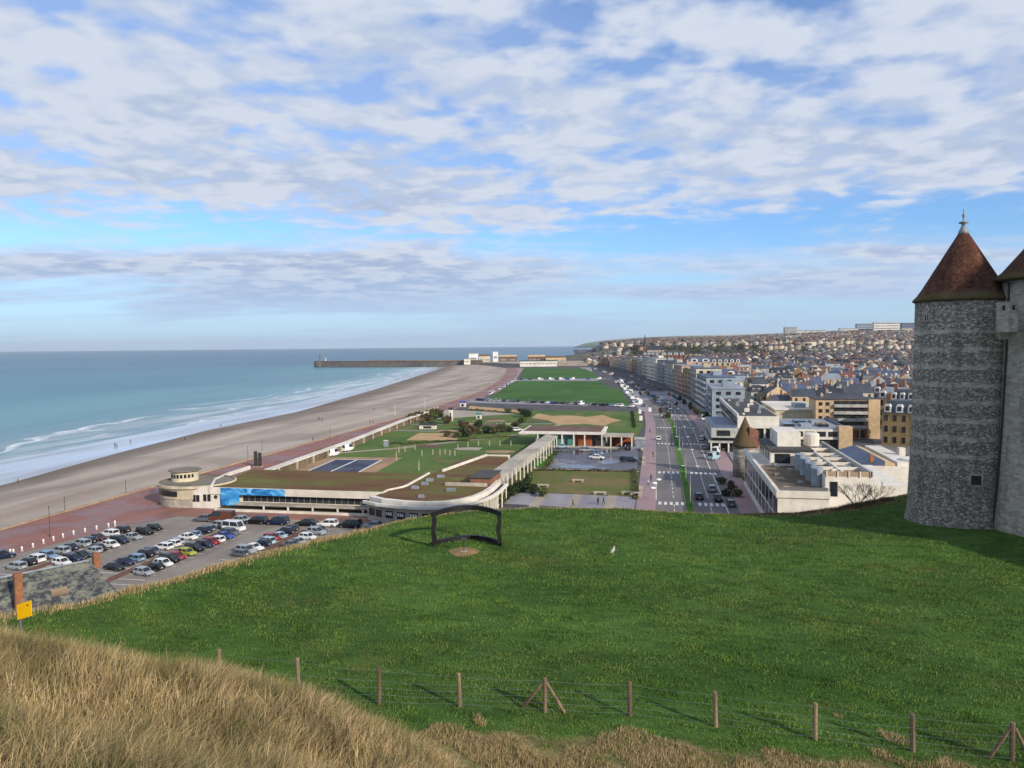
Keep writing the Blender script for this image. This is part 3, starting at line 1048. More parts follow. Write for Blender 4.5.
# short green tufts over the lawn
n = 700000
Y = 20 + 53 * rng.uniform(0, 1, n) ** 1.25
X = rng.uniform(-0.82, 0.82, n) * Y
Z = T(X, Y)
dr = dryness(X, Y)
keep = in_view(X, Y, Z) & inside(X, Y, EDGE) & ((dr < 0.55) | (rng.uniform(0, 1, n) < 0.35)) & (rng.uniform(0, 1, n) < 0.45 + 0.55 * gust(X * 0.6, Y * 0.6))
X, Y, Z = X[keep], Y[keep], Z[keep]
n = len(X)
g = 0.5 + 0.5 * lump(X, Y, 1.9, 0.4) / 1.6
far = np.clip((Y - 22) / 50, 0, 1)
g2 = 0.5 + 0.5 * lump(X * 0.7 + Y * 0.5, Y * 1.5, 3.4, 1.7) / 1.6
ln = (0.035 + 0.09 * g * g + 0.09 * g2 * g2 + rng.uniform(0, 0.05, n)) * (1 + 0.35 * far)
green = blades(X, Y, ln, rng.uniform(0.015, 0.03, n) * (1 + 1.2 * far), 0.45 + rng.normal(0, 0.45, n), rng.normal(0, 0.45, n), Z)
grass_object('lawn_grass', 'short green grass of the sloping lawn below the castle', [green], 'green_blade')

# ------------------------------------------------------------------ fence, sign, viewing frame, gull
POSTS = [(220, 673, 24), (299, 684, 26), (379, 693, 26), (460, 707, 35), (545, 712, 32), (630, 716, 31), (716, 727, 35), (815, 740, 36), (913, 752, 36), (1012, 762, 36)]
fence = thing('wire_fence', 'wire fence on rough wooden posts crossing the slope below the lawn', 'fence', (0, 0, 0))
tops = []
for i, (x, y, hp_) in enumerate(POSTS):
    X, Y, z = on_hill(x, y)
    if i < 3:                                        # their feet stand behind the dry mound
        X0, Y0, _ = on_hill(460, 707)
        k = (3 - i)
        X1, Y1, _ = on_hill(716, 727)
        Y = Y0 + (Y0 - Y1) / 3 * k * 0.8
        d = ray(x, y)
        X = d[0] / d[1] * Y
        z = float(T(X, Y))
    u, v, _ = W(X, Y)
    hgt = 1.22
    if i < 3:
        dd = ray(x, y - hp_)
        hgt = max(0.9, H + dd[2] * Y / dd[1] - z)
    tl = random.uniform(-0.03, 0.03)
    pts_ = MB()
    pts_.loft([[(u + a * math.cos(q) + tl * zz, v + a * math.sin(q), z - 0.3 + zz) for q in np.linspace(0, 2 * math.pi, 9)[:-1]] for zz, a in ((0, .085), (hgt * 0.5, .078), (hgt + .27, .075), (hgt + .3, .06))])
    part('post', pts_, 'wood_post', fence)
    tops.append((u, v, z, hgt))
    if x in (545, 1012):
        for sg, dx in ((-1, -25), (1, 22)):
            fx, fy, fz = on_hill(x + dx, y - 4 if dx < 0 else y + 2)
            fu, fvv, _ = W(fx, fy)
            part('brace', MB().tube((fu, fvv, fz - 0.1), (u + 0.06 * sg, v, z + hgt * 0.86), 0.06, 0.055, 8), 'wood_post', fence)
for k, fr in enumerate((0.12, 0.30, 0.48, 0.66, 0.93)):
    wb = MB()
    for a, b in zip(tops[:-1], tops[1:]):
        p = (a[0], a[1] - 0.09, a[2] + a[3] * fr)
        q_ = (b[0], b[1] - 0.09, b[2] + b[3] * fr)
        md = tuple((p[j] + q_[j]) / 2 - (0.04 if j == 2 else 0) for j in range(3))
        wb.tube(p, md, 0.004, n=4).tube(md, q_, 0.004, n=4)
    part('wire', wb, 'steel', fence)

X, Y = -15.0 * 0.655, 15.0
su, sv, _ = W(X, Y)
sz = float(T(X, Y))
sg = thing('warning_sign', 'yellow rectangular sign on a thin post above the dry grass', 'sign', (su, sv, sz), YAW + R(-14))
zt = H - (609 - 350) / FOC * Y * 1.02 - sz
part('post', MB().tube((-0.14, 0.03, -0.3), (-0.14, 0.03, zt + 0.14), 0.022, n=6), 'steel', sg)
pm = MB().box(-0.175, -0.01, zt - 0.155, 0.175, 0.01, zt + 0.155)
pm.v = [(x, y, z + x * 0.33) for x, y, z in pm.v]
part('board', pm, 'yellow', sg)
mk = MB().box(0.075, -0.014, zt + 0.06, 0.105, -0.0105, zt + 0.10)
mk.v = [(x, y, z + x * 0.33) for x, y, z in mk.v]
part('mark', mk, 'dark_metal', sg)

# black viewing frame on the lawn
XL, YL, zL = on_hill(434, 546)
XR, YR, zR = on_hill(499, 547)
YL = YR = (YL + YR) / 2
dl, dr_ = ray(434, 546), ray(499, 547)
XL, XR = dl[0] / dl[1] * YL, dr_[0] / dr_[1] * YR
cx_, hw = (XL + XR) / 2, (XR - XL) / 2
fz = float(T(cx_, YL))
fr_ = thing('viewing_frame', 'large black curved picture frame standing on the green lawn', 'frame', W(cx_, YL, fz), YAW)
FH = 35.0 / FOC * YL
depth_ = 2.3


def beam(z0, z1, n=24):
    mb = MB()
    rings = []
    for i in range(n + 1):
        s_ = -1 + 2 * i / n
        x = s_ * (hw + 0.18)
        y = depth_ * (1 - s_ * s_)
        gz = float(T(cx_ + x, YL + y)) - fz if z0 < 0.5 else 0
        th = 0.0
        rings.append([(x, y - 0.13, z0 + gz), (x, y + 0.13, z0 + gz), (x, y + 0.13, z1 + gz + th), (x, y - 0.13, z1 + gz + th)])
    return mb.loft(rings)


part('bottom_rail', beam(0.0, 0.32), 'black_steel', fr_)
part('top_rail', beam(FH - 0.33, FH), 'black_steel', fr_)
for sgn in (-1, 1):
    rings = []
    for i in range(19):
        t_ = i / 18
        z = 0.25 + (FH - 0.52) * t_
        wv_ = 0.15 + 0.018 * math.sin(t_ * 12 + sgn)
        off = 0.045 * math.sin(t_ * 9 + 0.5)
        x = sgn * hw + off
        rings.append([(x - wv_, -0.14, z), (x + wv_, -0.14, z), (x + wv_, 0.14, z), (x - wv_, 0.14, z)])
    part('upright', MB().loft(rings), 'black_steel', fr_)
X, Y, z = on_hill(464, 552)
po = thing('plaque_post', 'slim dark post with plaque standing in the bare patch before the frame', 'post', W(X, Y, z), YAW)
part('pole', MB().tube((0, 0, -0.2), (0, 0, 0.85), 0.03), 'dark_metal', po)
part('plaque', MB().add([(-.2, -.06, .80), (.2, -.06, .80), (.2, .12, .92), (-.2, .12, .92), (-.2, -.06, .83), (.2, -.06, .83), (.2, .12, .95), (-.2, .12, .95)], [(0, 3, 2, 1), (4, 5, 6, 7), (0, 1, 5, 4), (1, 2, 6, 5), (2, 3, 7, 6), (3, 0, 4, 7)]), 'dark_metal', po)
part('footing', MB().box(-0.22, -0.16, 0.012, 0.22, 0.16, 0.06), 'concrete', po)
# worn earth under it follows the ground
mb = MB()
ring0 = [(X + 1.05 * math.cos(a) * (1 + .12 * math.sin(3 * a)), Y + 1.35 * math.sin(a) * (1 + .1 * math.cos(4 * a))) for a in np.linspace(0, 2 * math.pi, 29)[:-1]]
vs = [(*W(X, Y)[:2], float(T(X, Y)) + 0.02)] + [(*W(a, b)[:2], float(T(a, b)) + 0.02) for a, b in ring0] 
mid_r = [(X + (a - X) * .5, Y + (b - Y) * .5) for a, b in ring0]
vs += [(*W(a, b)[:2], float(T(a, b)) + 0.045) for a, b in mid_r]
k = len(ring0)
fs = [(0, 1 + k + i, 1 + k + (i + 1) % k) for i in range(k)] + [(1 + k + i, 1 + i, 1 + (i + 1) % k, 1 + k + (i + 1) % k) for i in range(k)]
M['bare_earth'] = plain('bare_earth', hexc('#a07c5a'), hexc('#7c5f45'), 2.0, 0.95)
setting('bare_earth_ground', MB().add(vs, fs), 'bare_earth')

X, Y, z = on_hill(613, 556)
gl = thing('gull', 'white gull standing alone in the middle of the lawn', 'bird', W(X, Y, z), YAW + R(60))
b_ = MB()
prof = [(-0.30, 0.02, .30), (-0.20, 0.06, .31), (-0.08, 0.10, .34), (0.05, 0.115, .39), (0.14, 0.09, .46), (0.17, 0.06, .53), (0.19, 0.055, .58), (0.22, 0.035, .60), (0.245, 0.012, .59)]
b_.loft([[(x, r * math.cos(a), zc_ + r * math.sin(a)) for a in np.linspace(0, 2 * math.pi, 11)[:-1]] for x, r, zc_ in prof])
part('body', b_, 'gull_white', gl, True)
for s_ in (-1, 1):
    part('wing', MB().loft([[(x, s_ * (yy + 0.012 * math.cos(a)), zz + hh_ * math.sin(a)) for a in np.linspace(0, 2 * math.pi, 9)[:-1]] for x, yy, zz, hh_ in ((-.36, .03, .29, .012), (-.2, .07, .33, .04), (-.02, .11, .38, .06), (.08, .105, .42, .04))]), 'gull_grey', gl, True)
    part('leg', MB().tube((0.0, s_ * .035, 0), (0.0, s_ * .035, .30), .009), 'flower_cream', gl)
part('beak', MB().tube((0.24, 0, .59), (0.31, 0, .575), .014, .004), 'flower_cream', gl)

# ------------------------------------------------------------------ castle
X0, Y0, z0 = on_hill(957, 529)
TR = 43.8 / FOC * (Y0 + 3.6)
TX, TY = (ray(957.5, 529)[0] / ray(957.5, 529)[1]) * (Y0 + TR), Y0 + TR
TB = math.atan2(TX, TY)
tz = float(T(TX, TY)) - 0.1
eave = H + (341.2 - 300.5) / FOC * TY
hE = eave - tz
tw = thing('round_tower', 'round stone castle tower with banded flint walls and brown conical tiled roof', 'tower', W(TX, TY, tz), YAW)
part('wall', MB().lathe([(TR + .4, -1.2), (TR + .34, 0.2), (TR + .2, 0.8), (TR + .14, 2.2), (TR + .02, 5), (TR - .06, 9), (TR - .14, 13), (TR - .18, hE)], 72), 'tower_stone', tw, True)
tipz = (341.2 - 233) / FOC * TY + H - tz
ch = tipz - hE
rf = part('roof', MB().lathe([(TR - .25, -.25), (TR + .02, -.10), (TR + .03, 0.0), (TR - .28, .34), (TR - .62, .85), (TR - .62 - (TR - .9) * .33, .85 + (ch - .85) * .33), (TR - .62 - (TR - .9) * .66, .85 + (ch - .85) * .66), (0.28, ch), (0.0, ch + .02)], 72), 'tower_tiles', tw, True, (0, 0, hE))
part('finial', MB().lathe([(0.42, ch - .25), (0.34, ch + .05), (0.2, ch + .35), (.13, ch + .55), (.36, ch + .66), (.36, ch + .74), (.1, ch + .82), (.07, ch + 1.1), (.15, ch + 1.25), (.06, ch + 1.4), (.035, ch + 1.75), (0.0, ch + 1.8)], 14), 'zinc', rf, True)


def wall_window(px_, py_, wpx, hpx, with_stone=True):
    az = math.asin(max(-1, min(1, (px_ - 960) / (TR / TY * FOC))))
    cz = math.cos(az)
    az -= TB
    z = H + (341.2 - py_) / FOC * (TY - TR * cz) - tz
    rr = float(np.interp(z, [0, .8, 2.2, 5, 9, 13, 20], [TR + .3, TR + .2, TR + .14, TR + .02, TR - .06, TR - .14, TR - .17])) + .01
    hw_, hh_ = wpx / 2 / FOC * TY, hpx / 2 / FOC * TY
    x, y = rr * math.sin(az), -rr * math.cos(az)
    hold = bpy.data.objects.new('window', None)
    fr = part('window', MB().box(-hw_ - .1, -.07, -hh_ - .1, -hw_, .3, hh_ + .1).box(hw_, -.07, -hh_ - .1, hw_ + .12, .3, hh_ + .1).box(-hw_, -.07, hh_, hw_, .3, hh_ + .12).box(-hw_, -.1, -hh_ - .12, hw_, .3, -hh_), 'stone_block', tw)
    bpy.data.objects.remove(hold)
    fr.location = (x, y, z)
    fr.rotation_euler = (0, 0, az)
    part('pane', MB().box(-hw_ - .02, -.03, -hh_ - .02, hw_ + .02, .2, hh_ + .02), 'recess', fr)
    return fr


f1 = wall_window(929.5, 317, 4, 6)
part('glazing_bar', MB().box(-.02, -.05, -.25, .02, -.031, .25), 'white_paint', f1)
wall_window(974, 481.5, 9, 9)

# the larger neighbour, its own cone roof, the corbelled box between them and the rainwater pipe
BR = 5.6
BY = 57.0
BX = (ray(1004, 500)[0] / ray(1004, 500)[1]) * BY + BR * 1.03
bz = float(T(BX, BY)) - 0.6
e2 = H + (340 - 277) / FOC * (BY - 1.0) - bz
big_t = thing('wide_round_tower', 'wide shaded castle tower of grey stone cut off by the picture edge', 'tower', W(BX, BY, bz), YAW)
M['pale_ashlar'] = mat_tower('pale_ashlar', True)
part('wall', MB().lathe([(BR + .75, -1), (BR + .6, 1.2), (BR + .35, 4), (BR + .1, 9), (BR - .1, 15), (BR - .15, e2)], 80), 'pale_ashlar', big_t, True)
part('roof', MB().lathe([(BR - .3, -.2), (BR + .5, -.12), (BR + .52, 0), (BR - .2, .55), (BR - 1.6, 2.3), (0.1, BR * 1.45), (0, BR * 1.45 + .02)], 80), 'tower_tiles', big_t, True, (0, 0, e2))
pa_ = -math.pi / 2 - math.atan2(BX, BY) - 1.0
pp = []
for zz in np.linspace(0.5, e2 - .3, 8):
    rr = np.interp(zz, [0, 1.2, 4, 9, 15, e2], [BR + .7, BR + .6, BR + .35, BR + .1, BR - .1, BR - .15]) + 0.08
    pp.append((rr * math.cos(pa_), rr * math.sin(pa_), zz))
pm = MB()
for a, b in zip(pp[:-1], pp[1:]):
    pm.tube(a, b, 0.075, n=8)
part('drain_pipe', pm, 'dark_metal', big_t)
bxp = ray(1007, 320)
cX, cY = bxp[0] / bxp[1] * (BY - 1.6), BY - 1.6
zt_ = H + (341 - 303) / FOC * cY
zb_ = H + (341 - 336) / FOC * cY
bt = thing('corbelled_box', 'small stone latrine box jutting out between the two castle towers', 'turret', W(cX, cY, zb_), YAW + R(-25))
part('wall', MB().box(-.58, -.6, .25, .58, .9, zt_ - zb_), 'pale_ashlar', bt)
part('corbel', MB().add([(-.58, -.6, .25), (.58, -.6, .25), (.58, .9, .25), (-.58, .9, .25), (-.35, .1, -.3), (.35, .1, -.3), (.35, .9, -.3), (-.35, .9, -.3)], [(4, 7, 6, 5), (0, 1, 2, 3), (0, 4, 5, 1), (1, 5, 6, 2), (2, 6, 7, 3), (3, 7, 4, 0)]), 'pale_ashlar', bt)
for dx in (-.3, .3):
    part('slot', MB().box(dx - .08, -.63, 1.8, dx + .08, -.58, 2.15), 'recess', bt)
# unseen castle range, built extra tall to throw shade on the towers
cw = thing('unseen_castle_range', 'unseen stone castle range built tall to shade the two round towers', 'building', W(BX + 3, BY - 1, bz), YAW + R(8))
part('wall', MB().box(0, -8, -2, 34, 8, e2 + 8), 'tower_stone', cw)
part('roof', MB().add([(-.4, -8.4, 0), (34.4, -8.4, 0), (34.4, 8.4, 0), (-.4, 8.4, 0), (2, 0, 12), (34.4, 0, 12)], [(0, 3, 2, 1), (0, 1, 5, 4), (2, 3, 4, 5), (3, 0, 4), (1, 2, 5)]), 'tower_tiles', cw, loc=(0, 0, e2 + 8))

part('shade_wing_wall', MB().box(4, -30, -2, 18, -8.2, 31), 'tower_stone', cw)  # unseen wing, added to stop sun slipping onto the towers
part('shade_wing_roof', gable_roof(MB(), 14, 21.8, 31, 7, 'y'), 'tower_tiles', cw, loc=(11, -19.1, 0))
cwl = thing('unseen_castle_wall', 'unseen castle curtain wall added to shade the lawn by the wide tower', 'wall', W(40.5, 50, 20), YAW)  # out-of-view wall, its height set by the shade wanted on the lawn
part('wall', MB().box(-.7, -34, -1, .8, 1, 7.0), 'tower_stone', cwl)
part('coping', MB().box(-.85, -34, 7.0, .95, 1, 7.3), 'stone_block', cwl)

# the slate roofed house at the foot of the hill
hs = thing('stone_house', 'house below the hill with a lichen covered slate roof and brick chimneys', 'house', (-67.2, 69.3, 0), R(58))
Z0, Z1 = 6.6, 11.0
part('wall', MB().box(-11, -4.4, 0, 7.8, 4.4, Z0), 'plaster_grey', hs)
rf = part('roof', MB().add([(-11.5, -5.0, Z0), (8.3, -5.0, Z0), (8.3, 5.0, Z0), (-11.5, 5.0, Z0), (-11.5, 0, Z1), (6.0, 0, Z1)], [(0, 3, 2, 1), (0, 1, 5, 4), (1, 2, 5), (2, 3, 4, 5), (3, 0, 4)]), 'lichen', hs)
part('ridge', MB().tube((-11.5, 0, Z1), (6.0, 0, Z1), .12), 'zinc', rf)
M['chimney_brick'] = plain('chimney_brick', hexc('#96664a'), hexc('#74503c'), 2.5)
for px_, top_, hgt_ in ((17.5, 573, 40), (96, 553, 14)):
    d = ray(px_, top_)
    yy_ = 76.5 if px_ < 50 else 88.0
    cx2, cy2 = d[0] / d[1] * yy_, yy_
    ztop = H + d[2] / d[1] * yy_
    hu, hv, _ = W(cx2, cy2)
    c_ = part('chimney', MB().box(-.36, -.3, -hgt_ / 8.0, .36, .3, 0).box(-.42, -.36, -.35, .42, .36, -.2), 'chimney_brick', hs)
    c_.matrix_parent_inverse = Matrix()
    loc = Matrix.Rotation(R(-58), 3, 'Z') @ (Vector((hu, hv, ztop)) - Vector((-67.2, 69.3, 0)))
    c_.location = loc
sk = part('skylight', MB().box(-.8, -.04, -.45, .8, .04, .45), 'roof_gravel', hs, loc=(2.2, -2.55, Z0 + (Z1 - Z0) * .49 + .12))
sk.rotation_euler = (R(-44), 0, 0)

# ------------------------------------------------------------------ streets, promenade, parks
PROM = [(-126, v) for v in (-60, 60, 123, 200, 300, 400)] + [(-130, 455), (-135, 555), (-147, 650), (-160, 748), (-195, 950), (-232, 1141)]
mb = MB()
strip_mb(mb, PROM, 0, 14.5, 0.045)
setting('promenade_path', mb, 'red_paving')
sheet('plaza_paving', [(-112.5, 40), (-112.5, 150), (-29, 150), (-29, 141.5), (-52, 140.5), (-99, 140.5), (-104.5, 131), (-109, 108), (-110, 40)], 0.05, 'red_paving')
sheet('car_park_paving', [(-110, 40), (-109, 108), (-104.5, 131), (-99, 140.5), (-50, 140.5), (-45, 60), (-45, 40)], 0.03, 'lot')
wl = thing('promenade_wall', 'low tan wall between the red promenade and the pebble beach', 'wall', (0, 0, 0))
mb = MB()
strip_mb(mb, PROM, 0.45, 0.1, 0.4, 0, -2.0)
part('wall', mb, 'tan_kerb', wl)
M['brown_bed'] = plain('brown_bed', hexc('#6d4a3e'), hexc('#54403a'), 0.7)
for (u, v0, v1, wd_) in ((-98.4, 92, 129, 0.7), (-82.2, 88, 131, 0.7), (-66.6, 100, 133, .9)):
    setting('bed_kerb', MB().box(u - wd_, v0, 0, u + wd_, v1, 0.14), 'brown_bed')
setting('lot_kerb', MB().box(-94, 140.4, 0, -50, 140.7, 0.13), 'tan_kerb')

mb = MB()
for u, d_, v0, v1 in ((-101.4, -2.6, 92, 129), (-95.8, 2.6, 92, 129), (-85.3, -2.6, 88, 131), (-79.0, 2.6, 88, 131), (-69.4, -2.4, 100, 133), (-63.6, 2.4, 100, 133)):
    for v in np.arange(v0, v1, 2.45):
        mb.box(u - 2.3, v, .034, u + 2.3, v + .12, .04)
setting('car_park_markings', mb, 'paint')

# dual carriageway
CL = [(5.8, 100), (5.8, 168), (5.4, 230), (4.4, 332), (2.0, 400), (-4.5, 480), (-19, 600), (-33, 700), (-53, 840), (-72, 950), (-92, 1060), (-112, 1160)]
mb = MB()
strip_mb(mb, CL[:6], 7.2, 10.0, 0.03)
setting('seafront_road', mb, 'asphalt')
mb = MB()
strip_mb(mb, CL[5:], 7.2, 10.0, 0.032)
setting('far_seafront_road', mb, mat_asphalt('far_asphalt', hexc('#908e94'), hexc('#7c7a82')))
far = CL[4:]
mb = MB()
strip_mb(mb, far, 13.5, 21, 0.022)
setting('far_parking_road', mb, 'grey_paving')
near = CL[:5]
setting('median_kerb', strip_mb(MB(), near, 0.9, 0.9, 0.14, 0, 0.0), 'tan_kerb')
setting('median_grass', strip_mb(MB(), near, 0.75, 0.75, 0.17), 'verge')
lw = [(-3.4 + (x - 5.8), y) for x, y in near]
setting('seafront_pavement', strip_mb(MB(), [(x, y) for x, y in near], 11.4, -7.2, 0.12, 0, 0), 'pink_paving')
setting('inland_pavement', strip_mb(MB(), near, -10.0, 14.5, 0.12, 0, 0), 'pink_paving')
mb = MB()
for v in (168.5, 209.0, 270.0, 322.0, 380.0):
    cu = float(np.interp(v, [p[1] for p in CL], [p[0] for p in CL]))
    for k in range(14):
        u = cu - 6.6 + k * 1.22
        if abs(u + .3 - cu) < 1.1 or u > cu + 8.6:
            continue
        mb.box(u, v - 1.5, 0.036, u + 0.62, v + 1.5, 0.042)
for v in np.arange(150, 470, 5.0):
    cu = float(np.interp(v, [p[1] for p in CL], [p[0] for p in CL]))
    if min(abs(v - x) for x in (168.5, 209, 270, 322, 380)) > 3:
        mb.box(cu - 3.35, v, 0.036, cu - 3.2, v + 2.6, 0.042)
        mb.box(cu + 4.3, v, 0.036, cu + 4.42, v + 5, 0.042)
        mb.box(cu + 7.5, v, 0.036, cu + 7.7, v + 5, 0.042)
setting('road_markings', mb, 'paint')

sheet('pale_plaza_paving', [(-37, 163), (-37, 176.5), (-5.8, 174.6), (-5.8, 160)], 0.03, 'grey_paving')
mb = MB()
for u0 in (-28.5, -20.4, -12.3):
    mb.add([(u0, 160.5, 0.036), (u0 + 2.2, 160.5, 0.036), (u0 + 2.2, 175.4, 0.036), (u0, 175.8, 0.036)], [(0, 1, 2, 3)])
setting('paving_bands', mb, 'pale_paving')
sheet('rough_lawn', [(-37, 177), (-40.5, 211), (-6.3, 208.5), (-5.8, 175)], 0.04, 'rough_lawn')
sheet('lot_footpath', [(-37, 210.6), (-37, 212.4), (-6.2, 210.4), (-6.2, 208.8)], 0.055, 'pale_paving')
sheet('small_car_park', [(-33.5, 213), (-34.5, 262), (-8, 262), (-6.8, 211.5)], 0.04, 'wet_lot')
sheet('grass_strip', [(-37.8, 213), (-36.5, 262), (-34.6, 262), (-33.6, 213)], 0.045, 'verge')
sheet('park_lawn', [(-111, 190), (-113, 300), (-119, 395), (-52, 400), (-12, 395), (-8, 331), (-9.5, 285), (-37, 262), (-42, 178), (-54, 178)], 0.025, 'park_lawn')
sheet('sand_court', [(-93.5, 268), (-74.5, 270.5), (-79, 293), (-96, 291.5)], 0.05, 'sand')
sheet('court_apron', [(-104, 190), (-106, 224), (-80, 226), (-78, 196)], 0.045, 'earth')
sheet('tennis_court', [(-97.5, 194), (-99.4, 219.5), (-84.6, 220.5), (-82.6, 196.5)], 0.06, 'court_blue')
mb = MB()
for a, b in (((-97.9, 194), (-99.7, 219.6)), ((-82.9, 196.5), (-84.8, 220.5)), ((-99.7, 219.6), (-84.8, 220.5)), ((-91.2, 195.5), (-92.6, 220))):
    strip_mb(mb, [a, b], .28, .28, 0.07)
setting('court_markings', mb, 'paint')
for nm, pts_, w_, mt_ in (('garden_path', [(-106, 232), (-88, 247.7), (-70, 272), (-51, 294), (-44, 330)], 1.3, 'pale_paving'),
                          ('cross_path', [(-111, 299), (-88.7, 298), (-56, 300), (-40, 285)], 1.3, 'grey_paving'),
                          ('north_path', [(-110, 322), (-60, 330), (-44, 335)], 1.0, 'grey_paving')):
    setting(nm, strip_mb(MB(), pts_, w_, w_, 0.055), mt_)
sheet('sandy_clearing', [at(531, 418)[:2], at(548, 420.5)[:2], at(560, 425)[:2], at(585, 424)[:2], at(604, 426)[:2], at(612, 422.5)[:2], at(622, 420.5)[:2], at(611, 418)[:2], at(603, 415)[:2], at(586, 417)[:2], at(570, 415.5)[:2], at(552, 416)[:2], at(538, 413.5)[:2]], 0.06, 'sand')
sheet('play_paving', [at(432, 420)[:2], at(446, 410)[:2], at(500, 412)[:2], at(520, 414)[:2], at(480, 416)[:2]], 0.06, 'pale_paving')
sheet('tan_clearing', [at(468, 409)[:2], at(520, 413)[:2], at(518, 410)[:2], at(470, 406)[:2]], 0.065, 'sand')
sheet('front_field', [(-111, 474), (-139, 727), (-44, 726), (-17.9, 433)], 0.06, 'field')
sheet('back_field', [(-143, 765), (-206.6, 1138), (-108, 1085), (-58, 786)], 0.06, 'field')
sheet('field_road', [(-150, 728), (-43, 728), (-56, 785), (-144, 764)], 0.05, 'grey_paving')
sheet('field_side_road', [(-16, 425), (-18, 433), (-111, 473), (-122, 478), (-116, 450)], 0.05, 'grey_paving')
sheet('upper_promenade', [(-122, 400), (-119, 440), (-115, 478), (-141, 727), (-147, 765), (-207, 1140), (-230, 1140), (-193, 950), (-159, 748), (-134, 555)], 0.04, 'pink_paving')
sheet('side_road', [(60, 150), (70, 270), (84, 345), (94, 345), (86, 270), (74, 150)], 0.03, 'asphalt')
sheet('service_yard_paving', [(20.6, 205), (20.6, 252), (24, 252), (24, 205)], 0.03, 'grey_paving')
sheet('gate_lawn', [(16.5, 186), (15.8, 201), (22, 203), (21.5, 186)], 0.05, 'verge')


# ------------------------------------------------------------------ buildings
def win(mbname, parent, w_, h_, face, glass='glass_dark'):
    """one window block; face is the axis it looks along: 'x' or 'y'"""
    return MB().box(-.05, -w_ / 2, 0, .06, w_ / 2, h_) if face == 'x' else MB().box(-w_ / 2, -.05, 0, w_ / 2, .06, h_)


WCACHE = {}


def add_window(parent, w_, h_, face, loc, mat='glass_dark', sill=True):
    key = (round(w_, 2), round(h_, 2), face, mat)
    if key not in WCACHE:
        WCACHE[key] = win('window', None, w_, h_, face).mesh('window', mat)
    return part('window', WCACHE[key], None, parent, loc=loc)


# -- beach pool complex
M['pavilion_roof'] = plain('pavilion_roof', hexc('#7d776b'), hexc('#625c52'), 0.35)
ep = thing('round_pavilion', 'oval beach pavilion with flat grey roof and small cream lookout room on top', 'building', (-104.2, 155.0, 0))
part('wall', MB().lathe([(1, 0), (1, 1.9)], 48, ex=8.0, ey=7.2), 'concrete', ep)
part('upper_wall', MB().lathe([(1, 1.9), (1, 4.35)], 48, ex=8.15, ey=7.35), 'cream', ep)
part('roof', MB().lathe([(.99, 4.35), (1.03, 4.4), (1.03, 4.75), (.97, 4.75), (.97, 4.62), (0, 4.62)], 48, ex=8.3, ey=7.5, cap=False), 'pavilion_roof', ep)
part('roof_rim', MB().lathe([(1.0, 4.2), (1.035, 4.25), (1.035, 4.8), (1.0, 4.85)], 48, ex=8.4, ey=7.6, cap=False), 'cream', ep)
tr = part('lookout', MB().lathe([(1, 4.6), (1, 6.9)], 32, ex=2.9, ey=3.0), 'cream', ep, loc=(-3.9, 1.2, 0))
part('lookout_roof', MB().lathe([(1, 6.9), (1.12, 6.95), (1.12, 7.15), (0, 7.25)], 32, ex=3.15, ey=3.2, cap=False), 'pavilion_roof', tr)
for a in range(-150, -20, 16):
    q_ = R(a)
    o = part('window', MB().box(-.27, -.05, 5.5, .27, .06, 6.3), 'glass_dark', tr, loc=(2.9 * math.cos(q_), 3.0 * math.sin(q_), 0))
    o.rotation_euler = (0, 0, math.atan2(math.sin(q_) / 3.0, math.cos(q_) / 2.9) + math.pi / 2)
for a in list(range(-158, -118, 9)) + [-118, -110, -102, -96]:
    q_ = R(a)
    o = part('window', MB().box(-.78, -.08, 2.5, .78, .1, 3.7), 'glass_dark', ep, loc=(8.15 * math.cos(q_), 7.35 * math.sin(q_), 0))
    o.rotation_euler = (0, 0, math.atan2(math.sin(q_) / 7.35, math.cos(q_) / 8.15) + math.pi / 2)

pc = thing('pool_building', 'long low pool building with planted roof, blue mural and strip of dark windows', 'building', (-93.2, 148.8, 0))
L_ = 35.6
part('wall', MB().box(-4.5, .5, 0, L_, 23.5, 4.15), 'plaster_white', pc)
part('link_wall', MB().box(-10.2, .5, 0, -4.6, 9, 4.3), 'plaster_white', pc)
part('end_wall', MB().box(-10.3, -.4, 0, -1.2, .45, 4.6), 'plaster_white', pc)
for dx, zz in ((-7.8, 1.4), (-6.9, 1.4), (-5.2, 1.6), (-4.2, 1.6)):
    part('window', MB().box(dx, -.47, zz, dx + .75, -.39, zz + 1.5), 'glass_dark', pc)
part('round_window', MB().loft([[(-2.2 + .42 * math.cos(a), y, 2.6 + .42 * math.sin(a)) for a in np.linspace(0, 2 * math.pi, 17)[:-1]] for y in (-.46, -.39)]), 'glass_dark', pc)
rf = part('roof', MB().prism([(-3.5, -.3), (L_ + .6, -.3), (L_ + 1.2, 2.5), (38.4, 5.6), (38.8, 24), (-7.5, 24)], 4.15, 4.55), 'sedum', pc)
part('fascia', MB().box(-3.6, -.62, 3.25, L_ + .7, -.3, 4.75), 'plaster_white', rf)
part('parapet', MB().box(L_ + .6, -.3, 4.55, L_ + .9, 2.5, 4.85), 'plaster_white', rf)
pz = MB()
strip_mb(pz, [(L_ + .9, 2.5), (38.2, 5.9), (38.6, 8.2)], .18, .18, 4.86, 0, 4.5)
part('parapet', pz, 'plaster_white', rf)
part('parapet', MB().box(38.45, 8.2, 4.5, 38.8, 24, 4.88), 'plaster_white', rf)
pz = MB()
strip_mb(pz, [(-3.6, 0.2), (-8.2, 9), (-9.6, 17), (-10, 27)], .22, .22, 4.95, 0, 4.1)
part('parapet', pz, 'plaster_white', rf)
part('mural', MB().box(-.9, -.655, 3.27, 14.2, -.625, 4.7).box(-.9, -.655, .9, 3.6, -.625, 3.27), 'mural', pc)
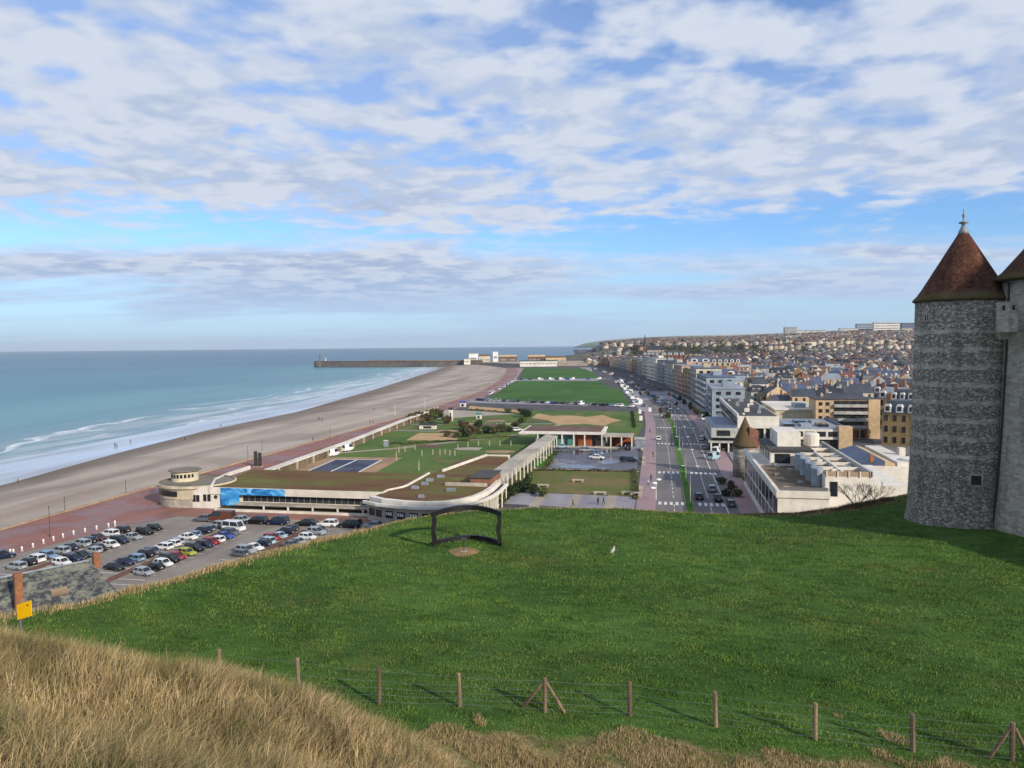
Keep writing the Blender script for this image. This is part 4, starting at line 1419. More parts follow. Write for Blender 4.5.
for k in range(22):
    x0 = 3.9 + k * 1.43
    part('window', MB().box(x0, .40, 1.75, x0 + 1.28, .47, 3.2), 'glass_dark', pc)
part('balcony', MB().box(3.0, -2.0, 1.3, L_, .5, 1.55), 'concrete', pc)
part('plinth', MB().box(-1.2, -2.6, 0, L_ + 1, -2.2, .55), 'plaster_white', pc)
part('planting', MB().box(-1, -2.15, .1, L_, .4, .5), 'leaf_brown', pc)
for k in range(5):
    part('pillar', MB().box(9.8 + k * 5.6, -2.0, 0, 10.1 + k * 5.6, -1.7, 1.3), 'plaster_white', pc)

# curved glazed wing
cw_ = thing('curved_wing', 'curved wing of the pool building with white double rim and planted roof', 'building', (0, 0, 0))
arc = [(-58.5, 143.6), (-55, 141.4), (-50, 139.9), (-45, 139.5), (-41, 140.8), (-38.2, 143.6), (-36.2, 147.6), (-35.2, 152.5), (-34.9, 158), (-35.1, 166)]
part('wall', MB().prism(arc + [(-36, 172), (-53.6, 172.6), (-54, 156), (-57, 153), (-58.5, 149)], 0, 3.5), 'concrete', cw_)


def offset(pts, d):
    out = []
    for i, (x, y) in enumerate(pts):
        a, b = pts[max(0, i - 1)], pts[min(len(pts) - 1, i + 1)]
        l = math.hypot(b[0] - a[0], b[1] - a[1])
        out.append((x + (b[1] - a[1]) / l * d, y - (b[0] - a[0]) / l * d))
    return out


rim = strip_mb(MB(), offset(arc, .9), .3, .3, 4.1, 0, 3.55)
part('outer_rim', rim, 'plaster_white', cw_)
rim = strip_mb(MB(), offset(arc, -1.1), .45, .6, 4.7, 0, 3.5)
part('inner_rim', rim, 'plaster_white', cw_)
part('gutter', strip_mb(MB(), arc, .75, .75, 3.75, 0, 3.5), 'recess', cw_)
ia = offset(arc, -1.7)
rf = part('roof', MB().prism(ia + [(-36.9, 168), (-41, 170.5), (-41.5, 203), (-52.4, 203), (-53.9, 172.6), (-54.3, 156.4), (-57, 153.5), (-57.4, 148)], 3.5, 4.5), 'sedum', cw_)
for u, v, a, b in ((-51.9, 154.2, 1.5, .8), (-51.2, 158.8, 1.5, .8), (-51.5, 163.4, 1.6, .9), (-50.4, 168.4, 1.7, .9), (-43.6, 152.9, 1.8, 1.1), (-47.6, 145.2, 1.2, .7)):
    part('roof_hatch', MB().box(u - a / 2, v - b / 2, 4.5, u + a / 2, v + b / 2, 4.95).box(u - a / 2 + .1, v - b / 2 + .1, 4.95, u + a / 2 - .1, v + b / 2 - .1, 5.1), 'zinc', cw_)
part('roof_wall', strip_mb(MB(), [(-52.2, 176), (-47.5, 203)], .2, .2, 5.1, 0, 4.5), 'plaster_white', cw_)
part('roof_wall', MB().box(-47.5, 203, 0, -41, 203.3, 4.9), 'plaster_white', cw_)
part('roof_wall', MB().box(-46.5, 158.6, 4.5, -37.2, 159.1, 5.2), 'concrete', cw_)
part('stair_head', MB().box(-41.3, 160.5, 4.5, -36.6, 170.2, 6.0), 'brick_wall', cw_)
part('stair_roof', MB().box(-41.6, 160.2, 6.0, -36.4, 170.5, 6.2), 'roof_felt', cw_)
for k, t_ in enumerate(np.linspace(.04, .52, 9)):
    i = t_ * (len(arc) - 1)
    j = int(i)
    x = arc[j][0] + (arc[j + 1][0] - arc[j][0]) * (i - j)
    y = arc[j][1] + (arc[j + 1][1] - arc[j][1]) * (i - j)
    dx, dy = arc[j + 1][0] - arc[j][0], arc[j + 1][1] - arc[j][1]
    o = part('window', MB().box(-.9, -.06, 1.2, .9, .05, 2.6), 'glass_dark', cw_, loc=(x, y, 0))
    o.rotation_euler = (0, 0, math.atan2(dy, dx))
    if k in (2, 3, 4):
        for s_ in (-.55, 0, .5):
            part('notice', MB().box(s_ - .2, -.09, 1.75, s_ + .17, -.062, 2.35), 'white_paint', o)
for t_ in np.linspace(.56, .98, 7):
    i = t_ * (len(arc) - 1)
    j = min(int(i), len(arc) - 2)
    x = arc[j][0] + (arc[j + 1][0] - arc[j][0]) * (i - j)
    y = arc[j][1] + (arc[j + 1][1] - arc[j][1]) * (i - j)
    part('column', MB().tube((x + 1.0, y - .5, 0), (x + 1.0, y - .5, 3.5), .14, n=8), 'plaster_white', cw_)

wk = thing('covered_walkway', 'long pale concrete roofed walkway on thin white columns leading away', 'walkway', (0, 0, 0))
part('deck', MB().prism([(-40.6, 170.6), (-36.2, 170.6), (-34.2, 250), (-38.6, 254)], 4.2, 4.7), 'concrete', wk)
part('side_wall', MB().prism([(-40.4, 171), (-39.8, 171), (-37.8, 253), (-38.4, 253)], 0, 4.2), 'plaster_grey', wk)
for k in range(17):
    t_ = k / 16
    u = -36.4 + 2.0 * t_
    v = 172 + 77 * t_
    part('column', MB().box(u - .12, v - .2, 0, u + .12, v + .2, 4.2), 'plaster_white', wk)

ab = thing('arcade_building', 'low white building with brown planted roof and green and rust panels between columns', 'building', (-43, 256, 0))
part('wall', MB().box(0, 2.5, 0, 23.5, 16, 4.5), 'plaster_grey', ab)
rf = part('roof', MB().box(-5.5, -.2, 4.5, 23.5, 22.5, 4.95), 'plaster_white', ab)
part('planted_roof', MB().box(-4.5, 4.6, 4.96, 22.3, 21.5, 5.12), 'tile_brown', rf)
part('side_roof', MB().box(23.5, .5, 3.7, 33.4, 9, 4.15), 'concrete', ab)
part('plinth', MB().box(0, -.2, 0, 33.4, .3, .45), 'concrete', ab)
for k, (a, b, mt_) in enumerate(((1.6, 4.8, 'teal_panel'), (5.4, 9.2, 'teal_panel'), (10.0, 13.2, 'teal_panel'), (13.9, 17.0, 'orange_panel'), (17.5, 19.5, 'orange_panel'), (19.5, 22.6, 'recess'))):
    part('panel', MB().box(a, 2.38, .5, b, 2.47, 4.2), mt_, ab)
for k, x in enumerate((1.1, 5.0, 9.5, 13.5, 17.2, 23.0, 26, 29.6, 33)):
    part('column', MB().box(x - .2, -.1, 0, x + .2, .4, 4.5 if x < 23.4 else 3.7), 'plaster_white', ab)
part('canopy_back', MB().box(24.5, 8.4, 0, 33, 8.8, 3.7), 'orange_panel', ab)
kk = thing('service_cabin', 'small grey green flat roofed cabin by the seafront pavement', 'cabin', (-7.4, 258.5, 0))
part('wall', MB().box(-1.5, -2, 0, 1.6, 3, 3.0), 'zinc', kk)
part('roof', MB().box(-1.8, -2.3, 3.0, 1.9, 3.3, 3.25), 'plaster_grey', kk)
part('door', MB().box(-1.56, -1.2, 0, -1.51, .2, 2.2), 'leaf_dark', kk)

# beach gallery along the promenade
gy = thing('beach_gallery', 'long low white gallery with dark open bays beside the promenade', 'gallery', (0, 0, 0))
GP = [(-103.2, 176), (-104.5, 206), (-106.5, 248), (-112.5, 318), (-117, 385)]
part('roof', strip_mb(MB(), GP, 1.0, 1.3, 2.45, 0, 2.1), 'plaster_white', gy)
part('back_wall', strip_mb(MB(), [(x + 1.0, y) for x, y in GP], .1, .1, 2.1, 0, 0), 'terrace', gy)
for k, v in enumerate(np.arange(178, 384, 11.5)):
    u = float(np.interp(v, [p[1] for p in GP], [p[0] for p in GP])) + 1.25
    part('pillar', MB().box(u - .2, v - .3, 0, u + .2, v + .3, 2.1), 'concrete', gy)
for dx, hh_ in ((-.75, 4.6), (.75, 4.2)):
    pyl = thing('twin_pylon', 'tall dark upright slab on the promenade beyond the oval pavilion, ' + ('seaward of the pair' if dx < 0 else 'landward of the pair'), 'monument', (-116.5 + dx * .9, 203, 0), 0, 'dark slabs on the promenade')
    part('slab', MB().box(-.36, -.4, .25, .36, .4, hh_), 'dark_metal', pyl)
    part('base', MB().box(-.6, -.6, 0, .6, .6, .25), 'concrete', pyl)

# -- concrete block below the castle
wb = thing('concrete_block', 'large white concrete block with stepped roofs below the castle lawn', 'building', (20, 139.5, 0))
part('wall', MB().box(0, 0, 0, 8.6, 54, 8.0), 'plaster_white', wb)
part('terrace', MB().box(.5, .5, 8.0, 9, 34, 8.06), 'terrace', wb)
part('parapet', MB().box(-.25, -.25, 7.7, .35, 54.2, 9.0), 'plaster_white', wb)
part('parapet', MB().box(.35, -.25, 7.7, 8.7, .3, 8.9), 'plaster_white', wb)
part('plinth', MB().box(-.3, -.2, 0, 0, 54, .9), 'plaster_white', wb)
for k in range(10):
    y = 2.6 + k * 5.35
    for z0_, hh_ in ((1.3, 2.5), (4.4, 2.9)):
        add_window(wb, 4.2, hh_, 'x', (-.06, y, z0_), sill=False)
    part('mullion', MB().box(-.14, y + 2.3, .9, -.01, y + 2.62, 7.7), 'white_paint', wb)
ph_ = part('penthouse', MB().box(3.3, 34, 8, 12, 53.5, 11.2), 'plaster_white', wb)
part('roof', MB().box(2.9, 33.5, 11.2, 12.2, 53.8, 11.65), 'roof_felt', ph_)
part('window', MB().box(4.2, 33.92, 8.6, 7.4, 33.99, 10.7), 'glass_dark', ph_)
for k in range(4):
    part('window', MB().box(3.23, 36 + k * 4.4, 8.8, 3.29, 38.8 + k * 4.4, 10.8), 'glass_dark', ph_)
part('plant_room', MB().box(5.4, 39, 11.65, 10.4, 51, 14.8), 'plaster_white', ph_)
part('vent_tower', MB().lathe([(1.7, 11.6), (1.7, 14.2), (1.2, 14.5), (0, 14.5)], 14, 13.2, 42), 'plaster_white', ph_)
rb = part('tall_block', MB().box(9.2, 6.5, 0, 17.2, 50, 10.6), 'plaster_white', wb)
part('roof', MB().box(9.4, 6.7, 10.6, 17, 49.8, 10.7), 'roof_gravel', rb)
part('parapet', MB().box(16.8, 6.3, 10.6, 17.3, 50.2, 11.6), 'plaster_grey', rb)
part('railing', MB().box(9.2, 6.45, 10.6, 17.2, 6.6, 11.5), 'tan_kerb', rb)
for k in range(5):
    part('railing_post', MB().box(9.3 + k * 1.9, 6.3, 10.5, 9.5 + k * 1.9, 6.44, 11.6), 'plaster_white', rb)
for y in (13, 19, 25.5, 32, 40, 48):
    part('roof_beam', MB().box(9.2, y, 10.7, 16.8, y + .6, 11.25), 'plaster_white', rb)
part('roof_beam', MB().box(12.2, 6.7, 10.72, 12.7, 49.6, 11.35), 'plaster_white', rb)
for y in (11, 17, 23, 29):
    part('fin', MB().lathe([(1.05, 8.06), (1.05, 11.4), (0, 11.45)], 14, 8.6, y, ey=1.5), 'blue_grey', rb)
    part('fin_gap', MB().box(8.7, y + 1.7, 8.1, 9.25, y + 4.2, 10.9), 'glass_dark', rb)
part('window', MB().box(10.0, 6.4, 6.9, 11.3, 6.49, 9.6), 'glass_dark', rb)
part('side_wing', MB().box(17.2, 9, 0, 24, 34, 8.6), 'plaster_white', wb)
part('door', MB().box(19.6, 8.92, 1.6, 21.2, 8.99, 4.8), 'recess', wb)

for k, (x, y, a, b, h) in enumerate(((11, 10, 1.2, 1.0, .6), (14, 14.5, 1.5, 1.2, .5), (10.6, 21.5, 1.0, 1.4, .7), (14.5, 28, 1.8, 1.2, .6), (11, 36, 1.2, 1.2, .9), (14.6, 44, 1.3, 1.6, .7))):
    part('roof_vent', MB().box(x, y, 10.7, x + a, y + b, 10.7 + h), 'zinc' if k % 2 else 'plaster_white', rb)
for k, (x, y) in enumerate(((2.0, 6), (5.5, 12), (2.4, 20), (6, 27), (4.0, 31))):
    part('roof_vent', MB().box(x, y, 8.06, x + .9, y + .9, 8.5), 'plaster_grey', wb)
part('railing', MB().box(.5, .5, 8.9, 8.5, .56, 9.5), 'steel', wb)
gt = thing('gate_tower', 'old round gate tower with mossy pointed roof beside the white concrete block', 'tower', (21.2, 205.5, 0))
part('wall', MB().lathe([(3.1, 0), (3.0, 3), (2.95, 8.4)], 28), 'tower_stone', gt, True)
M['mossy_tiles'] = plain('mossy_tiles', hexc('#5a4834'), hexc('#43422a'), 0.9, 0.9)
part('roof', MB().lathe([(3.4, 8.1), (3.2, 8.6), (1.6, 12.2), (.08, 15.8), (0, 15.85)], 28), 'mossy_tiles', gt, True)
part('gable', MB().add([(.9, -2.2, 8), (3.2, -2.2, 8), (3.2, 2, 8), (.9, 2, 8), (.9, -2.0, 13.2), (3.2, -2.0, 12.2), (3.2, 1.6, 12.2), (.9, 1.6, 13.2)], [(0, 3, 2, 1), (4, 5, 6, 7), (0, 1, 5, 4), (1, 2, 6, 5), (2, 3, 7, 6), (3, 0, 4, 7)]), 'brick_wall', gt)
part('gable_wall', MB().box(1.6, -1.8, 0, 4.2, 2.0, 8), 'plaster_grey', gt)

mc = thing('modern_centre', 'modern white cultural centre with long dark window bands and dark flat roof', 'building', (24.3, 258.5, 0))
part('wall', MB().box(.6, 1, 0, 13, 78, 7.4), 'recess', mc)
part('upper_floor', MB().box(0, 0, 7.0, 13, 80, 11), 'plaster_white', mc)
part('roof', MB().box(.5, .5, 11, 12.5, 79.5, 11.12), 'roof_felt', mc)
part('parapet', MB().box(-.2, -.2, 10.6, .4, 80, 11.7), 'plaster_white', mc)
for k in range(9):
    part('window', MB().box(-.07, 2 + k * 8.5, 7.7, -.01, 9.4 + k * 8.5, 10.2), 'glass_dark', mc)
part('balcony', MB().box(-1.2, -.1, 4.2, 0.5, 78, 5.0), 'plaster_white', mc)
for k in range(4):
    part('column', MB().box(.3 + k * 4, .3, 0, .9 + k * 4, .9, 7), 'plaster_white', mc)
for k in range(14):
    x, y = 2.0 + (k * 5.3) % 9.0, 4 + k * 5.2
    part('roof_vent', MB().box(x, y, 11.12, x + .7 + (k % 3) * .5, y + 1.4, 11.6 + (k % 4) * .35), 'zinc' if k % 2 else 'plaster_white', mc)
an = thing('modern_annex', 'stepped white annex with dark recessed storey left of the cultural centre', 'building', (15.3, 253, 0))
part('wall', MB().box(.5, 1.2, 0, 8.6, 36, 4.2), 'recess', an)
part('upper_floor', MB().box(.3, 0, 4.4, 8.6, 38, 7.6), 'plaster_grey', an)
part('roof', MB().box(.6, .3, 7.6, 8.3, 37.5, 7.75), 'slate_blue', an)
part('window', MB().box(2.0, -.06, 5.0, 6.2, -.01, 6.8), 'glass_dark', an)
part('deck', MB().box(-.6, -1.5, 2.9, 8.8, 38, 3.3), 'plaster_grey', an)
for x in (0, 2.6, 5.4, 8.2):
    part('column', MB().box(x, -1.3, 0, x + .45, -.9, 2.9), 'plaster_white', an)

lr = thing('low_hall', 'low white hall with flat grey roof of skylights and tan brick end pier', 'building', (36.8, 252, 0))
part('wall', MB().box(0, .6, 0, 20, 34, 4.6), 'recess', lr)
part('upper_floor', MB().box(0, 0, 4.4, 20, 34, 7.6), 'plaster_white', lr)
part('roof', MB().box(.4, .4, 7.6, 19.6, 33.5, 7.75), 'zinc', lr)
part('parapet', MB().box(19.6, 0, 7.4, 20.3, 34, 8.3), 'slate_blue', lr)
for k in range(5):
    part('window', MB().box(.7 + k * 3.4, -.07, 5.3, 3.4 + k * 3.4, -.01, 6.9), 'glass_dark', lr)
for k in range(6):
    part('skylight', MB().box(2 + (k % 3) * 5.2, 6 + (k // 3) * 11, 7.75, 5.2 + (k % 3) * 5.2, 12 + (k // 3) * 11, 8.6), 'zinc' if k % 2 else 'glass_dark', lr)
part('brick_pier', MB().box(17.2, -1.2, 0, 21.2, 3, 8.6), 'beige', lr)
cr = thing('cream_hall', 'long cream windowless hall with flat pale roof behind the cultural centre', 'building', (42, 301, 0))
part('wall', MB().box(0, 0, 0, 17, 40, 9.4), 'cream', cr)
part('roof', MB().box(-.4, -.4, 9.4, 17.4, 40.4, 9.9), 'plaster_white', cr)
part('rooftop_plant', MB().box(8, 6, 9.9, 12, 14, 11.5), 'zinc', cr)

bg_ = thing('beige_block', 'beige brick apartment block with four rows of grey balconies', 'building', (55.0, 293, 0))
part('wall', MB().box(0, 0, 0, 21.6, 13, 14.0), 'beige', bg_)
part('roof', MB().box(-.3, -.3, 14, 21.9, 13.3, 14.3), 'roof_felt', bg_)
part('stair_tower', MB().box(17.9, -.5, 0, 21.8, 3, 14.2), 'beige', bg_)
for f in range(4):
    z = 3.9 + f * 2.55
    part('balcony', MB().box(6.2, -1.0, z - .2, 17.6, 0, z + .85), 'plaster_grey', bg_)
    part('painted_balcony_shade', MB().box(6.2, -.06, z + .86, 17.6, .02, z + 2.1), 'recess', bg_)  # dark sheet painted in as the shade behind each balcony
    for k in range(4):
        part('window', MB().box(6.7 + k * 2.8, -.13, z + .86, 8.3 + k * 2.8, -.07, z + 2.0), 'glass_dark', bg_)
    for x in (1.0, 3.4):
        part('window', MB().box(x, -.06, z + .3, x + 1.3, -.01, z + 1.6), 'glass_dark', bg_)
part('entrance', MB().box(6.4, -.08, .2, 17.4, -.01, 3.0), 'orange_panel', bg_)
for k in range(3):
    part('window', MB().box(7.4 + k * 3.5, -.14, .5, 9.6 + k * 3.5, -.085, 2.8), 'glass_dark', bg_)
for k in range(5):
    part('pillar', MB().box(6.0 + k * 2.9, -1.0, 0, 6.35 + k * 2.9, -.6, 3.7), 'beige', bg_)

bh = thing('blue_roof_house', 'white walled house with half slate half tan roof behind the bare shrubs', 'house', (45, 190, 0))
part('wall', MB().box(0, 0, 0, 13, 30, 5.2), 'plaster_white', bh)
part('roof', MB().loft([[(.6, y, 5.2), (6.2, y, 7.0), (6.2, y, 5.21)] for y in (.6, 29.4)]), 'slate_blue', bh)
part('tan_roof', MB().loft([[(6.25, y, 5.2), (6.25, y, 7.0), (8.8, y, 6.3), (8.8, y, 5.2)] for y in (.6, 29.4)]), 'beige', bh)
part('parapet', MB().box(8.85, .3, 5.2, 12.8, 29.7, 6.9), 'plaster_white', bh)
part('gable', MB().box(-.1, -.25, 0, 13, .25, 5.9), 'plaster_white', bh)
part('chimney', MB().box(3.6, 3, 5, 4.5, 4, 8), 'chimney_brick', bh)
part('round_end', MB().lathe([(3.4, 0), (3.4, 6.6), (3.0, 7.4), (0, 7.6)], 20, 13.4, 3), 'plaster_white', bh)
part('end_stack', MB().box(12.6, 12, 4, 14, 14, 8.6), 'plaster_white', bh)


# -- seafront apartment blocks
FL = [(23.2, 360), (23.2, 422), (21.4, 450), (18.1, 518), (9.4, 585), (-2, 689), (-15, 767), (-31, 895), (-53, 1034), (-79, 1172), (-98, 1228)]
FV, FU = [p[1] for p in FL], [p[0] for p in FL]


def front_block(i, v0, v1, h, floors, wall, roofmat, bays, label, bal=None, mans=False, depth=15):
    u0, u1 = float(np.interp(v0, FV, FU)), float(np.interp(v1, FV, FU))
    ang = math.atan2(-(u1 - u0), v1 - v0)
    L = math.hypot(u1 - u0, v1 - v0)
    t = thing('seafront_block', label, 'building', (u0, v0, 0), ang, 'apartment blocks along the seafront road')
    part('wall', MB().box(0, 0, 0, depth, L, h), wall, t)
    if mans:
        mb = MB().loft([[(-.3, -.3, h), (depth + .3, -.3, h), (depth + .3, L + .3, h), (-.3, L + .3, h)], [(1.4, 1.2, h + 3.2), (depth - 1.4, 1.2, h + 3.2), (depth - 1.4, L - 1.2, h + 3.2), (1.4, L - 1.2, h + 3.2)]])
        part('roof', mb, roofmat, t)
    else:
        part('roof', MB().box(-.25, -.25, h, depth + .25, L + .25, h + .4), roofmat, t)
        part('lift_housing', MB().box(depth * .4, L * .4, h + .4, depth * .7, L * .6, h + 2.6), wall, t)
    fh = h / (floors + .25)
    bw = L / bays
    for f in range(floors):
        z = fh * f + fh * .35
        if bal:
            part('balcony', MB().box(-1.1, .6, z - .35, 0, L - .6, z + .45), bal, t)
        for k in range(bays):
            add_window(t, bw * .55, fh * .55, 'x', (-.02, (k + .5) * bw, z), sill=False)
        if i < 7:
            for k in range(3):
                add_window(t, depth * .15, fh * .5, 'y', (depth * (.2 + .3 * k), -.02, z), sill=False)
    if mans:
        for k in range(min(bays, 6)):
            y = (k + .5) * L / min(bays, 6)
            part('dormer', MB().box(-.1, y - .8, h + .3, 2.2, y + .8, h + 2.3), 'plaster_white', t)
    return t


front_block(0, 372, 412, 13.2, 4, 'blue_grey', 'zinc', 6, 'stepped pale blue apartment block, nearest of the seafront row to the cultural centre', 'zinc')
front_block(1, 420, 470, 16.5, 5, 'blue_grey', 'slate_blue', 7, 'blue grey block with pale wrap-around balconies, second along the seafront row', 'plaster_white')
front_block(2, 475, 516, 19.5, 6, 'cream', 'slate_blue', 5, 'tall cream block with zinc balconies, third along the seafront row', 'zinc')
front_block(3, 522, 548, 17, 5, 'ochre', 'roof_felt', 4, 'narrow yellow ochre block without balconies in the seafront row', None)
front_block(4, 553, 592, 19, 6, 'pink', 'zinc', 5, 'pinkish rendered block with flat zinc roof in the seafront row', None)
front_block(5, 598, 655, 19.5, 7, 'plaster_grey', 'roof_felt', 7, 'long grey block with seven storeys of close-set windows on the seafront', None)
front_block(6, 660, 705, 20, 6, 'blue_grey', 'slate_dark', 6, 'blue grey block with dark flat roof past the long grey one', 'zinc')
front_block(7, 711, 765, 21, 6, 'plaster_white', 'zinc', 7, 'tall white block with white balconies, highest of the seafront row', 'white_paint')
front_block(8, 770, 815, 18, 5, 'cream', 'slate', 6, 'cream block under a slate mansard with dormers on the seafront', None, True)
front_block(9, 820, 868, 18.5, 5, 'plaster_grey', 'zinc', 6, 'pale grey block with zinc balconies beyond the cream mansard', 'zinc')
front_block(10, 874, 930, 16, 5, 'brick_wall', 'slate', 6, 'red brick block with slate mansard on the seafront', None, True)
front_block(11, 936, 990, 17, 5, 'beige', 'tile_brown', 6, 'beige block with brown roof further along the seafront', None)
front_block(12, 996, 1052, 15, 4, 'blue_grey', 'slate', 6, 'low blue grey block under a slate mansard far along the seafront', None, True)
front_block(13, 1058, 1112, 16, 4, 'pink', 'tile_red', 6, 'pink block with red roof near the far end of the seafront', None)
front_block(14, 1118, 1175, 14, 4, 'cream', 'slate_dark', 6, 'low cream block with dark roof at the far end of the seafront', None)
front_block(15, 1182, 1228, 14, 4, 'brick_wall', 'zinc', 5, 'small brick block closing the seafront row by the harbour', None)


def mansion(x, y, z, wid, dep, h, label, wall, roofmat, nd, floors=3, bays=5, cat='building', rz=0.0):
    u, v, _ = at(x, y, z)
    t = thing('mansion', label, cat, (u, v, float(G(u, v))), rz)
    part('wall', MB().box(-wid / 2, 0, 0, wid / 2, dep, h), wall, t)
    rf = part('roof', MB().loft([[(-wid / 2 - .3, -.3, h), (wid / 2 + .3, -.3, h), (wid / 2 + .3, dep + .3, h), (-wid / 2 - .3, dep + .3, h)], [(-wid / 2 + 1.5, 1.8, h + 4), (wid / 2 - 1.5, 1.8, h + 4), (wid / 2 - 1.5, dep - 1.8, h + 4), (-wid / 2 + 1.5, dep - 1.8, h + 4)]]), roofmat, t)
    for k in range(nd):
        xx = (k + .5) * wid / nd - wid / 2
        r_ = wid / nd * .3
        part('dormer', MB().loft([[(xx + a, yy, zz) for a, zz in ((-r_, h + .2), (r_, h + .2), (r_, h + 2.0), (r_ * .6, h + 2.9), (-r_ * .6, h + 2.9), (-r_, h + 2.0))] for yy in (-.35, 2.5)]), 'white_paint', rf)
        part('window', MB().box(xx - r_ * .55, -.42, h + .7, xx + r_ * .55, -.36, h + 2.2), 'glass_dark', rf)
    for sgn in (-1, 1):
        part('chimney', MB().box(sgn * (wid / 2 - .9) - .6, dep * .4, h + 2, sgn * (wid / 2 - .9) + .6, dep * .4 + 1.4, h + 6.2), 'chimney_brick', rf)
    fh = h / floors
    for f in range(floors):
        for k in range(bays):
            add_window(t, wid / bays * .4, fh * .55, 'y', ((k + .5) * wid / bays - wid / 2, -.03, f * fh + fh * .25), sill=False)
    return t


mansion(741, 399, 0, 17, 14, 11, 'pale mansion with three large white arched dormers in a slate mansard', 'concrete', 'slate', 3, 3, 4)
mansion(720, 377, 3, 38, 16, 15, 'long cream hotel with a row of small dormers behind the seafront blocks', 'cream', 'slate', 7, 4, 8)
mansion(718, 392, 0, 26, 22, 12, 'wide grey building with blue slate roof behind the balconied block', 'plaster_grey', 'slate_blue', 3, 3, 5)
mansion(700, 380, 2, 20, 18, 17, 'tall blue slate roofed building just behind the cream seafront block', 'pink', 'slate_blue', 2, 4, 4)
mansion(673, 369, 3, 30, 20, 17, 'broad brown walled building rising behind the ochre seafront block', 'brick_wall', 'slate', 4, 4, 6)
mansion(651, 362, 5, 26, 20, 12, 'large grey building with blue roof behind the far seafront blocks', 'zinc', 'slate_blue', 4, 4, 6)
for x, y, wd_, hh_, wl_, rf_, dn, lb in ((899, 446, 11, 11, 'ochre', 'slate', 3, 'ochre townhouse with slate mansard facing the side road beside the castle tower'),
                                         (906, 431, 12, 12, 'cream', 'slate', 4, 'cream townhouse with dormers up the side road beside the castle tower'),
                                         (893, 428, 12, 12, 'beige', 'zinc', 3, 'beige townhouse with zinc mansard where the side road bends'),
                                         (887, 417, 13, 11, 'plaster_grey', 'slate_dark', 3, 'grey townhouse with dark mansard closing the side road')):
    mansion(x, y, 0, wd_, 12, hh_, lb, wl_, rf_, dn, 3, 4, 'house', R(-30))

# ------------------------------------------------------------------ old town: 300 nearest houses one by one, the rest as a mass
WALLS = [('cream', 'cream'), ('white', 'plaster_white'), ('beige', 'beige'), ('ochre', 'ochre'), ('grey', 'plaster_grey'), ('brick', 'brick_wall'), ('pink', 'pink'), ('pale stone', 'concrete')]
ROOFS = [('slate', 'slate', 5), ('blue slate', 'slate_blue', 4), ('dark slate', 'slate_dark', 4), ('orange tile', 'tile_orange', 1.0), ('red tile', 'tile_red', 0.9), ('brown tile', 'tile_brown', 2.2), ('grey zinc', 'zinc', 3)]
NUMW = ['no', 'one', 'two', 'three', 'four', 'five']
RESERVED = [(12, 0, 84, 250), (12, 250, 62, 344), (50, 280, 80, 306), (60, 150, 110, 300), (82, 270, 100, 350)]


def free(u, v, r=5):
    if u < float(np.interp(v, FV, FU)) + 26 and v < 1240:
        return False
    return not any(a - r < u < c + r and b - r < v < d + r for a, b, c, d in RESERVED)


cand = []
v = 292.0
rr_ = random.Random(5)
while v < 2900:
    st_v = 12.5 if v < 700 else 15.0
    umin = -130 - max(0, v - 1300) * .18
    u = max(umin, v * math.tan(math.atan(0.10) - YAW) - 5)
    row_off = rr_.uniform(0, 8)
    street = int(v / st_v) % 3 == 2
    u += row_off
    while u < v * 0.60 + 60:
        wd_ = rr_.uniform(7.5, 13)
        gap = rr_.choice([0, 0, 0, 1.5, 5, 9])
        dens_ = 1.0 if v < 900 else 0.95
        jit = rr_.uniform(-2.2, 2.2)
        if rr_.random() < dens_ and not (street and rr_.random() < 0.55) and free(u + wd_ / 2, v + jit):
            g = float(G(u + wd_ / 2, v + jit))
            px_, py_ = pix(u + wd_ / 2, v + jit, g + 6)
            if 566 < px_ < 935 and py_ > 300:
                ok = True
                if g > 8:
                    e1 = float(G(u - 4, v + jit)), float(G(u + wd_ + 4, v + jit)), float(G(u, v + jit - 8))
                    ok = max(abs(e - g) for e in e1) < 5
                if g > 9 and g < 28 and px_ < 745 and v > 1200:
                    ok = ok and rr_.random() < 0.12
                if ok:
                    cand.append((u + wd_ / 2, v + jit, g, wd_))
        u += wd_ + gap
    v += st_v * (1 if v < 1200 else 1.12)
cand.sort(key=lambda c: c[0] ** 2 + c[1] ** 2)
near_h, far_h = cand[:286], cand[286:]
used = set()


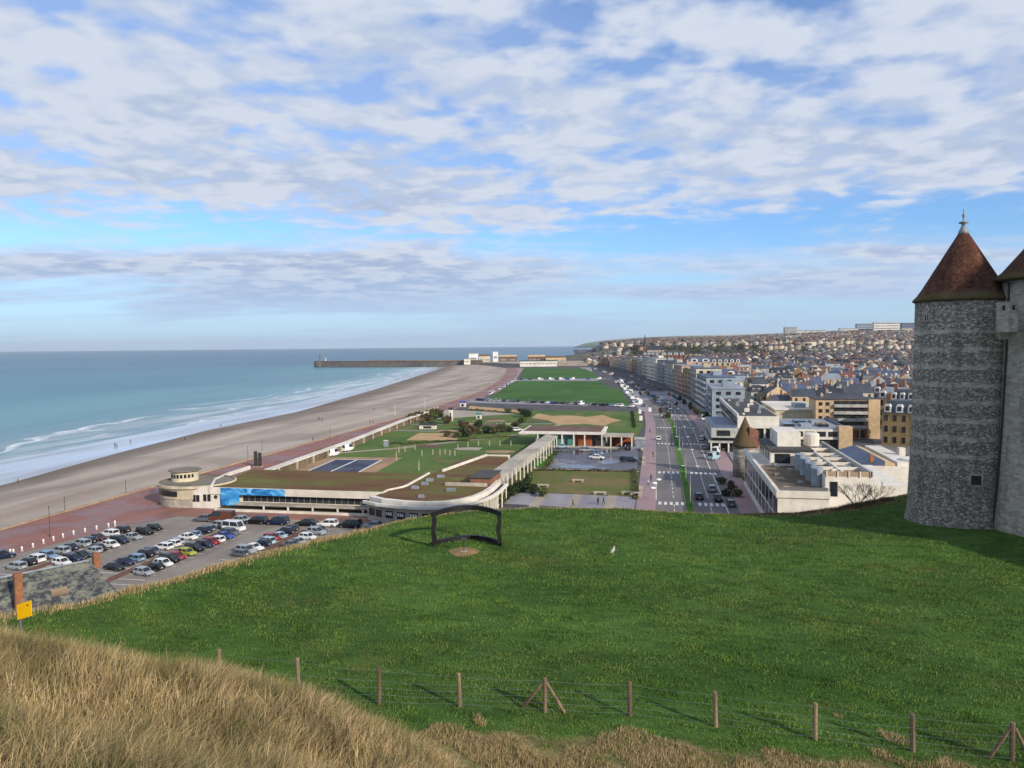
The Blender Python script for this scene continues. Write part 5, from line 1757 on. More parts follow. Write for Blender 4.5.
for i, (u, v, g, w_) in enumerate(near_h):
    for _try in range(200):
        wn, wm = rr_.choices(WALLS, [4, 3, 3, 1.5, 3, .8, 1.2, 3])[0]
        rn, rm, _ = rr_.choices(ROOFS, [r[2] for r in ROOFS])[0]
        form = rr_.choices(['gabled', 'hipped', 'mansard'], [6, 2, 2])[0]
        nd = rr_.choices([0, 1, 2, 3], [4, 2, 3, 2])[0]
        nc = rr_.choices([1, 2], [3, 2])[0]
        fl_ = rr_.choices([2, 3, 4], [3, 5, 2])[0]
        key = (wn, rn, form, nd, nc, fl_)
        if key not in used:
            break
    used.add(key)
    lab = f"{wn} {NUMW[fl_]}-storey town house, {form} {rn} roof, {NUMW[nd]} dormer{'s' if nd != 1 else ''}, {NUMW[nc]} chimney{'s' if nc > 1 else ''}"
    rot = rr_.choice([0, 0, R(-8), R(6), R(14), R(-20)])
    t = thing('town_house', lab, 'house', (u, v, g), rot, 'houses of the old town')
    d_ = rr_.uniform(8.5, 11.5)
    h = fl_ * 2.75 + .5
    part('wall', MB().box(-w_ / 2, -d_ / 2, -2, w_ / 2, d_ / 2, h - .1), wm, t)
    ridge = rr_.choice(['x', 'x', 'y'])
    rh = rr_.uniform(2.6, 4.2)
    mb = MB()
    if form == 'mansard':
        a, b = w_ / 2 + .2, d_ / 2 + .2
        mb.loft([[(-a, -b, h - .1), (a, -b, h - .1), (a, b, h - .1), (-a, b, h - .1)], [(-a + .9, -b + .9, h + 2.6), (a - .9, -b + .9, h + 2.6), (a - .9, b - .9, h + 2.6), (-a + .9, b - .9, h + 2.6)], [(-a + 2.6, -b + 2.6, h + 3.3), (a - 2.6, -b + 2.6, h + 3.3), (a - 2.6, b - 2.6, h + 3.3), (-a + 2.6, b - 2.6, h + 3.3)]])
        rh = 2.8
    else:
        gable_roof(mb, w_, d_, h, rh, ridge, .12, (2.4 if form == 'hipped' else 0.0), 0 if form == 'hipped' else 1)
    rf = part('roof', mb, [rm, wm], t)
    for k in range(nc):
        sgn = 1 if k else -1
        cx, cy = (sgn * (w_ / 2 - .8), rr_.uniform(-.8, .8)) if ridge == 'x' else (rr_.uniform(-.8, .8), sgn * (d_ / 2 - .8))
        part('chimney', MB().box(cx - .45, cy - .4, h + rh * .35, cx + .45, cy + .4, h + rh + 1.3).box(cx - .3, cy - .15, h + rh + 1.3, cx - .05, cy + .1, h + rh + 1.8), 'chimney_brick' if rr_.random() < .4 else 'concrete', rf)
    for k in range(nd):
        x = (k + .5) * w_ / nd - w_ / 2
        dm = part('dormer', MB().box(x - .65, -d_ / 2 + .35, h + .3, x + .65, -d_ / 2 + 2.4, h + 1.8), 'plaster_white' if rr_.random() < .6 else 'zinc', rf)
        if i < 110:
            part('pane', MB().box(x - .42, -d_ / 2 + .28, h + .6, x + .42, -d_ / 2 + .34, h + 1.55), 'glass_dark', dm)
    if i < 130:
        nb = 3 if w_ > 9 else 2
        for f in range(1 if i > 60 else 0, fl_):
            for k in range(nb):
                add_window(t, 1.0, 1.5, 'y', ((k + .5) * w_ / nb - w_ / 2, -d_ / 2 - .02, f * 2.75 + 1.0))
            for k in range(2):
                add_window(t, 1.0, 1.5, 'x', (-w_ / 2 - .02, (k - .5) * d_ * .45, f * 2.75 + 1.0))

M['far_wall'] = island('far_wall', [hexc(c) for c in ('#a8a294', '#c4beb2', '#9c8c74', '#94969a', '#b4aa96', '#887668', '#d0ccc4', '#a2927c', '#8c877e', '#bdb6aa', '#a39c90')], 0.85)
M['far_roof_slate'] = island('far_roof_slate', [hexc(c) for c in ('#3c424c', '#4a5261', '#343840', '#574e48', '#454c5c', '#5f4a42', '#50545c', '#6e5040', '#3e4450', '#5c6068')], 0.75)
M['far_roof_tile'] = island('far_roof_tile', [hexc(c) for c in ('#71503f', '#66483f', '#4c5058', '#76594b', '#6d645a', '#5c6068', '#686870', '#505560', '#806654', '#6e6a66')], 0.8)


def far_houses(lst):
    n = len(lst)
    A_ = np.array(lst)
    rg = np.random.default_rng(3)
    w_ = A_[:, 3] / 2 * np.where(A_[:, 1] > 1500, 1.3, 1.12)
    d_ = rg.uniform(4.2, 6.0, n)
    h = rg.choice([5.5, 6.5, 8.5, 9.5], n) * np.where(A_[:, 2] > 8, 0.62, 1.0)
    big_ = rg.uniform(0, 1, n) < 0.03
    w_ = np.where(big_, w_ * 2.2, w_)
    rh = rg.uniform(2.6, 4.0, n)
    rot = rg.choice([0, .15, -.3, .5, 1.57, 1.57, 1.3, 1.8], n)
    c, s_ = np.cos(rot), np.sin(rot)

    def put(x, y, z):
        return np.stack([A_[:, 0] + x * c - y * s_, A_[:, 1] + x * s_ + y * c, A_[:, 2] + z], -1)
    wv_ = np.stack([put(sx_ * w_, sy_ * d_, zz) for zz in (-3.0 + 0 * h, h) for sx_, sy_ in ((-1, -1), (1, -1), (1, 1), (-1, 1))], 1)
    wf = np.array([(0, 1, 5, 4), (1, 2, 6, 5), (2, 3, 7, 6), (3, 0, 4, 7)])
    a, b = w_ + .1, d_ + .25
    hipv = np.where(rg.uniform(0, 1, n) < .3, 2.2, 0)
    rv = np.stack([put(-a, -b, h - .1), put(a, -b, h - .1), put(a, b, h - .1), put(-a, b, h - .1), put(-a + hipv, 0 * a, h + rh), put(a - hipv, 0 * a, h + rh)], 1)
    rf4 = np.array([(0, 1, 5, 4), (2, 3, 4, 5), (0, 3, 2, 1)])
    rf3 = np.array([(3, 0, 4), (1, 2, 5)])
    cw2 = rg.uniform(-.6, .6, n) * w_
    cv = np.stack([put(cw2 + x, 0 * w_ + y, zz) for zz in (h + rh * .4, h + rh + 1.3) for x, y in ((-.45, -.4), (.45, -.4), (.45, .4), (-.45, .4))], 1)
    V_, lo, st, mi = [wv_.reshape(-1, 3), rv.reshape(-1, 3), cv.reshape(-1, 3)], [], [], []
    k = np.arange(n)[:, None, None]
    hill = sstep(A_[:, 2] + rg.uniform(-9, 9, n), 12, 24) > rg.uniform(0, 1, n)
    parts_ = [((wf[None] + 8 * k).reshape(-1, 4), np.zeros(n * 4, int)),
              ((rf4[None] + 8 * n + 6 * k).reshape(-1, 4), np.repeat(np.where(hill, 2, 1), 3)),
              ((rf3[None] + 8 * n + 6 * k).reshape(-1, 3), np.repeat(np.where(hipv > 0, np.where(hill, 2, 1), 0), 2)),
              ((np.concatenate([wf, [[4, 5, 6, 7]]])[None] + 14 * n + 8 * k).reshape(-1, 4), np.full(n * 5, 2))]
    off = 0
    for f_, m_ in parts_:
        lo.append(f_.ravel())
        st.append(off + np.arange(len(f_)) * f_.shape[1])
        off += f_.size
        mi.append(m_)
    me = np_mesh('distant_town', np.concatenate(V_), np.concatenate(lo), np.concatenate(st), ['far_wall', 'far_roof_slate', 'far_roof_tile'], np.concatenate(mi))
    o = part('distant_town', me, None)
    o['kind'] = 'stuff'
    o['label'] = 'dense mass of small slate and red roofed houses climbing the far hillside'


far_houses(far_h)


def hill_block(x0, x1, ytop, dist, hgt, wall, label, bands=4):
    """long block on the skyline"""
    d0_, d1_ = ray(x0, 330), ray(x1, 330)
    p0, p1 = W(d0_[0] / d0_[1] * dist, dist), W(d1_[0] / d1_[1] * dist, dist)
    L = math.hypot(p1[0] - p0[0], p1[1] - p0[1])
    ztop = H + (hz_y((x0 + x1) / 2) - ytop) / FOC * dist
    t = thing('hill_apartment_block', label, 'building', (p0[0], p0[1], ztop - hgt), math.atan2(p1[1] - p0[1], p1[0] - p0[0]), 'apartment blocks on the far hill')
    part('wall', MB().box(0, 0, -14, L, 14, hgt), wall, t)
    part('roof', MB().box(-.5, -.5, hgt, L + .5, 14.5, hgt + .8), 'roof_felt', t)
    fh = hgt / bands
    for k in range(bands):
        part('window_band', MB().box(1, -.3, k * fh + fh * .35, L - 1, -.05, k * fh + fh * .72), 'slate_blue', t)


def hz_y(x):
    return 384 + FOC * (fw[2] + rt[2] * (x - 512) / FOC) / up[2]


hill_block(840, 858, 328.5, 2600, 20, 'plaster_white', 'white block on the far skyline, leftmost of its long terrace')
hill_block(857, 872, 324.0, 2650, 30, 'blue_grey', 'blue grey block topped in navy, tallest on the far skyline')
hill_block(874, 900, 322.5, 2600, 32, 'plaster_white', 'large bright white block on the far skyline next to the blue grey one')
hill_block(902, 925, 323.0, 2700, 30, 'slate_blue', 'dark blue block on the skyline half hidden by the castle tower')
hill_block(902, 912, 328.0, 2500, 18, 'cream', 'small cream block on the skyline beside the castle tower')
hill_block(785, 797, 327.5, 2500, 22, 'plaster_grey', 'short grey tower block on the skyline left of the long white row')
hill_block(797, 826, 330.5, 2500, 13, 'plaster_white', 'low pale block on the skyline right of the short grey tower block')
hill_block(786, 824, 335.5, 2150, 15, 'plaster_white', 'very long white block below the skyline on the far hill')
hill_block(763, 780, 339, 1950, 14, 'blue_grey', 'pale blue block with white side on the far hill')
hill_block(780, 784, 339, 1930, 24, 'white_paint', 'slender white tower block on the far hill', 6)
hill_block(700, 716, 342.0, 1900, 9, 'cream', 'low cream block among red roofs above the wooded slope')

X, Y = ray(645, 345)[0] / ray(645, 345)[1] * 1420, 1420
cu, cv_, _ = W(X, Y)
cg = float(G(cu, cv_))
csz = H + (hz_y(645) - 334.5) / FOC * Y - cg
cs = thing('church', 'small dark church with a thin pointed spire at the foot of the far hill', 'church', (cu, cv_, cg))
part('tower', MB().box(-4, -4, -3, 4, 4, csz * .45), 'tile_brown', cs)
part('spire', MB().lathe([(4.4, csz * .45), (2.0, csz * .7), (.2, csz), (0, csz)], 8), 'slate_dark', cs)
part('nave', MB().box(4, -6, -3, 34, 6, csz * .26), 'concrete', cs)
part('nave_roof', gable_roof(MB(), 30, 12, csz * .26, 8, 'x'), 'slate_dark', cs, loc=(19, 0, 0))


# ------------------------------------------------------------------ harbour end
pr = thing('stone_pier', 'long dark stone pier reaching out into the sea at the end of the beach', 'pier', (0, 0, 0))
PP = [(-672, 1417), (-560, 1402), (-412, 1384), (-330, 1384)]
M['pier_stone'] = plain('pier_stone', hexc('#6a6460'), hexc('#4c484a'), 0.12)
part('wall', strip_mb(MB(), PP, 8, 8, 5.6, 0, -9), 'pier_stone', pr)
M['pier_deck'] = plain('pier_deck', hexc('#8a7c6c'), hexc('#6b6055'), 0.1)
part('deck', strip_mb(MB(), PP, 8.6, 8.6, 6.6, 0, 5.6), 'tile_brown', pr)
part('parapet', strip_mb(MB(), PP[1:], -6.5, 7.6, 8.4, 0, 6.6), 'pier_deck', pr)
part('head', MB().lathe([(11, -9), (11, 7), (0, 7.2)], 20, -672, 1417), 'pier_stone', pr)
for k, (du, hh_) in enumerate(((-672, 12), (-659, 9))):
    t = thing('harbour_light', ('taller' if k == 0 else 'shorter') + ' thin harbour light on the seaward head of the pier', 'beacon', (du, 1418 if k == 0 else 1416, 7), 0, 'lights on the pier head')
    part('pole', MB().tube((0, 0, 0), (0, 0, hh_ - 2), 1.0, .6, 8), 'white_paint' if k else 'tile_red', t)
    part('lantern', MB().lathe([(1.1, hh_ - 2), (1.1, hh_ - .4), (0, hh_)], 8), 'tile_red' if k else 'dark_metal', t)
setting('harbour_quay_ground', MB().prism([(-345, 1378), (-345, 1450), (-150, 1450), (-110, 1240), (-232, 1240)], -7, 4.0), 'pale_paving')


def harbour(x0, x1, ytop, dist, hgt, wall, roofm, label, nm='harbour_shed', nw=3, gable=False):
    d0_, d1_ = ray(x0, 360), ray(x1, 360)
    p0, p1 = W(d0_[0] / d0_[1] * dist, dist), W(d1_[0] / d1_[1] * dist, dist)
    L = math.hypot(p1[0] - p0[0], p1[1] - p0[1])
    zt = H + (hz_y((x0 + x1) / 2) - ytop) / FOC * dist
    t = thing(nm, label, 'building', (p0[0], p0[1], 0), math.atan2(p1[1] - p0[1], p1[0] - p0[0]))
    part('wall', MB().box(0, 0, 0, L, 16, zt), wall, t)
    if gable:
        gr = part('roof', gable_roof(MB(), L, 16, zt, 3, 'x'), roofm, t)
        gr.location = (L / 2, 8, 0)
    else:
        part('roof', MB().box(-.6, -.6, zt, L + .6, 16.6, zt + .9), roofm, t)
    for k in range(nw):
        part('opening', MB().box(L * (k + .15) / nw, -.15, zt * .45, L * (k + .85) / nw, -.02, zt * .62), 'zinc', t)


harbour(469, 478, 353.5, 1420, 9, 'white_paint', 'zinc', 'bright white harbour building at the landward end of the pier', nw=1)
harbour(479, 490, 356, 1425, 7, 'cream', 'tile_brown', 'low cream harbour building right of the bright white one', nw=2, gable=True)
harbour(493, 498, 351.5, 1430, 12, 'white_paint', 'zinc', 'tall narrow white harbour building', nw=1)
harbour(464, 470, 359, 1400, 5, 'plaster_white', 'zinc', 'little white kiosk on the quay at the foot of the pier', nw=1)
harbour(499, 517, 356.5, 1440, 8, 'tile_brown', 'beige', 'long tan warehouse with tan gabled roof on the quay', nw=2, gable=True)
harbour(528, 545, 356.5, 1440, 9, 'tile_brown', 'beige', 'tan roofed warehouse on the quay behind the far field', nw=4, gable=True)
harbour(546, 566, 357.5, 1420, 8, 'beige', 'tile_brown', 'long brown roofed quay house behind the far field', nw=6, gable=True)
harbour(520, 557, 361, 1225, 6, 'plaster_white', 'slate_dark', 'long low white terminal with dark flat roof across the end of the far field', nw=9)
X, Y = ray(560, 349)[0] / ray(560, 349)[1], 1


# ------------------------------------------------------------------ vehicles
def car_parts(kind):
    L, Wd, Hh = dict(hatch=(4.0, 1.74, 1.48), saloon=(4.5, 1.78, 1.44), estate=(4.6, 1.8, 1.52), suv=(4.5, 1.86, 1.68), van=(5.3, 1.98, 2.35), minibus=(5.1, 1.95, 2.2))[kind]
    a, w2 = L / 2, Wd / 2
    belt = 0.60 * Hh if kind not in ('van', 'minibus') else 0.55 * Hh
    hood = belt - (.10 if kind != 'van' else .12)
    body = MB()
    secs = [(-a, .86, .38, belt - .12), (-a + .1, .95, .26, belt - .02), (-a + .5, 1, .22, belt), (-.2, 1, .22, belt), (a - 1.15, 1, .22, belt - .01), (a - .95, .99, .22, hood), (a - .25, .94, .24, hood - .10), (a, .80, .34, hood - .26)]
    rings = []
    for x, wf_, zb, zt in secs:
        y = w2 * wf_
        rings.append([(x, -y * .94, zb), (x, -y, (zb + zt) / 2), (x, -y * .93, zt), (x, y * .93, zt), (x, y, (zb + zt) / 2), (x, y * .94, zb)])
    body.loft(rings)
    if kind == 'hatch':
        xb0, xb1, xf1, xf0 = -a + .08, -a + .5, .35, a - 1.0
    elif kind == 'saloon':
        xb0, xb1, xf1, xf0 = -a + .65, -a + 1.35, .3, a - 1.1
    elif kind in ('van', 'minibus'):
        xb0, xb1, xf1, xf0 = -a + .05, -a + .2, a - 1.25, a - .55
    else:
        xb0, xb1, xf1, xf0 = -a + .08, -a + .42, .4, a - 1.05
    yb, yt = w2 * .91, w2 * .76
    zr = Hh - .07
    glass = MB().loft([[(xb0, -yb, belt - .03), (xf0, -yb, belt - .05), (xf0, yb, belt - .05), (xb0, yb, belt - .03)], [(xb1, -yt, zr), (xf1, -yt, zr), (xf1, yt, zr), (xb1, yt, zr)]])
    body.loft([[(xb1 - .06, -yt - .03, zr - .02), (xf1 + .05, -yt - .03, zr - .02), (xf1 + .05, yt + .03, zr - .02), (xb1 - .06, yt + .03, zr - .02)], [(xb1 + .1, -yt + .07, Hh), (xf1 - .12, -yt + .07, Hh), (xf1 - .12, yt - .07, Hh), (xb1 + .1, yt - .07, Hh)]])
    for sg_ in (-1, 1):
        for (x0, x1) in ((xf0 - .02, xf1 + .02), (xb0 + .02, xb1 - .02), ((xb0 + xf0) / 2 - .1, (xb1 + xf1) / 2 - .05)):
            body.tube((x0, sg_ * (yb + .012), belt - .05), (x1, sg_ * (yt + .012), zr), .05, n=4)
        if kind == 'van':
            body.add([(xb0 + .1, sg_ * (yb + .02), belt - .03), (-.2, sg_ * (yb + .02), belt - .03), (-.2, sg_ * (yt + .03), zr), (xb1 + .05, sg_ * (yt + .03), zr)], [(0, 1, 2, 3), (3, 2, 1, 0)][:1])
        body.tube((xf0 - .35, sg_ * w2 * .95, belt + .02), (xf0 - .35, sg_ * (w2 + .13), belt + .06), .06, n=5)
    wheel = MB().loft([[(r * math.cos(q_), y, r * math.sin(q_)) for q_ in np.linspace(0, 2 * math.pi, 15)[:-1]] for y, r in ((-.1, .27), (-.1, .31), (.1, .31), (.1, .27))])
    rim_ = MB().loft([[(r * math.cos(q_), y, r * math.sin(q_)) for q_ in np.linspace(0, 2 * math.pi, 11)[:-1]] for y, r in ((-.112, .19), (.112, .19))])
    light = MB().box(-.06, -.17, -.06, .05, .17, .07)
    nose = hood - .24
    plate = MB().box(-.015, -.25, -.055, .015, .25, .055)
    return dict(L=L, w=w2, a=a, belt=belt, body=body, glass=glass, wheel=wheel, rim=rim_, light=light, nose=nose, plate=plate, Hh=Hh)


PROTO = {}
for kd in ('hatch', 'saloon', 'estate', 'suv', 'van', 'minibus'):
    c = car_parts(kd)
    PROTO[kd] = dict(c=c, body=c['body'].mesh('body', 'car_white'), glass=c['glass'].mesh('window', 'glass_dark'), wheel=c['wheel'].mesh('wheel', 'tyre', True),
                     rim=c['rim'].mesh('rim', 'steel'), head=c['light'].mesh('headlight', 'car_light'), tail=c['light'].mesh('taillight', 'tail_red'), plate=c['plate'].mesh('number_plate', 'white_paint'))
    one = MB()
    for q_, mi in ((c['body'], 0), (c['glass'], 1)):
        one.add(q_.v, q_.f, mi)
    for sx_ in (-1, 1):
        for sy_ in (-1, 1):
            one.add([(x + sx_ * (c['a'] - .78), y + sy_ * (c['w'] - .12), z + .31) for x, y, z in c['wheel'].v], c['wheel'].f, 2)
    PROTO[kd]['one'] = one.mesh('car', ['car_white', 'glass_dark', 'tyre'])


def car(kind, colour, label, u, v, z=0.04, rz=0.0, group=None, full=True, size=1.0):
    p = PROTO[kind]
    c = p['c']
    cat = 'van' if kind in ('van', 'minibus') else 'car'
    nm = 'parked_van' if cat == 'van' else 'parked_car'
    if not full:
        o = bpy.data.objects.new(nm, p['one'])
        COL.objects.link(o)
        o.location, o.rotation_euler = (u, v, z), (0, 0, rz)
        o.material_slots[0].link = 'OBJECT'
        o.material_slots[0].material = M['car_' + colour]
        return tag(o, label, cat, group)
    t = thing(nm, label, cat, (u, v, z), rz, group)
    t.scale = (size, size, size)

    def put(name, me, loc, mat=None, par=None):
        o = bpy.data.objects.new(name, me)
        COL.objects.link(o)
        o.parent = par or t
        o.location = loc
        if mat:
            o.material_slots[0].link = 'OBJECT'
            o.material_slots[0].material = mat
        return o
    put('body', p['body'], (0, 0, 0), M['car_' + colour])
    put('window', p['glass'], (0, 0, 0))
    for sx_ in (-1, 1):
        for sy_ in (-1, 1):
            wq = put('wheel', p['wheel'], (sx_ * (c['a'] - .78), sy_ * (c['w'] - .09), .31))
            put('rim', p['rim'], (0, 0, 0), None, wq)
    for sy_ in (-1, 1):
        put('headlight', p['head'], (c['a'] - .10, sy_ * c['w'] * .62, c['nose']))
        put('taillight', p['tail'], (-c['a'] + .06, sy_ * c['w'] * .66, c['belt'] - .2))
    put('number_plate', p['plate'], (-c['a'] - .01, 0, .62))
    return t


ORD = ['first', 'second', 'third', 'fourth', 'fifth', 'sixth', 'seventh', 'eighth', 'ninth', 'tenth', 'eleventh', 'twelfth', 'thirteenth', 'fourteenth', 'fifteenth', 'sixteenth',
       'seventeenth', 'eighteenth', 'nineteenth', 'twentieth'] + ['twenty-' + x for x in ('first', 'second', 'third', 'fourth', 'fifth', 'sixth', 'seventh', 'eighth', 'ninth')] + ['thirtieth'] + ['thirty-' + x for x in ('first', 'second', 'third', 'fourth', 'fifth', 'sixth', 'seventh', 'eighth', 'ninth')] + ['fortieth'] + ['forty-' + x for x in ('first', 'second', 'third', 'fourth')]
KN = dict(hatch='hatchback', saloon='saloon', estate='estate car', suv='suv', van='van')
CN = dict(white='white', silver='silver', grey='grey', black='black', navy='dark navy', blue='bright blue', steel='steel blue', red='red', wine='dark wine red', lime='lime green', brown='brown', pale='pale blue')
rc = random.Random(11)
LOTG = 'cars in the rows of the beach car park'
ROWS = {
    'outermost row by the white bollards': (-101.4, 'front', [(10, 570, 'silver', 'estate'), (24, 566, 'black', 'hatch'), (31, 563, 'white', 'suv'), (43, 559, 'steel', 'hatch'), (55, 554, 'silver', 'estate'), (65, 551, 'navy', 'saloon'), (74, 547, 'silver', 'suv'), (85, 544, 'black', 'hatch'), (95, 541, 'wine', 'saloon'), (104, 537, 'white', 'suv'), (117, 533, 'black', 'estate')]),
    'second row behind the slate roof': (-95.8, 'back', [(56, 566, 'white', 'hatch'), (66, 562, 'navy', 'estate'), (79, 559, 'black', 'saloon'), (87, 554, 'silver', 'hatch'), (96, 552, 'black', 'hatch'), (105, 548, 'white', 'hatch'), (116, 544, 'navy', 'suv'), (129, 540, 'silver', 'saloon'), (141, 535, 'black', 'suv'), (152, 531, 'black', 'hatch')]),
    'third row seaward of the middle bed': (-85.3, 'front', [(111, 571, 'black', 'saloon'), (121, 566, 'navy', 'saloon'), (131, 562, 'steel', 'estate'), (140, 558, 'black', 'suv'), (151, 555, 'grey', 'hatch'), (157, 550, 'white', 'estate'), (165, 547, 'white', 'hatch'), (174, 545, 'silver', 'hatch'), (181, 540, 'white', 'saloon'), (190, 538, 'steel', 'hatch'), (196, 534, 'navy', 'suv'), (204, 532, 'grey', 'estate'), (211, 528, 'silver', 'suv')]),
    'fourth row landward of the middle bed': (-79.0, 'back', [(139, 576, 'silver', 'hatch'), (149, 571, 'black', 'hatch'), (157, 567, 'white', 'hatch'), (164, 563, 'black', 'suv'), (172, 560, 'red', 'hatch'), (182, 556, 'lime', 'hatch'), (191, 552, 'black', 'suv'), (199, 548, 'navy', 'hatch'), (205, 545, 'red', 'hatch'), (212, 543, 'white', 'hatch'), (218, 539, 'blue', 'saloon'), (225, 536, 'grey', 'suv')]),
    'fifth row near the grass bank': (-69.4, 'front', [(230, 557, 'grey', 'hatch'), (242, 554, 'silver', 'suv'), (252, 551, 'white', 'saloon'), (258, 547, 'navy', 'hatch'), (263, 545, 'pale', 'suv'), (271, 541, 'red', 'hatch'), (277, 539, 'pale', 'saloon'), (284, 535, 'navy', 'suv'), (291, 532, 'black', 'hatch')]),
    'sixth row against the grass bank': (-63.6, 'back', [(285, 548, 'grey', 'saloon'), (293, 545, 'silver', 'saloon'), (301, 540, 'white', 'hatch'), (309, 535, 'silver', 'suv'), (317, 533, 'grey', 'hatch')])}
for rn, (ru, face, lst) in ROWS.items():
    for k, (x, y, colr, kd) in enumerate(lst):
        u, v, _ = at(x, y)
        car(kd, colr, f'{CN[colr]} {KN[kd]}, {ORD[k]} in the {rn}', ru + rc.uniform(-.25, .25), v + .6, .04, R(-12) + (math.pi if face == 'front' else 0) * 1 + (math.pi if rc.random() < .25 else 0) + rc.uniform(-.03, .03), LOTG, True, 0.82)
for k, (x, colr, kd) in enumerate(((197.5, 'grey', 'saloon'), (217, 'brown', 'van'), (236, 'silver', 'saloon'), (256, 'black', 'estate'), (279, 'navy', 'suv'), (304, 'black', 'saloon'), (327, 'white', 'hatch'), (351, 'black', 'suv'), (376, 'silver', 'saloon'))):
    u, v, _ = at(x, 524 if x < 300 else 527)
    car(kd, colr, f'{CN[colr]} {KN[kd]}, {ORD[k]} from the pavilion along the pool building front', u, 137.2 if k < 3 else 136.8, .04, math.pi + rc.uniform(-.04, .04), 'cars parked along the pool building')
u, v, _ = at(234, 531)
car('minibus', 'white', 'white passenger van parked alone at the end of the fourth car park row', u, v, .04, R(-10), None, True, .9)
u, v, _ = at(2, 559)
car('hatch', 'navy', 'dark navy hatchback on the aisle by the red promenade paving', u, v, .04, R(60))

# small car park behind the complex
for k, (x, y, colr, kd, rz) in enumerate(((562, 448, 'pale', 'saloon', 10), (558, 452, 'grey', 'estate', 5), (586.5, 451.5, 'silver', 'estate', 0), (597, 455, 'steel', 'hatch', -20), (597, 459, 'white', 'saloon', -10), (628, 449, 'black', 'suv', 90), (626, 461, 'black', 'hatch', 0), (631, 461.5, 'navy', 'estate', 0))):
    u, v, _ = at(x, y)
    car(kd, colr, f'{CN[colr]} {KN[kd]} in the small wet car park, {ORD[k]} from its walkway side', u, v, .05, R(rz), 'cars in the small wet car park')
for k, (x, y, colr, kd, rz) in enumerate(((712, 491.5, 'silver', 'hatch', 90), (718, 501, 'black', 'saloon', 90), (699, 499, 'black', 'hatch', 92), (658.5, 440, 'white', 'hatch', 90), (731, 506, 'grey', 'hatch', 90), (664, 418, 'black', 'suv', 92), (671, 413, 'silver', 'van', 92))):
    u, v, _ = at(x, y)
    where = ('on the inland pavement', 'nearest the lawn on the inland pavement', 'driving in the inland lanes', 'driving away in the seaward lanes', 'by the concrete block wall', 'far up the seaward lanes', 'at the far crossing')[k]
    car(kd, colr, f'{CN[colr]} {KN[kd]} {where} of the seafront road' if k != 4 else f'{CN[colr]} {KN[kd]} tucked below the lawn by the concrete block wall', u, v, .15 if k in (0, 1) else .04, R(rz), None)
for k, (x, y, colr, kd, rz) in enumerate(((714, 459.5, 'pale', 'van', 60), (716, 454, 'white', 'van', 75), (704, 449, 'silver', 'hatch', 90), (711, 449, 'grey', 'hatch', 90), (723, 450, 'navy', 'estate', 90), (702, 440, 'white', 'estate', 80), (705, 433, 'silver', 'suv', 80))):
    u, v, _ = at(x, y)
    car(kd, colr, f'{CN[colr]} {KN[kd]} in the yard before the white annex, {ORD[k]} from the gate tower', u, v, .05, R(rz), 'cars in the annex yard')
for k in range(9):
    t_ = k / 8
    u, v = 60.5 + 12 * t_, 196 + 56 * t_
    colr = ('white', 'steel', 'silver', 'wine', 'pale', 'white', 'silver', 'steel', 'grey')[k]
    kd = ('hatch', 'suv', 'hatch', 'saloon', 'suv', 'van', 'hatch', 'estate', 'hatch')[k]
    car(kd, colr, f'{CN[colr]} {KN[kd]}, {ORD[k]} from the castle tower along the side road', u, v, .05, R(78), 'cars along the side road')

COLS = ['white'] * 5 + ['silver'] * 5 + ['grey'] * 3 + ['black'] * 5 + ['navy'] * 3 + ['steel'] * 2 + ['red', 'blue', 'brown']


def car_line(p0, p1, n, where, group, across=True, van=0.1, skip=0.1, jit=.5):
    ang = math.atan2(p1[1] - p0[1], p1[0] - p0[0]) + (math.pi / 2 if across else 0)
    j = 0
    for k in range(n):
        if rc.random() < skip:
            continue
        t_ = (k + .5) / n
        u, v = p0[0] + (p1[0] - p0[0]) * t_ + rc.uniform(-jit, jit), p0[1] + (p1[1] - p0[1]) * t_
        kd = 'van' if rc.random() < van else rc.choice(['hatch', 'hatch', 'saloon', 'estate', 'suv'])
        colr = 'white' if kd == 'van' else rc.choice(COLS)
        car(kd, colr, f'{CN[colr]} {KN[kd]}, {ORD[j]} {where}', u, v, .07, ang + rc.choice([0, math.pi]), group, False)
        j += 1


def cl(v, off):
    return float(np.interp(v, [p[1] for p in CL], [p[0] for p in CL])) + off


car_line((-116, 469), (-15, 424.5), 34, 'from the sea along the near edge of the front field', 'cars along the near edge of the front field', van=.12)
car_line((-115, 483), (-143, 745), 22, 'in the line up the seaward edge of the front field', 'vans and cars up the seaward field edge', False, .5, .2)
car_line((-13, 436), (-40, 722), 34, 'in the line up the landward edge of the front field', 'vans and cars up the landward field edge', True, .35, .05)
car_line((-142, 747), (-49, 757), 18, 'from the sea on the road between the fields', 'cars between the two fields', False, .2, .15)
for a, b, off, n, nm in ((405, 560, 2.2, 17, 'up the first stretch of the middle parking'), (560, 800, 2.2, 18, 'up the middle stretch of the middle parking'), (800, 1120, 2.2, 20, 'up the farthest stretch of the middle parking'),
                         (350, 560, 15.2, 18, 'up the kerb below the seafront blocks'), (560, 850, 16.5, 20, 'up the farther kerb below the seafront blocks'), (420, 700, -9.0, 14, 'in the seaward lanes of the far road')):
    for s_ in range(2):
        v0_, v1_ = a + (b - a) * s_ / 2, a + (b - a) * (s_ + 1) / 2
        car_line((cl(v0_, off), v0_), (cl(v1_, off), v1_), n // 2, nm + (', nearer half' if s_ == 0 else ', farther half'), 'cars on the far seafront road', off not in (15.2, 16.5, -9.0), .12, .12 if off > 0 else .5)
for k, (x, y) in enumerate(((333, 456), (347.5, 451))):
    u, v, _ = at(x, y)
    car('van', 'white', ('white van nearer the tennis court, beside the beach gallery', 'white van farther from the tennis court, beside the beach gallery')[k], u, v, .05, R(78), 'vans by the beach gallery')
u, v, _ = at(517, 446)
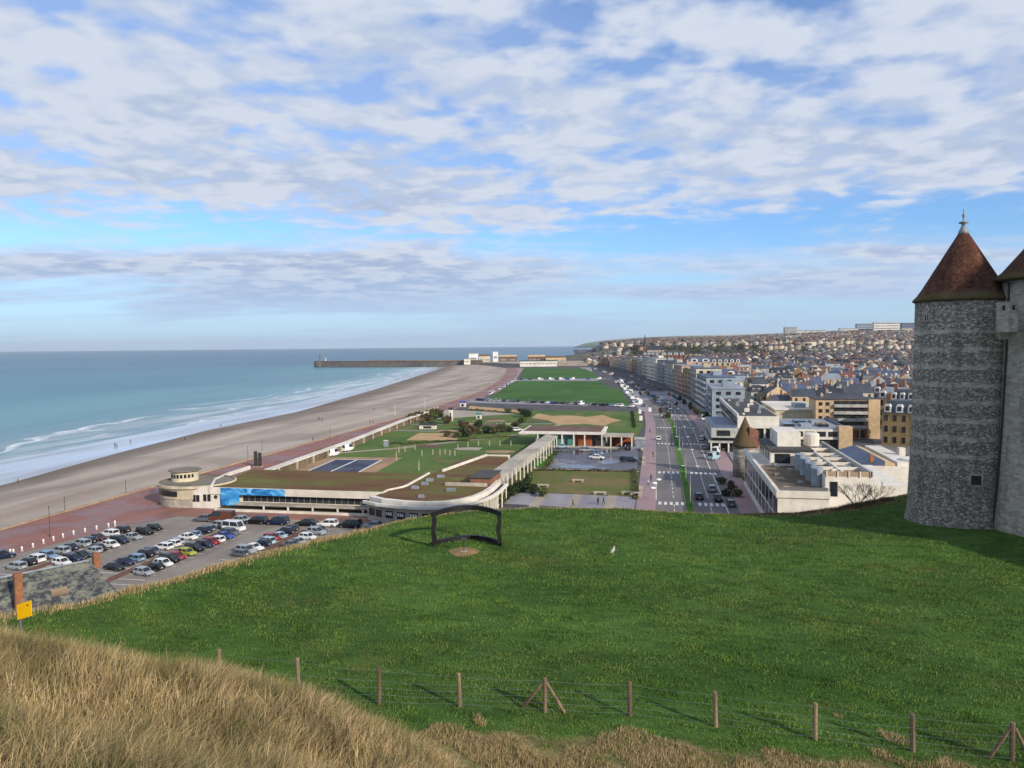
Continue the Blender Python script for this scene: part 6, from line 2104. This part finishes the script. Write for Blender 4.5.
u, v, _ = at(517, 431)
car('estate', 'white', 'white estate car at the garden corner beside the arcade roof', u, v, .05, R(10))


# ------------------------------------------------------------------ plants
def leaf_cloud(n, rx, ry, rz, zc, size, seed, hollow=0.35, lobes=5):
    """leaf-sized faces gathered in uneven lobes"""
    g = np.random.default_rng(seed)
    c = g.normal(0, 1, (lobes, 3))
    c /= np.linalg.norm(c, axis=1)[:, None]
    c *= g.uniform(.25, .65, lobes)[:, None]
    rad = g.uniform(.35, .6, lobes)
    k = g.integers(0, lobes, n)
    d = g.normal(0, 1, (n, 3))
    d /= np.linalg.norm(d, axis=1)[:, None]
    p = c[k] + d * (rad[k] * g.uniform(hollow, 1, n) ** .5)[:, None]
    p = p * np.array([rx, ry, rz])
    p[:, 2] = np.maximum(p[:, 2] + zc, .03)
    a = g.normal(0, 1, (n, 3))
    a /= np.linalg.norm(a, axis=1)[:, None]
    b = np.cross(a, g.normal(0, 1, (n, 3)))
    b /= np.linalg.norm(b, axis=1)[:, None]
    s_ = size * g.uniform(.6, 1.4, n)[:, None]
    v = np.stack([p - a * s_, p + b * s_ * .6, p + a * s_, p - b * s_ * .6], 1).reshape(-1, 3)
    return v, np.arange(4 * n).reshape(-1, 4)


PLANT = {}


def plant(kind, mat, label, u, v, z, sc, seed, name, cat, group=None, rz=None):
    key = (kind, mat, seed % 3)
    if key not in PLANT:
        if kind == 'bush':
            vv, ff = leaf_cloud(420, 1, 1, .75, .6, .13, seed, .3, 7)
            trunk = MB().tube((0, 0, -.2), (0, 0, .55), .07, .04).tube((0, 0, .2), (.4, .2, .8), .04, .02).tube((0, 0, .2), (-.35, -.15, .8), .04, .02)
        else:
            vv, ff = leaf_cloud(520, 1, 1, 1.05, 2.1, .14, seed, .35, 8)
            trunk = MB().tube((0, 0, -.3), (0, 0, 1.5), .11, .08)
            for q_ in range(5):
                a_ = q_ * 1.26 + seed
                trunk.tube((0, 0, 1.0 + q_ * .1), (.6 * math.cos(a_), .6 * math.sin(a_), 2.1 + .15 * q_), .06, .02)
        PLANT[key] = (quads('crown', vv, ff, [mat]), trunk.mesh('trunk', 'bark'))
    cr_, tk = PLANT[key]
    t = thing(name, label, cat, (u, v, z), random.uniform(0, 6.28) if rz is None else rz, group)
    t.scale = (sc[0], sc[0], sc[1]) if isinstance(sc, tuple) else (sc, sc, sc)
    part('crown', cr_, None, t)
    part('trunk', tk, None, t)
    return t


WHERE = [((506, 500), 2.0, 'low', 'leaf_dark'), ((513, 496), 2.2, 'broad', 'leaf_dark'), ((520, 492), (2.0, 2.6), 'tallest', 'leaf_dark'), ((527, 490), (1.7, 3.6), 'pointed', 'leaf_dark'), ((534, 494), 2.0, 'rounded', 'leaf_dark'), ((543, 497), 1.7, 'small', 'leaf_olive'), ((500, 505), 2.2, 'straggly', 'leaf_olive')]
for k, ((x, y), sc, adj, mt_) in enumerate(WHERE):
    u, v, _ = at(x, y)
    plant('bush', mt_, f'{adj} dark green shrub at the corner where the curved wing meets the grey plaza', u, v, 0, sc, 20 + k, 'shrub', 'shrub', 'shrubs by the curved wing')
gl_ = [(406, 424), (412, 421), (418, 419), (424, 417), (430, 416), (437, 415), (441, 418), (434, 420), (426, 422), (432, 427), (424, 427), (446, 424)]
for k, (x, y) in enumerate(gl_):
    u, v, _ = at(x, y)
    plant('bush', ['leaf_dark', 'leaf_olive', 'leaf_brown'][k % 3], f'garden shrub, {ORD[k]} from the sea in the planting at the end of the beach gallery', u, v, 0, 2.3 + (k % 3) * .6, 30 + k, 'garden_shrub', 'shrub', 'shrubs at the end of the beach gallery')
for k, (x, y) in enumerate([(448, 437), (457, 438), (464, 437), (472, 435), (479, 434), (487, 433), (494, 434), (501, 432), (509, 432), (516, 428), (522, 423), (526, 417), (520, 412), (508, 413), (478, 428), (463, 430)]):
    u, v, _ = at(x, y)
    plant('bush', ['leaf_brown', 'leaf_olive', 'leaf_dark'][k % 3], f'park hedge shrub, {ORD[k]} from the sand court along the garden paths', u, v, 0, 2.0 + (k % 4) * .5, 50 + k, 'park_shrub', 'shrub', 'shrubs along the garden paths')
for k, (x, y) in enumerate([(660, 417), (668, 422), (676, 409), (640, 398), (645, 394), (655, 404), (649, 399), (638, 389)]):
    u, v, _ = at(x, y)
    plant('tree', 'leaf_brown', f'small brown winter tree, {ORD[k]} in the planted middle of the far seafront road', u, v, 0, 1.5, 70 + k, 'winter_tree', 'tree', 'trees in the middle of the seafront road')
yard = [(707, 424), (698, 419), (690, 412), (684, 408), (712, 432), (694, 416), (680, 404), (722, 484), (731, 490), (726, 496), (737, 497)]
for k, (x, y) in enumerate(yard):
    u, v, _ = at(x, y)
    plant('tree' if k < 7 else 'bush', ['leaf_dark', 'leaf_olive', 'leaf_brown'][k % 3], (f'garden tree, {ORD[k]} before the seafront blocks' if k < 7 else f'dark shrub, {ORD[k - 7]} from the gate tower below the concrete block'), u, v, 0, 1.7, 80 + k, 'garden_tree' if k < 7 else 'shrub', 'tree' if k < 7 else 'shrub', 'planting below the seafront blocks')


def hedge(p0, p1, h, wd_, mat, label, seed):
    (u0, v0), (u1, v1) = p0, p1
    L = math.hypot(u1 - u0, v1 - v0)
    g = np.random.default_rng(seed)
    n = int(L * 26)
    x, y = g.uniform(0, L, n), g.normal(0, wd_ * .3, n)
    z = h * (.55 + .45 * np.sin(x * .9 + seed) * np.sin(x * .37)) * g.uniform(.05, 1, n) ** .6
    p = np.stack([x, y, np.maximum(z, .05)], -1)
    a = g.normal(0, 1, (n, 3))
    a /= np.linalg.norm(a, axis=1)[:, None]
    b = np.cross(a, g.normal(0, 1, (n, 3)))
    b /= np.linalg.norm(b, axis=1)[:, None]
    s_ = .2 * g.uniform(.6, 1.5, n)[:, None]
    vv = np.stack([p - a * s_, p + b * s_ * .7, p + a * s_, p - b * s_ * .7], 1).reshape(-1, 3)
    t = thing('hedge', label, 'hedge', (u0, v0, .03), math.atan2(v1 - v0, u1 - u0), 'hedges of the seafront park')
    part('foliage', quads('foliage', vv, np.arange(4 * n).reshape(-1, 4), [mat]), None, t)
    part('stem', MB().box(0, -.08, 0, L, .08, .12), 'bark', t)


for k, (a, b, h, mt_, lb) in enumerate((((400, 445), (520, 436), .9, 'leaf_olive', 'long low hedge along the seaward garden path'), ((440, 433), (525, 432), 1.1, 'leaf_dark', 'dark hedge between the sand court and the play lawn'),
                                        ((516, 470), (637, 472), .8, 'leaf_brown', 'ragged brown hedge along the near edge of the wet car park'), ((545, 469), (560, 446), .7, 'leaf_olive', 'short hedge between the walkway and the wet car park'),
                                        ((470, 410), (528, 415), 1.2, 'leaf_dark', 'dark hedge below the tan clearing at the field edge'), ((634, 470), (636, 500), .8, 'leaf_olive', 'low hedge beside the seafront pavement and rough lawn'),
                                        ((632, 412), (634, 428), 1.0, 'leaf_dark', 'hedge strip beside the seafront pavement near the far crossing'), ((318, 452), (402, 425), .8, 'leaf_olive', 'patchy hedge at the foot of the beach gallery'),
                                        ((390, 444), (470, 441), .7, 'leaf_dark', 'thin hedge along the near side of the sand court'))):
    hedge(at(*a)[:2], at(*b)[:2], h, 1.2, mt_, lb, 300 + k)

# trees among the houses and the wooded slope of the far hill
def tree_mass(name, label, pts_, mat, seed, leaf):
    VV, FF, off = [], [], 0
    for k, (u, v, z, r_) in enumerate(pts_):
        vv, ff = leaf_cloud(44, r_, r_, r_ * 1.05, r_ * 1.0, r_ * leaf, seed + k, .4, 4)
        VV.append(vv + np.array([u, v, z]))
        FF.append(ff + off)
        off += len(vv)
    me = quads(name, np.concatenate(VV), np.concatenate(FF), [mat])
    o = part(name, me, None)
    o['kind'], o['label'] = 'stuff', label


M['far_leaf'] = island('far_leaf', [hexc(c) for c in ('#38432e', '#454f38', '#545640', '#5a5444', '#404c36')], 0.95)
rt_ = random.Random(9)
woods = []
for _ in range(1400):
    f = rt_.uniform(.15, .34)
    Y = rt_.uniform(1330, 1560)
    u, v, _z = W(f * Y, Y)
    g = float(G(u, v))
    if 3 < g < 27:
        woods.append((u, v, g - 1, rt_.uniform(3.5, 7)))
tree_mass('hill_woods', 'dark belt of trees on the slope of the far hill', woods[:330], 'far_leaf', 500, .22)
tt_ = []
for _ in range(2600):
    Y = rt_.uniform(330, 2400)
    f = rt_.uniform(.12, .56)
    u, v, _z = W(f * Y, Y)
    if free(u, v, 3) and rt_.random() < (0.10 if Y < 900 else 0.22):
        tt_.append((u, v, float(G(u, v)) + (2.5 if Y < 900 else 1.5), rt_.uniform(2.6, 5.0) * (1 if Y < 1200 else 1.25)))
tree_mass('town_tree_foliage', 'scattered dark tree crowns between the houses of the town', tt_, 'far_leaf', 2500, .24)


def bare_shrub(x, y, hgt, seed, label):
    g = random.Random(seed)
    X, Y, z = on_hill(x, y)
    t = thing('bare_shrub', label, 'shrub', W(X, Y, z - .1), 0, 'leafless shrubs on the bank')
    for b in range(7):
        mb = MB()

        def grow(p, d, l, r_, n):
            q_ = p + d * l
            mb.tube(p, q_, r_, r_ * .65, 4)
            if n:
                for _ in range(3):
                    nd_ = (d + Vector((g.uniform(-.75, .75), g.uniform(-.75, .75), g.uniform(-.15, .5)))).normalized()
                    grow(q_, nd_, l * g.uniform(.6, .85), r_ * .62, n - 1)
        a_ = b * .9 + g.random()
        grow(Vector((0, 0, 0)), Vector((math.cos(a_) * .75, math.sin(a_) * .75, 1)).normalized(), hgt * .38, .035, 3)
        part('branch', mb, 'twig', t)


M['twig'] = plain('twig', hexc('#7a6a5c'), hexc('#5c4e44'), 4, 0.9)
bare_shrub(856, 507, 2.6, 1, 'widest leafless grey shrub on the brown bank left of the tower')
bare_shrub(873, 505, 2.4, 2, 'leafless grey shrub nearest the round tower on the bank')
bare_shrub(838, 509, 1.6, 3, 'low leafless shrub on the bank below the window of the concrete block')
bare_shrub(815, 512, 1.2, 4, 'smallest leafless shrub on the bank, farthest from the round tower')

# brush over the brown bank
n = 26000
X = rng.uniform(18, 36, n)
Y = np.interp(X, [17, 23.6, 29, 33.4, 38], [67.4, 67, 68.4, 71.2, 73.8]) + rng.normal(-.2, .8, n)
Z = T(X, Y)
keep = rng.uniform(0, 1, n) < .4 + .6 * (lump(X, Y, 1.1, 1.0) > 0)
X, Y, Z = X[keep], Y[keep], Z[keep]
n = len(X)
hgt = rng.uniform(.25, .8, n) * np.interp(X, [18, 22, 26, 31, 36], [.2, .3, .5, .9, .6])
grass_object('bank_brush', 'brown tangled dead brush on the bank beyond the lawn', [blades(X, Y, hgt, rng.uniform(.02, .05, n), rng.normal(.1, .5, n), rng.normal(0, .5, n), Z)], 'brush_twig')


# ------------------------------------------------------------------ people, lamps, bollards, benches
def person_mesh(stride, seed):
    g = random.Random(seed)
    vs = [(0, 0, .95, .135, .10), (0, 0, 1.15, .15, .105), (0, 0, 1.38, .17, .11), (0, 0, 1.50, .075, .07), (0, 0.01, 1.58, .06, .06), (0, .02, 1.68, .09, .10), (0, .01, 1.77, .05, .06)]
    ed = [(0, 1), (1, 2), (2, 3), (3, 4), (4, 5), (5, 6)]
    for s_ in (-1, 1):
        st = stride * s_
        b = len(vs)
        vs += [(.09 * s_, 0, .88, .10, .10), (.10 * s_, st * .55, .48, .07, .075), (.10 * s_, st * 1.0 - (.06 if st < 0 else 0), .09, .05, .05), (.10 * s_, st * 1.0 + .13, .04, .045, .04)]
        ed += [(0, b), (b, b + 1), (b + 1, b + 2), (b + 2, b + 3)]
        b = len(vs)
        vs += [(.19 * s_, 0, 1.42, .06, .06), (.24 * s_, -st * .3, 1.14, .05, .05), (.23 * s_, -st * .5 + .06, .90, .04, .04), (.23 * s_, -st * .5 + .09, .82, .035, .04)]
        ed += [(2, b), (b, b + 1), (b + 1, b + 2), (b + 2, b + 3)]
    me = bpy.data.meshes.new('person')
    me.from_pydata([v[:3] for v in vs], ed, [])
    o = bpy.data.objects.new('person', me)
    COL.objects.link(o)
    md = o.modifiers.new('skin', 'SKIN')
    o.modifiers.new('sub', 'SUBSURF').levels = 1
    for k, v in enumerate(vs):
        me.skin_vertices[0].data[k].radius = v[3:5]
    me.skin_vertices[0].data[0].use_root = True
    dg = bpy.context.evaluated_depsgraph_get()
    out = bpy.data.meshes.new_from_object(o.evaluated_get(dg))
    bpy.data.objects.remove(o)
    out.materials.clear()
    for k in ('cloth_dark', 'trouser', 'skin', 'hair'):
        out.materials.append(M[k])
    for p in out.polygons:
        c = p.center
        p.material_index = 1 if c.z < .92 and abs(c.x) < .2 and c.z > .1 else 0
        if c.z > 1.52 or (abs(c.x) > .19 and c.z < .9):
            p.material_index = 2
        if c.z > 1.66 or (c.z > 1.55 and c.y < -.02):
            p.material_index = 3
        p.use_smooth = True
    return out


M['trouser'] = plain('trouser', hexc('#2c3444'), hexc('#20242e'), 5)
M['hair'] = plain('hair', hexc('#2e2218'), None, 5)
for nm, h in dict(coat_red='#8a2a24', coat_blue='#2c4a82', coat_tan='#8a7450', coat_white='#c9c9c6').items():
    M[nm] = plain(nm, hexc(h), None, 5)
PM = [person_mesh(.0, 1), person_mesh(.30, 2), person_mesh(-.24, 3)]
HAIRL = MB().lathe([(.104, 1.70), (.095, 1.78), (0, 1.80)], 10).mesh('hair', 'hair')


def person(x, y, z, coat, label, k, group=None):
    u, v, _ = at(x, y, z)
    o = bpy.data.objects.new('person', PM[k % 3])
    COL.objects.link(o)
    o.location, o.rotation_euler = (u, v, z), (0, 0, random.uniform(0, 6.28))
    o.material_slots[0].link = 'OBJECT'
    o.material_slots[0].material = M[coat]
    tag(o, label, 'person', group)
    part('hair', HAIRL, None, o)


BP = [(115, 447, -4.7, 'cloth_dark', 'seaward one of two people standing close together on the wet sand'), (117, 448, -4.7, 'cloth_dark', 'landward one of two people standing close together on the wet sand'),
      (130.5, 443, -4.7, 'cloth_dark', 'lone person in dark clothes on the wet sand, just beyond the close pair'), (185, 441, -3.0, 'cloth_dark', 'lone person at the edge of the pebbles above the wet sand'),
      (221, 427, -4.6, 'cloth_dark', 'dark figure standing at the water in front of the breakers'), (18, 484, -4.0, 'coat_tan', 'person in tan at the near end of the pebble bank'),
      (319, 420.5, -1.4, 'cloth_dark', 'seaward one of two walkers on the middle of the pebble beach'), (322, 421, -1.4, 'coat_blue', 'blue coated walker on the middle of the pebble beach'),
      (374, 411, -1.2, 'cloth_dark', 'dark walker high on the far pebble beach'), (415, 378, -4.5, 'cloth_dark', 'distant person at the water near the pier'), (368, 391, -4.2, 'cloth_dark', 'distant person on the wet edge half way to the pier'),
      (313, 441, .05, 'cloth_dark', 'dark walker alone on the red promenade opposite the tennis court'), (370, 424, .05, 'cloth_dark', 'taller of two walkers on the promenade by the gallery'), (373, 423.5, .05, 'coat_red', 'red coated walker on the promenade by the gallery'),
      (651, 481, .13, 'coat_blue', 'person in blue on the seaward pavement beside the rough lawn'), (648, 486, .13, 'coat_white', 'person in a white coat on the seaward pavement beside the rough lawn'), (653, 457, .13, 'cloth_dark', 'person in dark clothes on the seaward pavement beside the small car park'),
      (650, 433, .13, 'cloth_dark', 'distant walker on the seaward pavement near the far crossing'), (598, 505, .04, 'cloth_dark', 'person in black on the grey plaza, one of two near its edge'), (603.5, 504.5, .04, 'cloth_dark', 'second person in black on the grey plaza nearest the pavement'),
      (694, 437, .13, 'cloth_dark', 'walker on the inland pavement before the white annex'), (706, 466, .13, 'coat_red', 'person in red on the inland pavement opposite the gate tower'), (573, 507, .04, 'coat_tan', 'person in tan crossing the grey plaza towards the shrubs')]
for k, (x, y, z, ct, lb) in enumerate(BP):
    person(x, y, z, ct, lb, k, 'people out walking')

bx = [(10.4, 554), (13.5, 554), (22, 551.5), (33, 548), (43.5, 544), (53.5, 541), (63, 538), (73.6, 535), (85, 532.5), (96.6, 530), (108.5, 527.5), (115, 526.5)]
for k, (x, y) in enumerate(bx):
    u, v, _ = at(x, y)
    h = 1.15 if k == 11 else .85
    t = thing('bollard', ('white bollard, last and tallest of the curved line, nearest the oval pavilion' if k == 11 else f'white bollard, {ORD[k]} of the line edging the red paving, counted from the slate roof'), 'bollard', (u, v, .04), 0, 'white bollards between paving and car park')
    part('post', MB().lathe([(.19, 0), (.17, h * .8), (.19, h * .86), (.1, h), (0, h)], 10), 'white_paint', t, True)
    part('foot', MB().lathe([(.26, -.02), (.26, .06), (.17, .08)], 10), 'concrete', t)


def lamp_post(x, y, z, h, label, arms=1, mat='steel', head='lamp_white', grp=None, base_uv=None, r_=.07):
    u, v, _ = at(x, y, z) if base_uv is None else (*base_uv, z)
    t = thing('street_lamp', label, 'street lamp', (u, v, z), 0, grp)
    part('pole', MB().lathe([(r_ * 1.6, 0), (r_ * 1.4, .9), (r_, 1.0), (r_ * .6, h)], 8), mat, t, True)
    for k in range(arms):
        s_ = 1 if k == 0 else -1
        part('arm', MB().tube((0, 0, h - .12), (s_ * 1.3, 0, h + .12), .04, n=6), mat, t)
        part('lamp_head', MB().loft([[(s_ * 1.2, -.12, h + .06), (s_ * 1.2, .12, h + .06), (s_ * 1.2, .12, h + .18), (s_ * 1.2, -.12, h + .18)], [(s_ * 1.95, -.1, h + .12), (s_ * 1.95, .1, h + .12), (s_ * 1.95, .1, h + .2), (s_ * 1.95, -.1, h + .2)]]), head, t)


for k, v in enumerate((166, 192, 218, 245, 281, 312, 345, 378)):
    lamp_post(0, 0, .17, 8.5, f'grey twin-armed street lamp, {ORD[k]} from the castle along the grass median', 2, grp='lamps along the median', base_uv=(float(np.interp(v, [p[1] for p in CL], [p[0] for p in CL])) + .1, v))
u, v, _ = at(662, 500.5)
t = thing('floodlight_mast', 'tall white mast with three big white lamp heads beside the seaward lanes', 'street lamp', (u - 1.3, v, .1), 0)
part('pole', MB().tube((0, 0, 0), (0, 0, 4.6), .12, .08, 8), 'white_paint', t)
for k, (dx, dz) in enumerate(((.55, 4.5), (-.35, 3.7), (-.75, 2.6))):
    part('lamp_head', MB().lathe([(.05, dz - .12), (.62, dz), (.62, dz + .18), (.3, dz + .32), (0, dz + .34)], 12, dx, 0), 'lamp_white', t, True)
    part('arm', MB().tube((0, 0, dz - .1), (dx, 0, dz), .05), 'white_paint', t)
PL = [(50, 537, 0, 5.6), (65, 514, -.5, 3.6), (126, 494, -.5, 3.2), (172, 483, -.5, 3.4), (248, 462, 0, 4.6), (262, 450, -.5, 3.6), (330, 438, 0, 4.2), (395, 416, 0, 6.5), (425, 408, 0, 6)]
for k, (x, y, z, h) in enumerate(PL):
    u, v, _ = at(x, y, z)
    t = thing('promenade_mast', f'thin dark mast along the beach front, {ORD[k]} from the castle side', 'mast', (u, v, z), 0, 'thin masts along the beach front')
    part('pole', MB().lathe([(.10, 0), (.09, .6), (.07, .65), (.05, h)], 8), 'dark_metal' if k < 7 else 'white_paint', t, True)
    part('cap', MB().lathe([(.12, h), (.12, h + .12), (0, h + .16)], 8), 'dark_metal', t)
wp = [(422, 456), (433, 455), (440, 455), (445, 455), (450, 456), (455, 456), (458, 450), (468, 447), (478.5, 446), (489.5, 446), (500, 446), (511, 446), (399, 453), (405, 452), (415, 450), (396.5, 461), (419, 471)]
for k, (x, y) in enumerate(wp):
    u, v, _ = at(x, y)
    h = 1.7 if k < 15 else 2.8
    t = thing('garden_post', f'pale wooden post on the park lawn, {ORD[k]} of the scattered row beyond the planted roof', 'post', (u, v, .03), 0, 'pale posts on the park lawn')
    part('post', MB().box(-.11, -.11, 0, .11, .11, h), 'stone_block', t)
    part('cap', MB().box(-.15, -.15, h, .15, .15, h + .1), 'concrete', t)
bp = [(642.5, 450.5), (644, 459.5), (643.5, 464.5), (641, 490), (640, 497), (636, 495), (628, 494.5), (543, 487), (578, 482), (600, 494.5), (541, 459)]
for k, (x, y) in enumerate(bp):
    u, v, _ = at(x, y)
    t = thing('stone_bench', f'pale stone bench block, {ORD[k]} of those set about the pavement and rough lawn', 'bench', (u, v, .12 if x > 639 else .05), R(90) if x > 639 else 0, 'stone bench blocks')
    part('seat', MB().box(-1.5, -.5, .38, 1.5, .5, .62), 'stone_block', t)
    for s_ in (-1, 1):
        part('leg', MB().box(s_ * 1.1 - .25, -.42, 0, s_ * 1.1 + .25, .42, .38), 'concrete', t)
# play corner in the park
for k, (x, y, c1, lb, w_, h_) in enumerate(((479, 419, 'teal_panel', 'small teal roofed play hut on the park lawn', 2.2, 2.2), (451, 421, 'plaster_white', 'white play tower with dark top in the park', 1.4, 5.5), (461, 426, 'brick_wall', 'low red play hut in the park beds', 2.4, 1.8), (428, 429, 'plaster_white', 'low white garden pavilion beside the park shrubs', 7, 1.8), (463, 407, 'car_blue', 'small blue beach kiosk beside the far promenade', 3, 2.6))):
    u, v, _ = at(x, y)
    t = thing('play_hut' if k < 3 else 'kiosk', lb, 'hut', (u, v, .04), 0)
    part('wall', MB().box(-w_ / 2, -1, 0, w_ / 2, 1, h_), c1 if k not in (0, 4) else 'plaster_white', t)
    part('roof', gable_roof(MB(), w_, 2, h_, .8, 'x', .25), c1 if k in (0, 4) else 'slate_dark', t)
    part('opening', MB().box(-w_ * .25, -1.04, .3, w_ * .25, -1.005, h_ * .7), 'recess', t)
for k, (x, y) in enumerate(((467, 424), (474, 428), (488, 425), (483, 431), (497, 421), (455, 425), (492, 419), (505, 424), (446, 431), (512, 428), (430, 446), (470, 449), (500, 452), (447, 461), (536, 421))):
    u, v, _ = at(x, y)
    mb = MB().prism([(2.8 * (1 + .25 * math.sin(3 * a + k)) * math.cos(a) * 1.6, 4.2 * (1 + .2 * math.cos(2 * a)) * math.sin(a)) for a in np.linspace(0, 2 * math.pi, 21)[:-1]], 0, .05)
    o = setting('planting_bed_ground', mb, ('earth', 'rough_lawn', 'brown_bed', 'pale_paving')[k % 4])
    o.location = (u, v, .04)
u, v, _ = at(386, 447)
t = thing('notice_kiosk', 'grey upright cabinet standing on the park lawn beside the garden path', 'cabinet', (u, v, .03), 0)
part('body', MB().box(-.7, -.4, 0, .7, .4, 2.2), 'zinc', t)
part('cap', MB().box(-.8, -.5, 2.2, .8, .5, 2.35), 'plaster_white', t)
for k, (x, y) in enumerate(((640, 415), (641, 422), (650, 413))):
    u, v, _ = at(x, y)
    t = thing('advert_panel', f'white upright panel on the seaward pavement, {ORD[k]} of those near the far crossing', 'sign', (u, v, .12), 0, 'white panels near the far crossing')
    part('panel', MB().box(-.7, -.12, .5, .7, .12, 2.7), 'white_paint', t)
    part('foot', MB().box(-.3, -.1, 0, .3, .1, .5), 'dark_metal', t)

# thin sea air
M['haze'] = bpy.data.materials.new('haze')
M['haze'].use_nodes = True
ht = NT(M['haze'].node_tree)
ht.n.remove(ht.n['Principled BSDF'])
pv = ht.new('VolumePrincipled', {'Color': (0.86, 0.92, 1.0, 1), 'Density': 0.00004, 'Anisotropy': 0.2})
ht.l.new(pv.outputs[0], ht.n['Material Output'].inputs['Volume'])
setting('haze', MB().box(-17500, -18000, -9.5, 17500, 17500, 190), 'haze', 'stuff')
